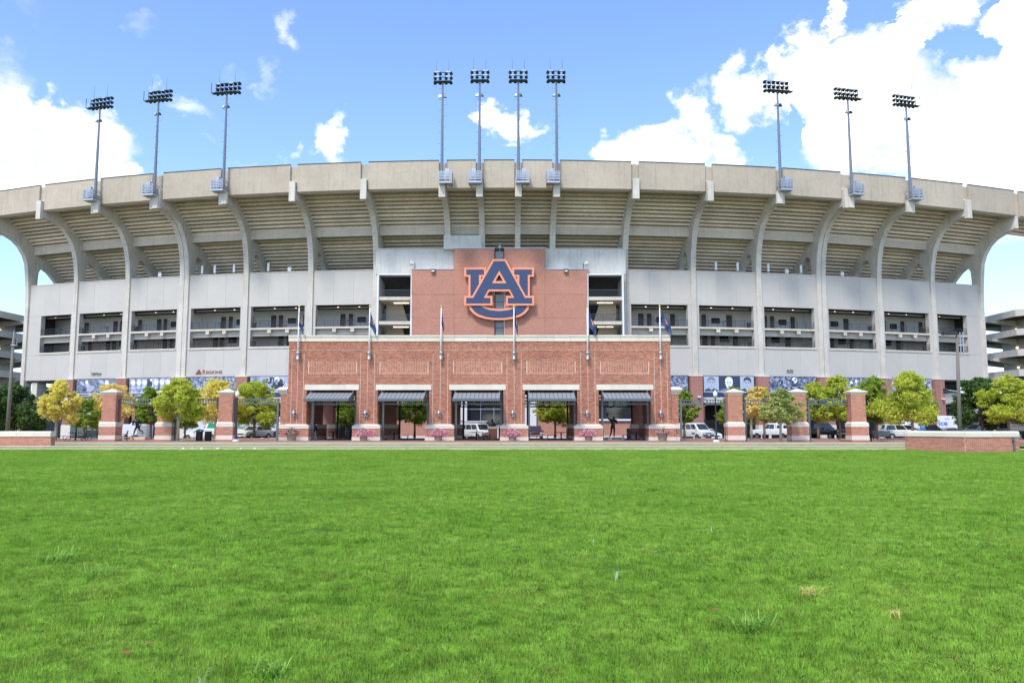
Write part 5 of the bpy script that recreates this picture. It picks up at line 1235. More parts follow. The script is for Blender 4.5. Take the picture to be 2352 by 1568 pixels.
# ------------------------------------------------------------ low brick walls
def low_wall(label, pts, zb, zt, zcap, xs_note=''):
    t = thing('low_wall', label, 'wall', ((pts[0][0]+pts[-1][0])/2, pts[0][1], zb))
    th = .62; fs = []
    for (a, b) in zip(pts[:-1], pts[1:]):
        A = Vector((*a, 0)); B = Vector((*b, 0)); u = (B-A).normalized(); n = Vector((u.y, -u.x, 0)); L = (B-A).length
        back = -n*th
        mb = MB(); mb.prism([(A.x, A.y, zb), (B.x, B.y, zb), ((B+back).x, (B+back).y, zb), ((A+back).x, (A+back).y, zb)], [(A.x, A.y, zt), (B.x, B.y, zt), ((B+back).x, (B+back).y, zt), ((A+back).x, (A+back).y, zt)]); part('core', recalc(mb.mesh('core')), 'mortar', t)
        fs.append(((A.x, A.y, zb), tuple(u), tuple(n), bricks_on(0, 0, 0, L, zt-zb, 0), .012))
        k = max(1, int(L/1.35)); e = .07
        for q in range(k):
            p = A.lerp(B, q/k)+u*.005; r = A.lerp(B, (q+1)/k)-u*.005
            f = lambda v, d: v+n*d
            P0, P1, P2, P3 = f(p, e), f(r, e), f(r, -th-e), f(p, -th-e)
            mb = MB(); mb.prism([(*v.xy, zt) for v in (P0, P1, P2, P3)], [(*v.xy, zcap-.12) for v in (P0, P1, P2, P3)]); part('cap_stone', recalc(mb.mesh('cap_stone')), 'stone', t)
            g = .1; Q0, Q1, Q2, Q3 = f(p, e-g), f(r, e-g), f(r, -th-e+g), f(p, -th-e+g)
            mb = MB(); mb.prism([(*v.xy, zcap-.119) for v in (P0, P1, P2, P3)], [(*v.xy, zcap) for v in (Q0, Q1, Q2, Q3)]); part('cap_top', recalc(mb.mesh('cap_top')), 'stone', t)
    # end faces
    A = Vector((*pts[0], 0)); B = Vector((*pts[-1], 0))
    fs.append(((B.x, B.y, zb), (0, 1, 0), (1, 0, 0), bricks_on(0, 0, 0, th, zt-zb, 0), .01)); fs.append(((A.x, A.y+th, zb), (0, -1, 0), (-1, 0, 0), bricks_on(0, 0, 0, th, zt-zb, 0), .01))
    return t, fs
YL = 65.6
t, fs = low_wall('low brick wall with cream stone cap at the left edge of the terrace', [(-60, YL), (PX(117, YL, 1000), YL)], 0, PZ(1002.3, YL), PZ(990, YL))
# single bricks nearest the frame's left part
lay_bricks(t, [(f[0], f[1], f[2], [q for q in f[3] if q[0] > 14]+[q for q in f[3] if q[0] <= 14], f[4]) for f in fs], 300)
xr0, xr1, xr2 = PX(2087, 60.4, 1000), PX(2216, 56.2, 1010), PX(2341, 56.6, 1010)
t, fs = low_wall('long low brick wall with cream stone cap and a corner, at the right of the lawn', [(xr0, 60.4), (xr1, 56.2), (xr2, 56.6)], -.03, PZ(1003, 56.4), PZ(989.8, 56.4))
lay_bricks(t, fs, 300)
mbd = thing('drain_pipe', 'dark grey drain pipe on the right end of the low brick wall', 'pipe', (PX(2329, 56.5, 1010), 56.5, 0)); part('pipe', MB().tube([(PX(2329, 56.45, 1010), 56.45, 0), (PX(2329, 56.45, 1010), 56.45, PZ(1004, 56.4))], .07, 8), 'slate_metal', mbd); part('pipe_clip', MB().box(PX(2329, 56.45, 1010)-.1, PX(2329, 56.45, 1010)+.1, 56.4, 56.56, .7, .76), 'dark_metal', mbd)

# ------------------------------------------------------------ planters
def planter(label, x, Y, big, seed):
    rg = np.random.default_rng(seed); p = P(x, 1012, Y); t = thing('flower_planter', label, 'planter', (p.x, Y, ZP), 0, 'flower planters at the gate'); t.scale = (.60, .60, .66) if big else (.72, .72, .72)
    hp = 1.0 if not big else .82
    part('pot', MB().lathe([(.52, 0), (.54, .03), (.70, hp-.06), (.74, hp-.05), (.74, hp), (.64, hp), (.62, hp-.08)], (0,0,0), 20), 'pot', t, False, True)
    n = 1500 if big else 420; rad = 1.38 if big else .95; hz = .82 if big else .5
    a = rg.random(n)*2*PI; ph = np.arccos(rg.uniform(-.25, 1, n)); r = rg.uniform(.78, 1.02, n)*(1+.12*np.sin(3*a+seed)); 
    c = np.stack([r*rad*np.sin(ph)*np.cos(a), r*rad*.8*np.sin(ph)*np.sin(a), hp+.05+r*hz*np.cos(ph)], 1)
    def quads(c, s, rg):
        n = len(c); u = rg.normal(size=(n, 3)); u /= np.linalg.norm(u, axis=1)[:, None]; v = np.cross(u, rg.normal(size=(n, 3))); v /= np.linalg.norm(v, axis=1)[:, None]; s = s*rg.uniform(.7, 1.3, n)[:, None]
        return np.stack([c-u*s-v*s*.6, c+u*s-v*s*.6, c+u*s+v*s*.6, c-u*s+v*s*.6], 1).reshape(-1, 3)
    o = part('blossoms', npmesh('blossoms', quads(c, .055, rg), 4), 'flower_pink', t, False); o['kind'] = 'stuff'
    m = n//3 if big else 500; c2 = c[rg.integers(0, n, m)]*np.array([.95, .95, 1])+rg.normal(size=(m, 3))*.06; c2[:, 2] -= .05
    o = part('foliage', npmesh('foliage', quads(c2, .06, rg), 4), 'plant_green', t, False); o['kind'] = 'stuff'
    k = 46; V = []
    for _ in range(k):
        an = rg.random()*2*PI; L = rg.uniform(.5, .95)*(1.2 if not big else 1); dx, dy = math.cos(an), math.sin(an); b = Vector((dx*.1, dy*.1, hp+(.6 if big else .3))); e = b+Vector((dx*L*.75, dy*L*.75, L*.55)); mid = b+Vector((dx*L*.3, dy*L*.3, L*.5)); s = Vector((-dy, dx, 0))*.014
        V += [b-s, b+s, mid+s, mid-s, mid-s, mid+s, e+s*.2, e-s*.2]
    o = part('spiky_grass', npmesh('spiky_grass', np.array([tuple(v) for v in V]), 4), 'weed_green', t, False); o['kind'] = 'stuff'
planter('planter with sparse pale pink flowers, at the leftmost gate pier', 669.5, 78.5, False, 1)
planter('full pink flower planter left of the second opening, second from left', 835, 78.5, True, 2)
planter('full pink flower planter between the second and third openings', 1006.5, 78.5, True, 3)
planter('full pink flower planter between the third and fourth openings', 1177, 78.5, True, 4)
planter('deep pink flower planter just left of the throwing statue', 1352, 78.4, True, 5)
planter('tall pot with a small bunch of pink flowers, at the rightmost gate pier', 1522, 78.3, False, 6)

# ------------------------------------------------------------ street furniture
def lamp_post(label, x, Y, m='dark_metal'):
    p = P(x, 1012, Y); t = thing('street_lamp', label, 'street lamp', (p.x, Y, ZP)); z = lambda y: PZ(y, Y)-ZP
    part('base', MB().lathe([(.30, 0), (.30, .12), (.24, .16), (.24, .2)], (0,0,0), 12), 'white_stone', t, False)
    part('post', MB().lathe([(.18, .2), (.18, .26), (.10, .5), (.075, 1.0), (.055, z(915)), (.07, z(914)), (.12, z(912.5))], (0,0,0), 12), m, t, False, True)
    part('globe', MB().lathe([(.11, z(912)), (.19, z(907)), (.20, z(904)), (.14, z(900)), (.05, z(898.5))], (0,0,0), 12), 'globe', t, False, True); part('finial', MB().lathe([(.05, z(898.5)), (.06, z(897.5)), (.01, z(894.5))], (0,0,0), 8), 'globe', t, False)
lamp_post('dark street lamp with white acorn globe beside the third left pillar', 541.5, 75.5); lamp_post('dark street lamp with white acorn globe right of the white vans', 1645.5, 73.2)
def tall_pole(label, x0, x1, y0, y1, Y, right):
    p = P(x0, y0, Y); q = P(x1, y1, Y); t = thing('light_pole', label, 'light pole', (p.x, Y, p.z)); 
    part('pole', MB().tube([p-Vector((0, 0, 1.0)), q], [.19, .11], 10), 'bark_pole', t, True, True)
    if right:
        part('lamp_head', MB().box(q.x-1.25, q.x-.1, Y-.25, Y+.25, q.z-.05, q.z+.25), 'dark_metal', t)
        for k in (0, 1): part('equipment_tube', MB().tube([(q.x+.25+k*.25, Y, q.z-2.0), (q.x+.25+k*.25, Y, q.z+.2)], .06, 6), 'galvanised', t)
        part('equipment_arm', MB().box(q.x, q.x+.7, Y-.05, Y+.05, q.z-1.0, q.z-.85), 'galvanised', t)
        part('lower_lamp_arm', MB().tube([P(2199, 899, Y), P(2178, 896, Y)], .06, 6), 'galvanised', t); c = P(2172, 897, Y); part('traffic_camera', MB().box(c.x-.14, c.x+.14, Y-.15, Y+.15, c.z-.26, c.z+.2), 'dark_metal', t)
    else:
        part('lamp_head', MB().box(q.x-.1, q.x+.3, Y-.2, Y+.2, q.z-.75, q.z-.65), 'galvanised', t); part('top_rod', MB().tube([q, q+Vector((0, 0, .6))], .04, 6), 'galvanised', t); part('hook', MB().tube([q+Vector((.3, 0, -.65)), q+Vector((.36, 0, -.2)), q+Vector((.26, 0, -.12))], .025, 6), 'galvanised', t)
mat('bark_pole', (.16, .14, .12), .7, var=.1)
tall_pole('tall thin grey-brown light pole behind the left low wall', 17, 31.5, 990, 775, 72, False); tall_pole('tall light pole with box head behind the right low wall', 2204, 2198, 990, 768, 70, True)
def picnic(label, x, Y, mirror=1, z=ZP, y=1010):
    px = PX(x, Y, y); t = thing('picnic_table', label, 'picnic table', (px, Y, z), 0, 'metal picnic tables')
    part('table_top', MB().lathe([(.62, .74), (.64, .76), (.64, .79), (.3, .80)], (0,0,0), 16), 'black', t, False); part('pedestal', MB().lathe([(.2, 0), (.07, .06), (.07, .74)], (0,0,0), 10), 'black', t, False)
    for s in (-1, 1):
        part('bench_seat', MB().box(s*1.12-.32, s*1.12+.32, -.5, .5, .43, .47), 'black', t, False)
        for yy in (-.35, .35): part('seat_frame', MB().tube([(s*.1, yy*.4, .3), (s*.6, yy, .38), (s*.85, yy, .02), (s*1.3, yy, .02), (s*1.42, yy, .25), (s*1.35, yy, .43)], .03, 6), 'black', t, False)
picnic('dark metal picnic table left of the leftmost gateway pillar', 173, 78.5); picnic('dark picnic table in shade inside the first opening', 765, 88); picnic('dark picnic table inside the second opening', 905, 82.5)
picnic('dark picnic table in front of the white van with ladders', 1094, 84); picnic('dark picnic table inside the fourth opening', 1289, 83); picnic('dark picnic table inside the fifth opening, right of the statue', 1462, 83); picnic('second shadowed picnic table at the right of the fifth opening', 1489, 89); picnic('dark picnic table right of the rightmost gateway pillar', 2001, 76)
def bench(label, x, Y, rz, w=1.8):
    t = thing('bench', label, 'bench', (PX(x, Y, 1010), Y, ZP), rz, 'metal benches')
    for k in range(5): part('seat_slat', MB().box(-w/2, w/2, -.22+k*.1, -.15+k*.1, .43, .46), 'rail_metal', t, False)
    for k in range(5): part('back_slat', MB().box(-w/2, w/2, .26+k*.02, .29+k*.02, .5+k*.09, .57+k*.09), 'rail_metal', t, False)
    for s in (-1, 1): part('leg_frame', MB().tube([(s*w/2, -.25, 0), (s*w/2, -.22, .62), (s*w/2, .2, .62), (s*w/2, .27, .45), (s*w/2, .32, .0)], .03, 6), 'rail_metal', t, False); part('back_post', MB().tube([(s*w/2, .25, .4), (s*w/2, .38, .98)], .03, 6), 'rail_metal', t, False)
bench('grey slatted bench between picnic table and leftmost pillar', 213, 79.5, 0); bench('short bench right of the leftmost pillar', 283, 79, R_(-60), 1.2); bench('grey slatted bench beside the rightmost picnic table', 2030, 77.5, R_(8), 1.7)
def trash(label, x, Y, lid=True, m='door_dark'):
    t = thing('trash_can', label, 'trash can', (PX(x, Y, 1010), Y, ZP), 0, 'dark trash cans'); t.scale = (.68, .68, .76)
    part('body', MB().lathe([(.38, 0), (.40, .04), (.46, 1.1), (.50, 1.12), (.50, 1.2)], (0,0,0), 16), m, t, False, True)
    mb = MB(); 
    for k in range(20):
        q = 2*PI*k/20; mb.box(-.025, .025, .43, .465, .08, 1.08, Matrix.Rotation(q, 4, 'Z'))
    part('slats', mb, 'dark_metal', t, False)
    if lid: part('lid_hood', MB().lathe([(.30, 1.42), (.30, 1.46), (.05, 1.5)], (0,0,0), 12), m, t, False); part('lid_struts', MB().tube([(-.25, 0, 1.2), (-.25, 0, 1.43)], .02, 5).tube([(.25, 0, 1.2), (.25, 0, 1.43)], .02, 5), m, t, False)
trash('dark trash can with hood in front of the white sedan', 457.5, 77.5); trash('dark open trash can right next to the hooded one', 478, 77.8, False); trash('dark trash can inside the first opening', 801, 82.5)
t = thing('utility_box', 'grey utility box on the paving inside the fifth opening', 'box', (PX(1444, 90, 1000), 90, ZP)); part('cabinet', MB().box(-.2, .2, -.2, .2, 0, 1.1), 'slate_metal', t, False); part('cabinet_top', MB().box(-.22, .22, -.22, .22, 1.1, 1.16), 'galvanised', t, False)
t = thing('bike_rack', 'low black looped bike rack left of the rightmost pillar', 'bike rack', (PX(1941, 76, 1010), 76, ZP)); part('loop', MB().tube([(-.5, 0, .9), (-.62, 0, .2), (-.4, 0, .05), (.4, 0, .05), (.55, 0, .3), (.3, 0, .85)], .04, 6), 'black', t, False)
t = thing('accessible_parking_sign', 'blue accessible-parking sign above the right low wall', 'sign', (PX(2119, 92, 990), 92, ZP)); part('sign_post', MB().tube([(0, 0, 0), (0, 0, 1.9)], .04, 6), 'galvanised', t, False); part('sign_panel', MB().box(-.3, .3, -.06, -.03, 1.0, 1.95), 'blue_sign', t, False)
part('symbol', MB().tube([(-.08, -.07, 1.75), (-.06, -.07, 1.5), (.1, -.07, 1.5), (.15, -.07, 1.28)], .025, 5).tube([(.06, -.07, 1.38), (-.05, -.07, 1.24), (-.17, -.07, 1.36), (-.12, -.07, 1.5)], .02, 5), 'white_print', t, False)
t = thing('ticket_map_sign', 'dark blue information board beside the lobby glass', 'sign', P(1064, 1005, 112)); zz = t.location.z
part('board', MB().box(-.55, .55, -.05, .05, .3, 2.35), 'navy', t, False)
for r in range(4):
    for c in range(3): part('white_square', MB().box(-.32+c*.26, -.18+c*.26, -.07, -.051, .5+r*.28, .66+r*.28), 'white_print', t, False)
part('header', MB().box(-.4, .35, -.07, -.051, 2.05, 2.17), 'white_print', t, False)
# portrait bust on a brick pedestal
t = thing('brick_pedestal', 'small square brick pedestal in front of the lobby', 'pedestal', (PX(1132, 100, 1000), 100, ZP-.2)); part('shaft', MB().box(-.55, .55, -.5, .5, 0, 1.25), 'pier_brick', t, False); part('cap', MB().box(-.62, .62, -.57, .57, 1.25, 1.5), 'stone', t, False)

# ------------------------------------------------------------ figures
def skin_mesh(name, J, E, rad, sub=1):
    names = list(J); me = bpy.data.meshes.new(name); me.from_pydata([J[n] for n in names], [(names.index(a), names.index(b)) for a, b in E], []); me.update()
    o = bpy.data.objects.new(name, me); COL.objects.link(o); md = o.modifiers.new('skin', 'SKIN')
    for i, n in enumerate(names):
        r = rad[n]; r = r if isinstance(r, tuple) else (r, r); me.skin_vertices[0].data[i].radius = r
    me.skin_vertices[0].data[0].use_root = True
    s = o.modifiers.new('sub', 'SUBSURF'); s.levels = sub; s.render_levels = sub
    dg = bpy.context.evaluated_depsgraph_get(); out = bpy.data.meshes.new_from_object(o.evaluated_get(dg)); bpy.data.objects.remove(o); out.polygons.foreach_set('use_smooth', [True]*len(out.polygons)); return out
def body(J0, thick=1.0, hand=True):
    """J0: pelvis chest neck head + per side (l/r) shoulder elbow wrist hip knee ankle toe -> one continuous mesh"""
    J = {k: Vector(v) for k, v in J0.items()}; E = [('pelvis', 'belly'), ('belly', 'chest'), ('chest', 'neck'), ('neck', 'head'), ('head', 'crown')]
    J.setdefault('belly', J['pelvis'].lerp(J['chest'], .45)); J.setdefault('crown', J['head']+(J['head']-J['neck'])*.75)
    k = thick; rad = {'pelvis': (.15*k, .12*k), 'belly': (.135*k, .105*k), 'chest': (.17*k, .12*k), 'neck': .06*k, 'head': .085*k, 'crown': .075*k}
    for s in 'lr':
        for n, r in (('shoulder', .085), ('elbow', .052), ('wrist', .034), ('hip', .10), ('knee', .065), ('ankle', .042), ('toe', .035)): rad[n+s] = r*k
        E += [('chest', 'shoulder'+s), ('shoulder'+s, 'elbow'+s), ('elbow'+s, 'wrist'+s), ('pelvis', 'hip'+s), ('hip'+s, 'knee'+s), ('knee'+s, 'ankle'+s), ('ankle'+s, 'toe'+s)]
        if hand:
            w = J['wrist'+s]; d = (w-J['elbow'+s]).normalized(); side = d.cross(Vector((0, 1, 0))); side = side.normalized() if side.length > .1 else Vector((1, 0, 0))
            J['palm'+s] = w+d*.08; rad['palm'+s] = .03*k; E.append(('wrist'+s, 'palm'+s))
            for q in range(4):
                a = J['palm'+s]+side*(-.03+.02*q)+d*.045; b = a+d*(.045+.008*(q in (1, 2)))+Vector((0, -.02, 0)); J['f%d%s' % (q, s)] = a; J['g%d%s' % (q, s)] = b; rad['f%d%s' % (q, s)] = .010; rad['g%d%s' % (q, s)] = .008; E += [('palm'+s, 'f%d%s' % (q, s)), ('f%d%s' % (q, s), 'g%d%s' % (q, s))]
            J['th'+s] = w+d*.05+side*-.055; rad['th'+s] = .011; E.append(('palm'+s, 'th'+s))
    order = ['pelvis']+[n for n in J if n != 'pelvis']; J = {n: tuple(J[n]) for n in order}
    return skin_mesh('body', J, E, rad)
def head_bits(t, c, m, r=.11, look=(0, -1, 0)):
    d = Vector(look).normalized(); sdv = Vector((-d.y, d.x, 0))*-1; c = Vector(c)
    part('nose', MB().tube([c+d*r*.85+Vector((0, 0, .02)), c+d*r*1.15-Vector((0, 0, .02))], [.012, .02], 6), m, t, False)
    for s in (-1, 1): part('ear', MB().lathe([(.01, -.03), (.02, 0), (.01, .03)], c+sdv*s*r*.95, 6), m, t, False)
def statue_throw():
    Y = 83.6; b = P(1408, 1005.5, Y); t = thing('footballer_statue', 'dark bronze statue of a footballer throwing a ball, inside the fifth opening', 'statue', (b.x, Y, ZP+.28))
    J = dict(pelvis=(0,0,1.12), chest=(.06,0,1.62), neck=(.09,-.01,1.85), head=(.12,-.03,2.0), shoulderl=(-.20,0,1.74), elbowl=(-.45,.05,1.86), wristl=(-.53,0,2.18), shoulderr=(.36,-.03,1.70), elbowr=(.44,-.12,1.38), wristr=(.33,-.3,1.5),
             hipl=(-.12,0,1.05), kneel=(-.17,-.02,.58), anklel=(-.28,.08,.10), toel=(-.40,-.1,.05), hipr=(.12,0,1.05), kneer=(.13,-.08,.58), ankler=(.10,-.02,.10), toer=(.12,-.24,.05))
    part('figure', body(J, 1.42), 'bronze', t, False); head_bits(t, (.12, -.03, 2.02), 'bronze', .12, (.2, -1, 0))
    me = MB().lathe([(.01, -.17), (.06, -.12), (.10, 0), (.06, .12), (.01, .17)], (0,0,0), 10).mesh('ball'); me.transform(Matrix.Translation((-.54, -.02, 2.38)) @ Matrix.Rotation(R_(75), 4, 'Y')); part('ball', me, 'bronze', t, False, True)
    pl = thing('statue_plinth', 'low cream plinth with dark inscription, under the throwing statue', 'plinth', (b.x, Y, ZP)); part('block', MB().box(-.62, 1.15, -.7, .7, 0, .27), 'stone', pl, False); part('side_block', MB().box(-1.05, -.621, -.55, .55, 0, .265), 'riser', pl, False)
    me = text_mesh('NEWTON', .2, 1.0, .005, .012); me.transform(Matrix.Translation((.3, -.71, .14))); part('lettering', me, 'dark_print', pl, False)
def statue_run():
    Y = 84; b = P(309, 1008, Y); t = thing('footballer_statue', 'dark bronze statue of a running footballer tucking the ball, between the two leftmost pillars', 'statue', (b.x, Y, ZP+.36))
    J = dict(pelvis=(.28,0,1.02), chest=(.12,0,1.55), neck=(.06,0,1.78), head=(.02,-.02,1.92), shoulderl=(-.12,-.05,1.62), elbowl=(-.22,-.15,1.25), wristl=(.02,-.25,1.18), shoulderr=(.36,.1,1.60), elbowr=(.52,.2,1.28), wristr=(.46,.1,1.0),
             hipl=(.16,0,.98), kneel=(-.02,-.05,.52), anklel=(-.12,0,.08), toel=(-.32,-.05,.04), hipr=(.38,.02,.98), kneer=(.45,0,.62), ankler=(.78,.05,.52), toer=(.84,.05,.28))
    part('figure', body(J, 1.38), 'bronze', t, False); head_bits(t, (.02, -.02, 1.94), 'bronze', .12, (-1, -.2, 0))
    me = MB().lathe([(.01, -.16), (.06, -.11), (.095, 0), (.06, .11), (.01, .16)], (0,0,0), 10).mesh('ball'); me.transform(Matrix.Translation((-.12, -.26, 1.24)) @ Matrix.Rotation(R_(60), 4, 'Y')); part('ball', me, 'bronze', t, False, True); part('foot_plate', MB().box(-.45, .45, -.3, .3, -.05, .005), 'bronze', t, False)
    part('prop_rod', MB().tube([(.82, .05, .3), (.80, .05, -.05)], .02, 6), 'bronze', t, False)
    pl = thing('statue_plinth', 'low tan two-part plinth with a dark plaque, under the running statue', 'plinth', (b.x, Y, ZP)); part('block', MB().box(-.95, .05, -.6, .6, 0, .31), 'plinth', pl, False); part('side_block', MB().box(.051, 1.25, -.4, .9, 0, .305), 'riser', pl, False); part('plaque', MB().box(-.8, -.2, -.62, -.6, .1, .22), 'dark_print', pl, False)
def bust():
    t = thing('portrait_bust', 'dark bronze head-and-shoulders bust on the small brick pedestal', 'bust', (PX(1131, 100, 1000), 100, ZP-.2+1.5))
    J = dict(base=(0,0,.0), chest=(0,0,.30), neck=(0,0,.62), head=(0,-.02,.82), crown=(0,0,1.02), sl=(-.34,0,.34), sr=(.34,0,.34), al=(-.42,0,.08), ar=(.42,0,.08))
    E = [('base','chest'),('chest','neck'),('neck','head'),('head','crown'),('chest','sl'),('chest','sr'),('sl','al'),('sr','ar')]; rad = dict(base=(.24,.18), chest=(.26,.18), neck=.11, head=.18, crown=.14, sl=.14, sr=.14, al=.12, ar=.12)
    part('figure', skin_mesh('figure', J, E, rad), 'bronze', t, False); head_bits(t, (0, -.02, .85), 'bronze', .19)
def person():
    Y = 83.0; b = P(722, 1008.5, Y); t = thing('person', 'person in a navy jacket and white trousers standing in the first gate opening', 'person', (b.x, Y, ZP))
    J = dict(pelvis=(.02,0,.92), chest=(.0,-.02,1.32), neck=(-.02,-.02,1.48), head=(-.05,-.06,1.60), shoulderl=(-.17,0,1.38), elbowl=(-.22,-.06,1.12), wristl=(-.20,-.2,.95), shoulderr=(.17,-.02,1.38), elbowr=(.22,.0,1.10), wristr=(.20,-.08,.86),
             hipl=(-.09,0,.88), kneel=(-.11,-.03,.48), anklel=(-.12,.03,.08), toel=(-.15,-.14,.04), hipr=(.10,0,.88), kneer=(.10,-.01,.48), ankler=(.10,.03,.08), toer=(.08,-.14,.04))
    part('figure', body(J, .92), 'skin', t, False); head_bits(t, (-.05, -.06, 1.62), 'skin', .1, (-1, -.3, 0))
    cj = dict(p=(.02,0,.70), b=(.01,0,1.02), c=(.0,-.02,1.34), n=(-.02,-.02,1.46), sl=(-.18,0,1.38), el=(-.23,-.06,1.12), wl=(-.21,-.19,.98), sr=(.18,-.02,1.38), er=(.235,.0,1.10), wr=(.21,-.07,.90))
    part('jacket', skin_mesh('jacket', cj, [('p','b'),('b','c'),('c','n'),('c','sl'),('sl','el'),('el','wl'),('c','sr'),('sr','er'),('er','wr')], dict(p=(.19,.16), b=(.17,.14), c=(.18,.13), n=.07, sl=.09, el=.065, wl=.05, sr=.09, er=.065, wr=.05)), 'cloth_navy', t, False)
    tj = dict(p=(.02,0,.86), hl=(-.09,0,.82), kl=(-.11,-.03,.48), al=(-.12,.02,.14), hr=(.10,0,.82), kr=(.10,-.01,.48), ar=(.10,.02,.14)); part('trousers', skin_mesh('trousers', tj, [('p','hl'),('hl','kl'),('kl','al'),('p','hr'),('hr','kr'),('kr','ar')], dict(p=.13, hl=.10, kl=.075, al=.06, hr=.10, kr=.075, ar=.06)), 'cloth_white', t, False)
    part('hair', MB().lathe([(.05, -.10), (.115, -.04), (.125, .05), (.10, .12), (.03, .15)], (-.03, -.02, 1.64), 12), 'hair', t, False, True)
    for x in (-.13, .09): part('shoe', bevel_mesh(MB().box(x-.05, x+.05, -.2, .08, 0, .08), 'shoe', .02), 'dark_print', t, False)
statue_throw(); statue_run(); bust(); person()

# ------------------------------------------------------------ vehicles
SH = {  # side outline of the body (x fraction of length, z fraction of height), cabin base and top
 'sedan': dict(body=[(-.5,.20),(-.5,.52),(-.485,.66),(-.30,.70),(.18,.68),(.36,.62),(.47,.54),(.5,.42),(.5,.20)], cb=(-.34,.20), ct=(-.17,.04), belt=.67),
 'suv': dict(body=[(-.5,.22),(-.5,.58),(-.48,.66),(.16,.66),(.36,.62),(.48,.55),(.5,.44),(.5,.22)], cb=(-.47,.22), ct=(-.40,.04), belt=.65),
 'minivan': dict(body=[(-.5,.17),(-.5,.55),(-.49,.62),(.22,.60),(.38,.56),(.48,.48),(.5,.38),(.5,.17)], cb=(-.49,.33), ct=(-.43,.10), belt=.59),
 'van': dict(body=[(-.5,.18),(-.5,.56),(-.5,.60),(.30,.58),(.38,.56),(.49,.50),(.5,.44),(.5,.18)], cb=(-.50,.37), ct=(-.485,.22), belt=.58),
 'pickup': dict(body=[(-.5,.28),(-.5,.62),(-.12,.62),(.14,.62),(.30,.61),(.47,.57),(.5,.50),(.5,.26)], cb=(-.12,.20), ct=(-.10,.07), belt=.61),
}
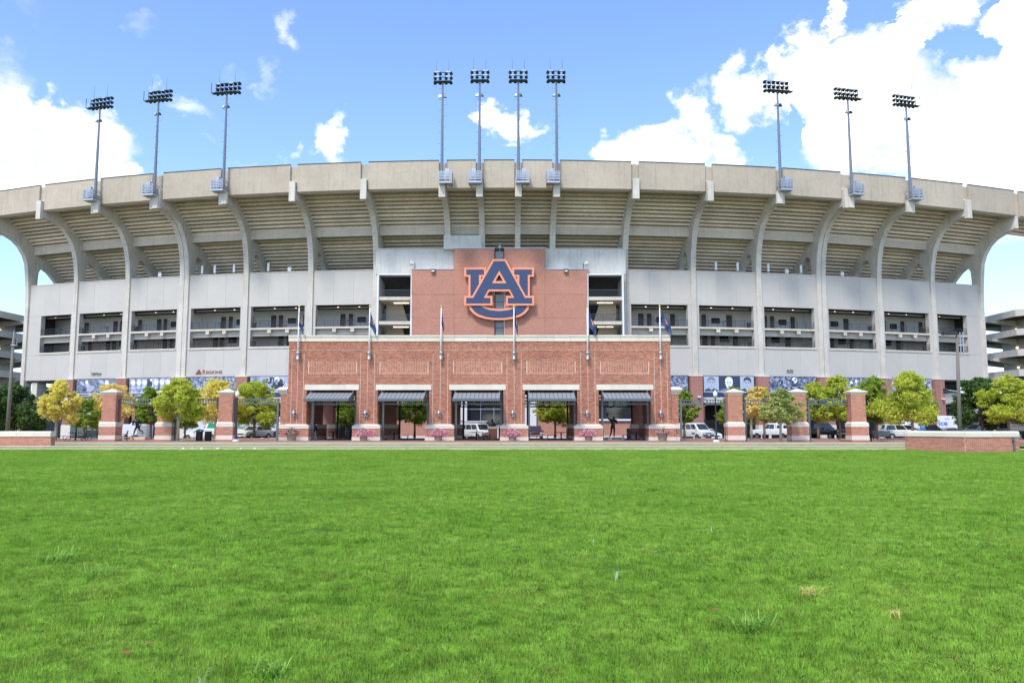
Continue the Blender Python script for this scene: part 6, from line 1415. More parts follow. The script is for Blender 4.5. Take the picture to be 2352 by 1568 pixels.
def vehicle(name, label, cat, loc, rz, kind, L, W, H, paint, nwin=2, glass='car_glass', extra=None, plate=None):
    s = SH[kind]; t = thing(name, label, cat, loc, rz)
    w = W/2
    mb = MB(); pts = [(x*L, z*H) for x, z in s['body']]; mb.prism([(x, -w, z) for x, z in pts], [(x, w, z) for x, z in pts]); part('body', bevel_mesh(mb, 'body', .07, 2), paint, t, False, True)
    zb = s['belt']*H; b0, b1 = s['cb'][0]*L, s['cb'][1]*L; t0, t1 = s['ct'][0]*L, s['ct'][1]*L; wi = w*.95; wt = w*.80
    mb = MB(); mb.frustum((b0, b1, -wi, wi), zb-.04, (t0, t1, -wt, wt), H-.04); part('cabin', bevel_mesh(mb, 'cabin', .045, 2), paint, t, False, True)
    part('roof', bevel_mesh(MB().box(t0+.04, t1-.03, -wt+.05, wt-.05, H-.05, H), 'roof', .02), paint, t, False)
    def lerp(a, b, k): return a+(b-a)*k
    def quad(name, c, m, thick):   # c: 4 corners, pushed outward
        c = [Vector(q) for q in c]; n = (c[1]-c[0]).cross(c[3]-c[0]).normalized()
        cen = sum(c, Vector())/4
        if n.dot(cen-Vector(((b0+b1)/2, 0, (zb+H)/2))) < 0: n = -n
        mb = MB(); mb.prism([q-n*.02 for q in c], [q+n*thick for q in c]); part(name, recalc(mb.mesh(name)), m, t, False)
    def side(fa, fb, ka, kb, sgn):  # window between fractions along the cabin
        o = []
        for k, f in ((ka, fa), (ka, fb), (kb, fb), (kb, fa)):
            xa, xb = lerp(b0, t0, k), lerp(b1, t1, k); ww = lerp(wi, wt, k); o.append((lerp(xa, xb, f), sgn*ww, lerp(zb-.04, H-.04, k)))
        return o
    for sgn in (-1, 1):
        for k in range(nwin): quad('side_window', side(.05+.9*k/nwin+.012, .05+.9*(k+1)/nwin-.012, .14, .86, sgn), glass, .008)
    def front(xa, xb, ka, kb): return [(lerp(xa, xb, ka), -lerp(wi, wt, ka)*.88, lerp(zb-.04, H-.04, ka)), (lerp(xa, xb, ka), lerp(wi, wt, ka)*.88, lerp(zb-.04, H-.04, ka)), (lerp(xa, xb, kb), lerp(wi, wt, kb)*.9, lerp(zb-.04, H-.04, kb)), (lerp(xa, xb, kb), -lerp(wi, wt, kb)*.9, lerp(zb-.04, H-.04, kb))]
    quad('windscreen', front(b1, t1, .10, .90), glass, .008); quad('rear_window', front(b0, t0, .18, .86), glass, .008)
    r = .35 if kind in ('van', 'pickup', 'suv') else .32
    for fx in (-.31, .32):
        for sgn in (-1, 1):
            y0 = sgn*(w-.11)
            def disc(rr, ya, yb): me = MB().lathe([(rr*.97, ya), (rr, (ya+yb)/2), (rr*.97, yb)], (0,0,0), 18).mesh('wheel'); me.transform(Matrix.Translation((fx*L, 0, r)) @ Matrix.Rotation(PI/2, 4, 'X')); return recalc(me)
            s0 = -sgn
            o = part('wheel_arch', disc(r*1.18, s0*(w-.04) if False else -sgn*(w+.004), -sgn*(w-.3)), 'black', t, False)
            wh = part('tyre', disc(r, -sgn*(w+.02), -sgn*(w-.22)), 'tyre', t, False); part('rim', disc(r*.60, -sgn*(w+.032), -sgn*(w-.05)), 'chrome', wh, False)
    zf = s['body'][-2][1]*H; xf = L/2
    for sgn in (-1, 1):
        part('headlight', bevel_mesh(MB().box(xf-.12, xf+.015, sgn*w*.78-.17, sgn*w*.78+.17, zf-.13, zf+.04), 'headlight', .02), 'headlight', t, False)
        part('tail_light', MB().box(-xf-.012, -xf+.1, sgn*w*.86-.10, sgn*w*.86+.10, zb-.38, zb-.08), 'tail_light', t, False)
        part('mirror', bevel_mesh(MB().box(b1-.42, b1-.28, sgn*(wi+.02) if sgn > 0 else -(wi+.24), sgn*(wi+.24) if sgn > 0 else -(wi+.02), zb-.02, zb+.16), 'mirror', .03), paint, t, False)
        part('door_handle', MB().box(b1-1.35, b1-1.15, sgn*w-.012, sgn*w+.012, zb-.22, zb-.18), 'chrome', t, False)
        for fx in ((b1+b0)/2+.15, b1-.45): part('door_gap', MB().box(fx-.008, fx+.008, sgn*(w+.001)-.004, sgn*(w+.001)+.004, .45, zb-.1), 'black', t, False)
    part('grille', MB().box(xf-.02, xf+.018, -w*.48, w*.48, zf-.16, zf+.0), 'black' if kind != 'van' else 'chrome', t, False)
    part('front_bumper', bevel_mesh(MB().box(xf-.1, xf+.07, -w*.94, w*.94, zf-.46, zf-.22), 'front_bumper', .03), 'chrome' if kind in ('van', 'pickup') else paint, t, False)
    part('air_intake', MB().box(xf+.06, xf+.08, -w*.6, w*.6, zf-.44, zf-.34), 'black', t, False); part('rear_bumper', bevel_mesh(MB().box(-xf-.07, -xf+.1, -w*.94, w*.94, .38, .6), 'rear_bumper', .03), 'chrome' if kind in ('van', 'pickup') else paint, t, False)
    part('number_plate', MB().box(xf+.07, xf+.09, -.16, .16, zf-.40, zf-.28), plate or 'white_print', t, False)
    if extra: extra(t, L, w, H, zb, b0, b1, t0, t1)
    return t
def zroad(Y): return ZP-.05 if Y < 94 else (ZP-.05+(Y-94)/18*(-.2-ZP+.05) if Y < 112 else -.2)
def vloc(x, Y): return (PX(x, Y, 1005), Y, zroad(Y))
vehicle('sedan', 'white sedan with dark grille nosing out left of the trash cans', 'car', vloc(464, 106), PI-.25, 'sedan', 4.7, 1.82, 1.45, 'paint_white')
def ex_hatch(t, L, w, H, zb, b0, b1, t0, t1): part('white_stripe', MB().box(b1-.1, b1-.04, -w, w, zb, zb+.1), 'paint_white', t, False)
vehicle('delivery_van', 'white van with a sloping green-tinted windscreen, half behind the left street lamp', 'van', vloc(524, 103), -.12, 'minivan', 5.6, 2.0, 2.25, 'paint_white', 2, 'green_glass', ex_hatch)
def ex_rails(t, L, w, H, zb, b0, b1, t0, t1):
    for s in (-1, 1): part('roof_rail', MB().tube([(t0+.2, s*(w*.7), H-.02), (t0+.4, s*w*.7, H+.07), (t1-.3, s*w*.7, H+.07), (t1-.1, s*w*.7, H-.02)], .022, 5), 'chrome', t, False)
vehicle('crossover', 'cream-white crossover with roof rails parked left of the gate building', 'car', vloc(584, 101), R_(180+64), 'suv', 4.7, 1.92, 1.70, 'paint_cream', 2, 'car_glass', ex_rails)
vehicle('sedan', 'dark grey sedan mostly hidden behind the leftmost gate pier', 'car', vloc(640, 107), PI+.3, 'sedan', 4.8, 1.85, 1.42, 'paint_grey')
def ex_ladder(t, L, w, H, zb, b0, b1, t0, t1):
    part('roof_rack', MB().tube([(t0+.4, -w*.75, H+.15), (t1, -w*.75, H+.15)], .03, 5).tube([(t0+.4, w*.75, H+.15), (t1, w*.75, H+.15)], .03, 5), 'galvanised', t, False)
    for x in (t0+.6, (t0+t1)/2, t1-.3): part('rack_bar', MB().box(x-.03, x+.03, -w*.8, w*.8, H+.08, H+.18), 'white_metal', t, False)
    mb = MB()
    for y in (-.25, .15): mb.box(t0-.2, t1+1.0, y-.03, y+.03, H+.2, H+.3)
    for k in range(14): x = t0+k*(t1+1.0-t0)/14; mb.box(x, x+.04, -.25, .15, H+.22, H+.27)
    part('ladder', mb, 'hose_white', t, False)
    for s in (-1, 1): part('indicator', MB().box(L/2-.1, L/2+.02, s*w*.8-.18, s*w*.8+.18, H*.34, H*.40), 'amber', t, False)
vehicle('work_van', 'white work van with ladders on its roof, seen through the third opening', 'van', vloc(1094, 103), R_(-50), 'van', 4.9, 2.0, 2.05, 'paint_white', 3, 'car_glass', ex_ladder)
vehicle('pickup_truck', 'dark maroon pickup facing the camera through the fourth opening', 'truck', vloc(1228, 107), R_(-90), 'pickup', 5.4, 2.0, 1.82, 'paint_maroon', 2, 'car_glass', None, 'plate_red')
def ex_vanlogo(t, L, w, H, zb, b0, b1, t0, t1): part('door_logo', MB().box(.9, 1.1, -w-.012, -w-.004, zb-.55, zb-.3).box(1.15, 1.35, -w-.012, -w-.004, zb-.55, zb-.3), 'dark_print', t, False); part('door_logo', MB().box(.7, .85, -w-.012, -w-.004, zb-.5, zb-.35), 'red_print', t, False)
vehicle('passenger_van', 'white passenger van with chrome grille just right of the gate building', 'van', vloc(1594, 104), R_(-62), 'van', 5.5, 2.02, 2.12, 'paint_white', 4, 'car_glass', ex_vanlogo)
vehicle('hatchback', 'small white car tucked behind the white passenger van', 'car', vloc(1626, 109), R_(-70), 'sedan', 4.2, 1.75, 1.5, 'paint_white')
def ex_camper(t, L, w, H, zb, b0, b1, t0, t1):
    part('camper_shell', bevel_mesh(MB().frustum((-L/2+.02, b0-.02, -w*.94, w*.94), zb-.02, (-L/2+.12, b0, -w*.84, w*.84), H+.05), 'camper_shell', .06, 2), 'paint_white', t, False, True)
    for s in (-1, 1):
        for k in range(2): x = -L/2+.35+k*.85; part('shell_window', MB().box(x, x+.62, s*w*.90-.03, s*w*.90+.03, zb+.14, zb+.48), 'car_glass', t, False)
    part('shell_hatch', MB().box(-L/2-.01, -L/2+.12, -w*.66, w*.66, zb+.12, zb+.5), 'car_glass', t, False)
vehicle('pickup_truck', 'white pickup with a camper shell, seen from behind near the pale young tree', 'truck', vloc(1779, 99), R_(180-50), 'pickup', 5.6, 2.0, 1.95, 'paint_white', 2, 'car_glass', ex_camper)
vehicle('pickup_truck', 'shiny black pickup facing right beside the brick pillar', 'truck', vloc(1890, 97), R_(-57), 'pickup', 5.4, 2.0, 1.92, 'paint_black', 2, 'car_glass', None, 'plate_red')
vehicle('minivan', 'white minivan seen side-on left of the right low wall', 'minivan', vloc(2077, 97), R_(-10), 'minivan', 5.1, 1.98, 1.78, 'paint_white', 3)
vehicle('pickup_truck', 'black pickup whose roof shows above the right low wall, by the blue sign', 'truck', vloc(2140, 100), R_(-14), 'pickup', 5.4, 1.95, 1.86, 'paint_black', 2)
vehicle('sedan', 'low dark red sedan peeking over the right low wall', 'car', vloc(2190, 104), R_(-10), 'sedan', 4.6, 1.8, 1.5, 'paint_maroon')
vehicle('station_wagon', 'silver station wagon showing above the right low wall', 'car', vloc(2247, 97), PI+.25, 'suv', 4.7, 1.85, 1.78, 'paint_silver', 3, 'car_glass', ex_rails)
def box_truck():
    Y = 110; t = thing('box_truck', 'white ice delivery truck with red and blue lettering behind the trees', 'truck', (PX(2135, Y, 980), Y, -.2), R_(-3))
    part('cargo_box', bevel_mesh(MB().box(-2.6, 3.6, -1.2, 1.2, .95, 3.3), 'cargo_box', .05), 'paint_white', t, False); part('corner_trim', MB().box(3.3, 3.62, -1.22, -1.2, 1.0, 3.25), 'paint_silver', t, False)
    part('cab', bevel_mesh(MB().prism([(-2.65, -1.05, .6), (-4.6, -1.05, .6), (-4.65, -1.05, 1.5), (-4.0, -1.05, 1.65), (-3.5, -1.05, 2.45), (-2.65, -1.05, 2.5)], [(-2.65, 1.05, .6), (-4.6, 1.05, .6), (-4.65, 1.05, 1.5), (-4.0, 1.05, 1.65), (-3.5, 1.05, 2.45), (-2.65, 1.05, 2.5)]), 'cab', .06, 2), 'paint_white', t, False, True)
    part('side_window', MB().box(-3.5, -2.85, -1.07, -1.05, 1.65, 2.25), 'car_glass', t, False); part('windscreen', MB().prism([(-4.02, -.9, 1.7), (-4.02, .9, 1.7), (-3.56, .9, 2.38), (-3.56, -.9, 2.38)], [(-4.06, -.9, 1.72), (-4.06, .9, 1.72), (-3.6, .9, 2.40), (-3.6, -.9, 2.40)]), 'car_glass', t, False)
    part('chassis', MB().box(-4.5, 3.4, -.9, .9, .5, .95), 'black', t, False)
    for x in (-3.7, 2.0):
        for y in (-1.1, .85): me = MB().lathe([(.42, 0), (.45, .12), (.42, .25)], (0,0,0), 16).mesh('tyre'); me.transform(Matrix.Translation((x, y+.25, .45)) @ Matrix.Rotation(PI/2, 4, 'X')); part('tyre', me, 'tyre', t, False)
    me = text_mesh('Reddy', .95, 2.35, .01, .02); me.transform(Matrix.Translation((-.6, -1.22, 2.25))); part('lettering', me, 'red_print', t, False)
    me = text_mesh('Ice', .95, 1.15, .01, .015); me.transform(Matrix.Translation((1.25, -1.22, 2.32))); part('lettering', me, 'blue_print', t, False)
    for k in range(3): part('wave_line', MB().tube([(-2.4+q*.5, -1.22, 1.35+k*.12+.12*math.sin(q*.9+k)) for q in range(12)], .02, 4), 'blue_print', t, False)
    for k in range(3): part('snow_mark', MB().tube([(1.5+k*.25, -1.22, 2.8), (1.7+k*.2, -1.22, 3.0+k*.05)], .025, 4), 'blue_print', t, False)
box_truck()
def bus():
    Y = 90; t = thing('coach_bus', 'white and black coach cut off by the right edge of the picture', 'bus', (PX(2303, Y, 990), Y, ZP-.05))
    part('body', bevel_mesh(MB().box(0, 11, -1.2, 1.2, .4, 2.75), 'body', .12, 2), 'paint_silver', t, False, True); part('lower_stripe', MB().box(.3, 11, -1.215, -1.2, .55, .95), 'black', t, False); part('waist_line', MB().box(.3, 11, -1.21, -1.2, 1.45, 1.52), 'black', t, False)
    for k in range(4): part('side_window', MB().box(.35+k*2.2, 2.4+k*2.2, -1.215, -1.2, 1.65, 2.55), 'car_glass', t, False)
    part('windscreen', MB().box(-.02, 0, -1.05, 1.05, 1.2, 2.6), 'car_glass', t, False)
    for x in (1.8, 8.5): me = MB().lathe([(.45, 0), (.48, .1), (.45, .25)], (0,0,0), 16).mesh('tyre'); me.transform(Matrix.Translation((x, -.98, .48)) @ Matrix.Rotation(PI/2, 4, 'X')); part('tyre', me, 'tyre', t, False)
bus()
def trailer():
    Y = 104; x0, x1 = PX(279, Y, 990), PX(344, Y, 990); c = (x0+x1)/2; t = thing('enclosed_trailer', 'white enclosed trailer parked behind the running statue', 'trailer', (c, Y, zroad(Y))); w = (x1-x0)/2
    part('body', bevel_mesh(MB().box(-w, w, -1.0, 1.0, .25, 1.95), 'body', .05), 'paint_white', t, False); part('rear_door', MB().box(w*.35, w*.97, -1.015, -1.0, .3, 1.85), 'paint_silver', t, False); part('door_bar', MB().box(w*.55, w*.9, -1.04, -1.016, .85, .9), 'dark_metal', t, False)
    part('roof_vent', MB().lathe([(.3, 1.95), (.3, 2.05), (.2, 2.12)], (-w*.2, 0, 0), 12), 'white_metal', t, False); part('frame_base', MB().box(-w-.02, w+.02, -1.02, 1.02, .15, .249), 'black', t, False)
    for s in (-.4, .3): me = MB().lathe([(.3, 0), (.32, .1), (.3, .2)], (0,0,0), 14).mesh('tyre'); me.transform(Matrix.Translation((w*s, -.9, .32)) @ Matrix.Rotation(PI/2, 4, 'X')); part('tyre', me, 'tyre', t, False)
trailer()
def white_box_truck():
    Y = 111; t = thing('box_truck', 'plain white box truck partly hidden by the leftmost gate pier', 'truck', (PX(628, Y, 990), Y, -.18)); part('cargo_box', bevel_mesh(MB().box(-1.2, .7, -1.1, 1.1, .5, 3.0), 'cargo_box', .04), 'paint_white', t, False); part('cab', bevel_mesh(MB().box(.72, 2.4, -1.0, 1.0, .4, 2.4), 'cab', .1, 2), 'paint_white', t, False, True); part('side_window', MB().box(1.2, 2.0, -1.02, -1.0, 1.5, 2.2), 'car_glass', t, False)
    for x in (-.5, 1.6): me = MB().lathe([(.4, 0), (.42, .1), (.4, .2)], (0,0,0), 14).mesh('tyre'); me.transform(Matrix.Translation((x, -.95, .42)) @ Matrix.Rotation(PI/2, 4, 'X')); part('tyre', me, 'tyre', t, False)
white_box_truck()
def ticket_building():
    Y = 113.5; t = thing('ticket_building', 'low pale painted building with a ticket window, behind the left trash cans', 'building', (PX(530, Y, 990), Y, -.2)); x0, x1 = PX(424, Y, 990)-t.location.x, PX(661, Y, 990)-t.location.x; z = PZ(957, Y)+.2
    mb = MB(); mb.prism([(x0, 0, 0), (x1, 0, 0), (x1, 0, z), (x0+2.6, 0, z), (x0, 0, z*.35)], [(x0, 2.2, 0), (x1, 2.2, 0), (x1, 2.2, z), (x0+2.6, 2.2, z), (x0, 2.2, z*.35)]); part('wall', recalc(mb.mesh('wall')), 'white_stone', t, False)
    a = PX(470, Y, 990)-t.location.x; part('window', MB().box(a, a+3.6, -.03, 0, .4, 1.85), 'black', t, False); part('window_frame', MB().box(a-.08, a-.005, -.05, 0, .3, 1.92), 'galvanised', t, False); part('counter', MB().box(a, a+3.6, -.2, 0, .30, .39), 'galvanised', t, False)
    me = text_mesh('Tickets', .6, 2.2, .01, .01); me.transform(Matrix.Translation((a+2.9, -.03, z-.7))); part('lettering', me, 'dark_print', t, False)
ticket_building()

# ------------------------------------------------------------ spiral ramp towers on both sides
def ramp(label, cx, cy, r, levels, flip):
    t = thing('ramp_tower', label, 'ramp tower', (cx, cy, ZG)); rc = r*.74; n = 8; off = PI/8
    def oc(rr, z): return [(rr*math.cos(off+2*PI*k/n), rr*math.sin(off+2*PI*k/n), z) for k in range(n)]
    mb = MB(); mb.prism(oc(rc, 0), oc(rc, levels[0][1]+.6)); part('core_wall', recalc(mb.mesh('core_wall')), 'ramp_concrete', t, False)
    for (z0, z1) in levels:
        A, B, C, D = oc(r, 0), oc(r-.3, 0), oc(rc, 0), oc(r*1.0, 0)
        for k in range(n):
            q = (k+1) % n; mb = MB(); mb.prism([(A[k][0], A[k][1], z0), (A[q][0], A[q][1], z0), (B[q][0], B[q][1], z0), (B[k][0], B[k][1], z0)], [(A[k][0], A[k][1], z1), (A[q][0], A[q][1], z1), (B[q][0], B[q][1], z1), (B[k][0], B[k][1], z1)]); part('parapet', recalc(mb.mesh('parapet')), 'ramp_concrete', t, False)
            v = Vector(A[k]).xy; m = (Vector(A[k])+Vector(A[q]))/2; u = Vector((m.x, m.y, 0)).normalized(); s = Vector((-u.y, u.x, 0))*.45
            a, b = u*rc*.95, u*(r*.985)
            mb = MB(); mb.prism([a-s+Vector((0, 0, z0-1.1)), a+s+Vector((0, 0, z0-1.1)), a+s+Vector((0, 0, z0)), a-s+Vector((0, 0, z0))], [b-s+Vector((0, 0, z0-.35)), b+s+Vector((0, 0, z0-.35)), b+s+Vector((0, 0, z0)), b-s+Vector((0, 0, z0))]); part('slab_beam', recalc(mb.mesh('slab_beam')), 'ramp_concrete', t, False)
        mb = MB(); mb.prism([(x, y, z0) for x, y, _ in oc(r-.32, 0)], [(x, y, z0+.25) for x, y, _ in oc(r-.32, 0)]); part('ramp_slab', recalc(mb.mesh('ramp_slab')), 'dark_soffit', t, False)
        for k in range(n):
            q = (k+1) % n; m = (Vector(C[k])+Vector(C[q]))/2; u = m.normalized(); c = u*(m.length+.12)+Vector((0, 0, z0-1.5)); part('bulkhead_lamp', MB().lathe([(.1, -.1), (.2, 0), (.1, .1)], c, 8), 'lamp_yellow', t, False)
    u = -PI/2; part('roof_box', MB().box(-r*.35-1.5, r*.35+1.5, -r*.8, -r*.5, levels[0][1]-.3, levels[0][1]+1.3), 'ramp_concrete', t, False)
YR = 138.0
def rlev(y0s, y1s, Y, x): return [(PZ(b, Y, x)-ZG, PZ(a, Y, x)-ZG) for a, b in zip(y0s, y1s)]
LV = rlev((698, 744.5, 793, 841.5), (714, 760, 809.5, 858), YR-13, 30)
ramp('round concrete ramp tower with stacked decks at the left edge', PX(52, YR, 800)-14.6, YR, 15.2, LV, 0)
ramp('round concrete ramp tower with stacked decks at the right edge', PX(2281, YR, 800)+14.6, YR, 15.2, LV, 1)

# ------------------------------------------------------------ trees
def tree(name, label, x, Y, ytop, ybase_crown, half_w, leaf, z0, seed, cx=None, nleaf=6500, trunk='bark', cat='tree', lsize=.115, group=None, airy=1.0, cols=None):
    rg = np.random.default_rng(seed); p = P(x, 1005, Y); top = P(x, ytop, Y).z; bot = P(x, ybase_crown, Y).z
    cxw = (PX(cx, Y, 930) if cx else p.x)-p.x; hw = half_w*1.22*Y/FPX; nleaf = int(nleaf*1.7); lsize *= 1.1; t = thing(name, label, cat, (p.x, Y, z0), 0, group)
    top -= z0; bot -= z0; H = top-bot; rs = random.Random(seed)
    # lobes on limbs
    nb = 26; lobes = []
    for k in range(nb):
        f = (k+.5)/nb; zz = bot+H*(.08+.86*f); w = math.sin(PI*min(1, max(.0, (.16+.80*f))))**.62*(1.0 if f < .45 else 1.0-(f-.45)*.75)
        a = k*2.399+rs.random()*.8; r = hw*w*rs.uniform(.30, 1.0); lr = hw*rs.uniform(.17, .38)*(1-.25*f)
        lobes.append((Vector((cxw*min(1, .4+f)+r*math.cos(a), r*.95*math.sin(a), zz)), lr))
    th = bot+H*.22; r0 = .05+H*.022
    mb = MB(); mb.tube([(0, 0, -.05), (.02, .01, bot*.5), (.04*cxw, 0, bot), (.3*cxw, .05, th), (cxw*.6, .1, bot+H*.6), (cxw*.7, 0, bot+H*.85)], [r0*1.35, r0, r0*.9, r0*.75, r0*.4, r0*.15], 8); part('trunk', mb, trunk, t, False, True)
    mb = MB()
    for i, (c, lr) in enumerate(lobes):
        s = Vector((.2*cxw, 0, bot*.88+(c.z-bot)*.35)); m = s.lerp(c, .5)+Vector((rs.uniform(-.1, .1), rs.uniform(-.1, .1), -.12)); mb.tube([s, m, c], [r0*.38, r0*.22, .012], 5)
        for q in range(3): e = c+Vector((rs.uniform(-1, 1), rs.uniform(-1, 1), rs.uniform(-.5, .9)))*lr*.9; mb.tube([m.lerp(c, .6), e], [.018, .006], 4)
    part('limbs', mb, trunk, t, False)
    tot = sum(l[1]**2 for l in lobes); C = []
    for c, lr in lobes:
        n = int(nleaf*lr*lr/tot); nc = max(5, int(n/26)); d = rg.normal(size=(nc, 3)); d /= np.linalg.norm(d, axis=1)[:, None]
        cc = d*(lr*rg.uniform(.45, 1.12, nc)[:, None])*np.array([1.05, 1.05, .78]); k = rg.integers(0, nc, n)
        C.append(np.array(c)+cc[k]+rg.normal(size=(n, 3))*lr*.17*np.array([1, 1, .7]))
    C = np.concatenate(C); n = len(C); u = rg.normal(size=(n, 3)); u[:, 2] *= .6; u /= np.linalg.norm(u, axis=1)[:, None]; v = np.cross(u, rg.normal(size=(n, 3))*np.array([.6, .6, 1])+np.array([0, 0, .01])); v /= np.linalg.norm(v, axis=1)[:, None]; s = lsize*rg.uniform(.6, 1.25, n)[:, None]
    V = np.stack([C-u*s, C-v*s*.45+u*s*.1, C+u*s, C+v*s*.45+u*s*.1], 1).reshape(-1, 3)
    o = part('crown', npmesh('crown', V, 4), leaf, t, False); return t
T = tree
YPZ = ZP
T('broad_evergreen_tree', 'dark green dense tree behind the left low wall, beside the light pole', 30, 95, 884, 985, 66, 'leaf_dark', ZP, 11, nleaf=15000, lsize=.15)
T('broad_evergreen_tree', 'smaller dark green tree cut by the left edge of the picture', -28, 92, 888, 980, 50, 'leaf_dark', ZP, 12, nleaf=7000, lsize=.15)
T('young_tree', 'bright yellow young tree just right of the left low wall', 127, 77, 874, 968, 39, 'leaf_yellow', ZP, 13, cx=141, trunk='bark_pale', nleaf=8500)
T('young_tree', 'dark green bushy tree behind the leftmost picnic table', 192, 90, 915, 982, 34, 'leaf_green', ZP, 14, nleaf=6500)
T('young_tree', 'orange-yellow tree showing on both sides of the leftmost pillar', 246, 92, 880, 968, 47, 'leaf_orange', ZP, 15, nleaf=9000, trunk='bark_pale')
T('young_tree', 'rich green tree left of the second pillar, over the running statue', 345, 88, 892, 975, 36, 'leaf_green', ZP, 16, nleaf=9500)
T('young_tree', 'yellow-green tree standing in front of the second pillar', 408, 75.2, 867, 960, 50, 'leaf_lime', ZP, 17, trunk='bark_pale', nleaf=11000, cx=409)
T('young_tree', 'dark green tree low behind the second pillar', 424, 95, 925, 984, 32, 'leaf_green', ZP, 18, nleaf=6000)
T('young_tree', 'pale yellow tree behind the third pillar', 494, 93, 867, 965, 50, 'leaf_yellow', ZP, 19, trunk='bark_pale', nleaf=9500)
T('street_tree', 'large green tree behind the picket beam left of the gate building', 583, 96, 873, 975, 54, 'leaf_lime', ZP, 20, nleaf=14000)
T('street_tree', 'green tree seen through the right half of the first opening', 795, 99, 912, 975, 38, 'leaf_green', ZP, 21, nleaf=8000)
T('street_tree', 'green tree seen through the second opening', 952, 99, 905, 972, 40, 'leaf_green', ZP, 22, nleaf=9000)
T('street_tree', 'yellow-green tree seen through the fourth opening', 1275, 100, 905, 970, 42, 'leaf_lime', ZP, 23, nleaf=9000)
T('street_tree', 'green tree peeking past the right end of the gate building', 1572, 93, 893, 972, 28, 'leaf_green', ZP, 24, nleaf=6500)
T('street_tree', 'green tree directly behind the pillar by the right street lamp', 1690, 92, 888, 972, 36, 'leaf_green', ZP, 25, nleaf=7500)
T('young_tree', 'orange-yellow slim tree right of the pillar by the right street lamp', 1726, 84, 884, 958, 28, 'leaf_orange', ZP, 26, trunk='bark_pale', nleaf=8000, cx=1740)
T('young_tree', 'pale grey-green young tree with a thin trunk, in front of the beam', 1793, 73, 893, 968, 37, 'leaf_soft', ZP, 27, trunk='bark_pale', nleaf=7000, cx=1796)
T('young_tree', 'green tree between the orange-yellow tree and the pale young tree', 1756, 91, 890, 970, 30, 'leaf_lime', ZP, 28, nleaf=6000)
T('street_tree', 'lime-green tree over the black pickup', 1880, 91, 876, 968, 36, 'leaf_lime', ZP, 29, nleaf=9000)
T('street_tree', 'tallest lime-green tree behind the rightmost picket beam', 1930, 92, 861, 970, 44, 'leaf_lime', ZP, 30, nleaf=12000)
T('street_tree', 'green tree just right of the rightmost pillar', 2012, 93, 868, 972, 44, 'leaf_green', ZP, 31, nleaf=11000)
T('street_tree', 'big bright lime tree over the white minivan', 2097, 86, 858, 970, 62, 'leaf_lime', ZP, 32, nleaf=16000, trunk='bark_pale')
T('street_tree', 'small tree in front of the ice delivery truck', 2126, 93, 900, 972, 30, 'leaf_green', ZP, 33, nleaf=5000)
T('street_tree', 'dark green spreading tree right of the tall pole', 2258, 92, 868, 980, 54, 'leaf_dark', ZP, 34, nleaf=14000, lsize=.14)
T('street_tree', 'lime-green tree near the right edge of the picture', 2318, 88, 864, 968, 54, 'leaf_lime', ZP, 35, nleaf=14000, cx=2322)
for k, (x, Y, yt, hw) in enumerate(((100, 190, 888, 40), (38, 205, 884, 45), (2300, 200, 905, 40))):
    T('distant_tree', ('distant dark tree seen under the left end of the stadium', 'distant dark tree between the ramp tower and the stadium', 'distant dark tree under the right ramp tower')[k], x, Y, yt, 960, hw, 'leaf_dark', -.2, 40+k, nleaf=4500, lsize=.34)
def mulch():
    for x, Y, lab in ((127, 77, 'yellow tree'), (408, 75.2, 'yellow-green tree'), (1793, 73, 'pale young tree'), (1726, 84, 'orange-yellow tree')):
        t = thing('mulch_bed', 'low brown mulch ring under the '+lab, 'mulch', (PX(x, Y, 1008), Y, ZP)); o = part('mulch', MB().lathe([(1.2, 0), (1.1, .04), (.5, .08), (.1, .10)], (0,0,0), 16), 'bark', t, False)
mulch()

# ------------------------------------------------------------ weeds, leaves and litter in the lawn
def weed(label, x, y, kind, size, seed, n=40):
    p = None
    r = ray(x, y); tt = -CAMZ/r[2]; X, Y = r[0]*tt, r[1]*tt; z = float(undul(np.array(X), np.array(Y))); rg = random.Random(seed)
    t = thing('weed_clump', label, 'weed', (X, Y, z), 0, 'weeds in the lawn'); V = []
    for k in range(int(n*(1.4 if kind != 'tall' else 1))):
        a = rg.random()*2*PI; L = size*rg.uniform(.25, 1.0); h = {'flat': .12, 'tall': .6, 'mid': .4}[kind]; d = Vector((math.cos(a), math.sin(a), 0)); up = L*h*rg.uniform(.6, 1.3); b = Vector((rg.gauss(0, .22), rg.gauss(0, .22), 0))*size*(1 if kind != 'tall' else .3); m = b+d*L*(.45 if kind != 'tall' else .15)+Vector((0, 0, up*.8+.05)); e = b+d*L*(1.0 if kind != 'tall' else .4)+Vector((0, 0, up*.9+.05)); s = Vector((-d.y, d.x, 0))*(.0045 if kind != 'tall' else .003)*rg.uniform(.7, 1.4)
        V += [b-s, b+s, m+s, m-s, m-s, m+s, e+s*.25, e-s*.25]
    m = {'flat': 'weed_green', 'tall': 'weed_pale', 'mid': 'weed_green'}[kind] if 'dry' not in label else 'weed_dry'
    o = part('blades', npmesh('blades', np.array([tuple(v) for v in V]), 4), m, t, False)
W = weed
W('large sprawling crabgrass clump at the left of the lawn', 128, 1275, 'mid', .42, 1, 60); W('bright flat weed just below the large left clump', 225, 1307, 'flat', .45, 2, 60); W('pale spiky weed clump in the left middle of the lawn', 517, 1240, 'mid', .35, 3, 45)
W('flat green weed left of the pale spiky clump', 415, 1253, 'flat', .35, 4); W('small weed tuft farther back on the left', 522, 1148, 'flat', .55, 5); W('small dark weed tuft left of centre', 635, 1203, 'mid', .25, 6, 24); W('leafy weed with a tall seed stalk near the bottom left', 625, 1522, 'mid', .22, 7, 40)
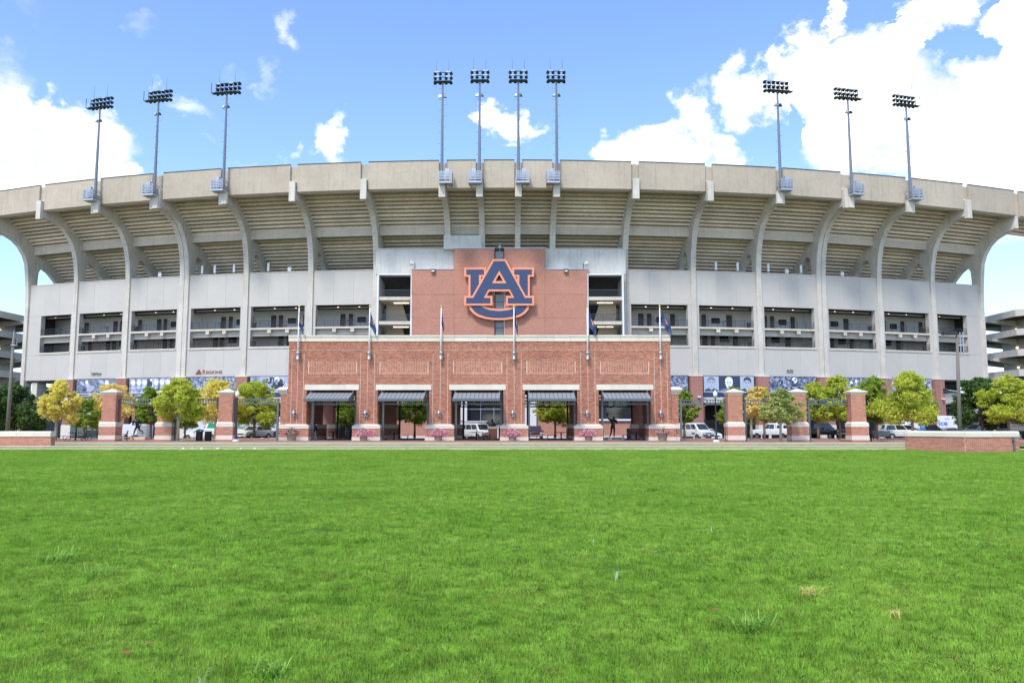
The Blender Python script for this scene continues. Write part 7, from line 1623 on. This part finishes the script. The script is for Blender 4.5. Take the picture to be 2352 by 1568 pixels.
W('pale seeding grass clump right of centre', 1408, 1143, 'mid', .6, 8, 60); W('thin white weed sprout in the centre of the lawn', 1363, 1238, 'tall', .28, 9, 8); W('second white weed sprout, right of the centre', 1635, 1220, 'tall', .3, 10, 7); W('wide green clump with tall stalks at the lower right', 1722, 1418, 'mid', .32, 11, 60)
W('dry yellow grass patch at the lower right', 1860, 1356, 'flat', .22, 12, 26); W('small green weed right of centre, farther back', 2040, 1243, 'flat', .4, 13); W('low weed near the far end of the lawn', 1470, 1090, 'flat', .9, 14); W('pale weed left of the centre, near the back', 310, 1186, 'flat', .5, 15); W('weed in the right middle distance', 1310, 1112, 'flat', .7, 16)
W('tall thin seed stalk at the bottom edge', 460, 1560, 'tall', .22, 17, 7); W('upright weed blades right of the centre', 1415, 1305, 'tall', .22, 18, 10); W('dry straw-coloured weed low in the right foreground', 2060, 1405, 'flat', .16, 19, 18); W('faint weed near the right edge of the lawn', 2250, 1250, 'flat', .35, 20)
def bits():
    rg = random.Random(5)
    for k, (x, y) in enumerate(((290, 1476), (340, 1461), (461, 1297), (1790, 1424), (1905, 1545), (2190, 1515), (840, 1318), (1640, 1380))):
        r = ray(x, y); tt = -CAMZ/r[2]; X, Y = r[0]*tt, r[1]*tt; z = float(undul(np.array(X), np.array(Y)))
        t = thing('fallen_leaf', ('rust-brown fallen leaf at the lower left', 'second brown leaf at the lower left', 'thin brown leaf left of the pale weed clump', 'dry tan leaf beside the lower right clump', 'curled brown leaf at the bottom right', 'small red-brown leaf near the right edge', 'small tan leaf in the middle of the lawn', 'thin straw leaf right of the centre')[k], 'leaf', (X, Y, z+.055), rg.random()*6, 'fallen leaves')
        a = .035; mb = MB(); mb.prism([(-a*1.3, 0, .0), (-a*.4, -a*.6, .012), (a, -a*.3, .02), (a*1.4, 0, .03), (a*.5, a*.6, .01), (-a*.5, a*.5, .0)], [(-a*1.3, 0, .003), (-a*.4, -a*.6, .015), (a, -a*.3, .023), (a*1.4, 0, .033), (a*.5, a*.6, .013), (-a*.5, a*.5, .003)]); part('leaf_blade', mb, 'dead_leaf', t, False)
    for k, (x, y) in enumerate(((421, 1031.5), (441, 1032), (463, 1031.5), (500, 1032), (554, 1031.8), (585, 1031.5), (2052, 1018), (2085, 1018))):
        Y = 61.3 if k < 6 else 66.5; p = P(x, y, Y); t = thing('paper_litter', 'scrap of white litter, %s' % (['leftmost on the lowest kerb', 'second from left on the lowest kerb', 'third from left on the lowest kerb', 'fourth from left on the lowest kerb', 'fifth from left on the lowest kerb', 'rightmost on the lowest left kerb', 'left one on the right grass strip', 'right one on the right grass strip'][k]), 'litter', (p.x, Y, .04 if k < 6 else .04), rg.random()*3, 'scraps of litter')
        part('scrap', bevel_mesh(MB().box(-.09, .09, -.05, .05, 0, .09), 'scrap', .02), 'litter', t, False)
bits()
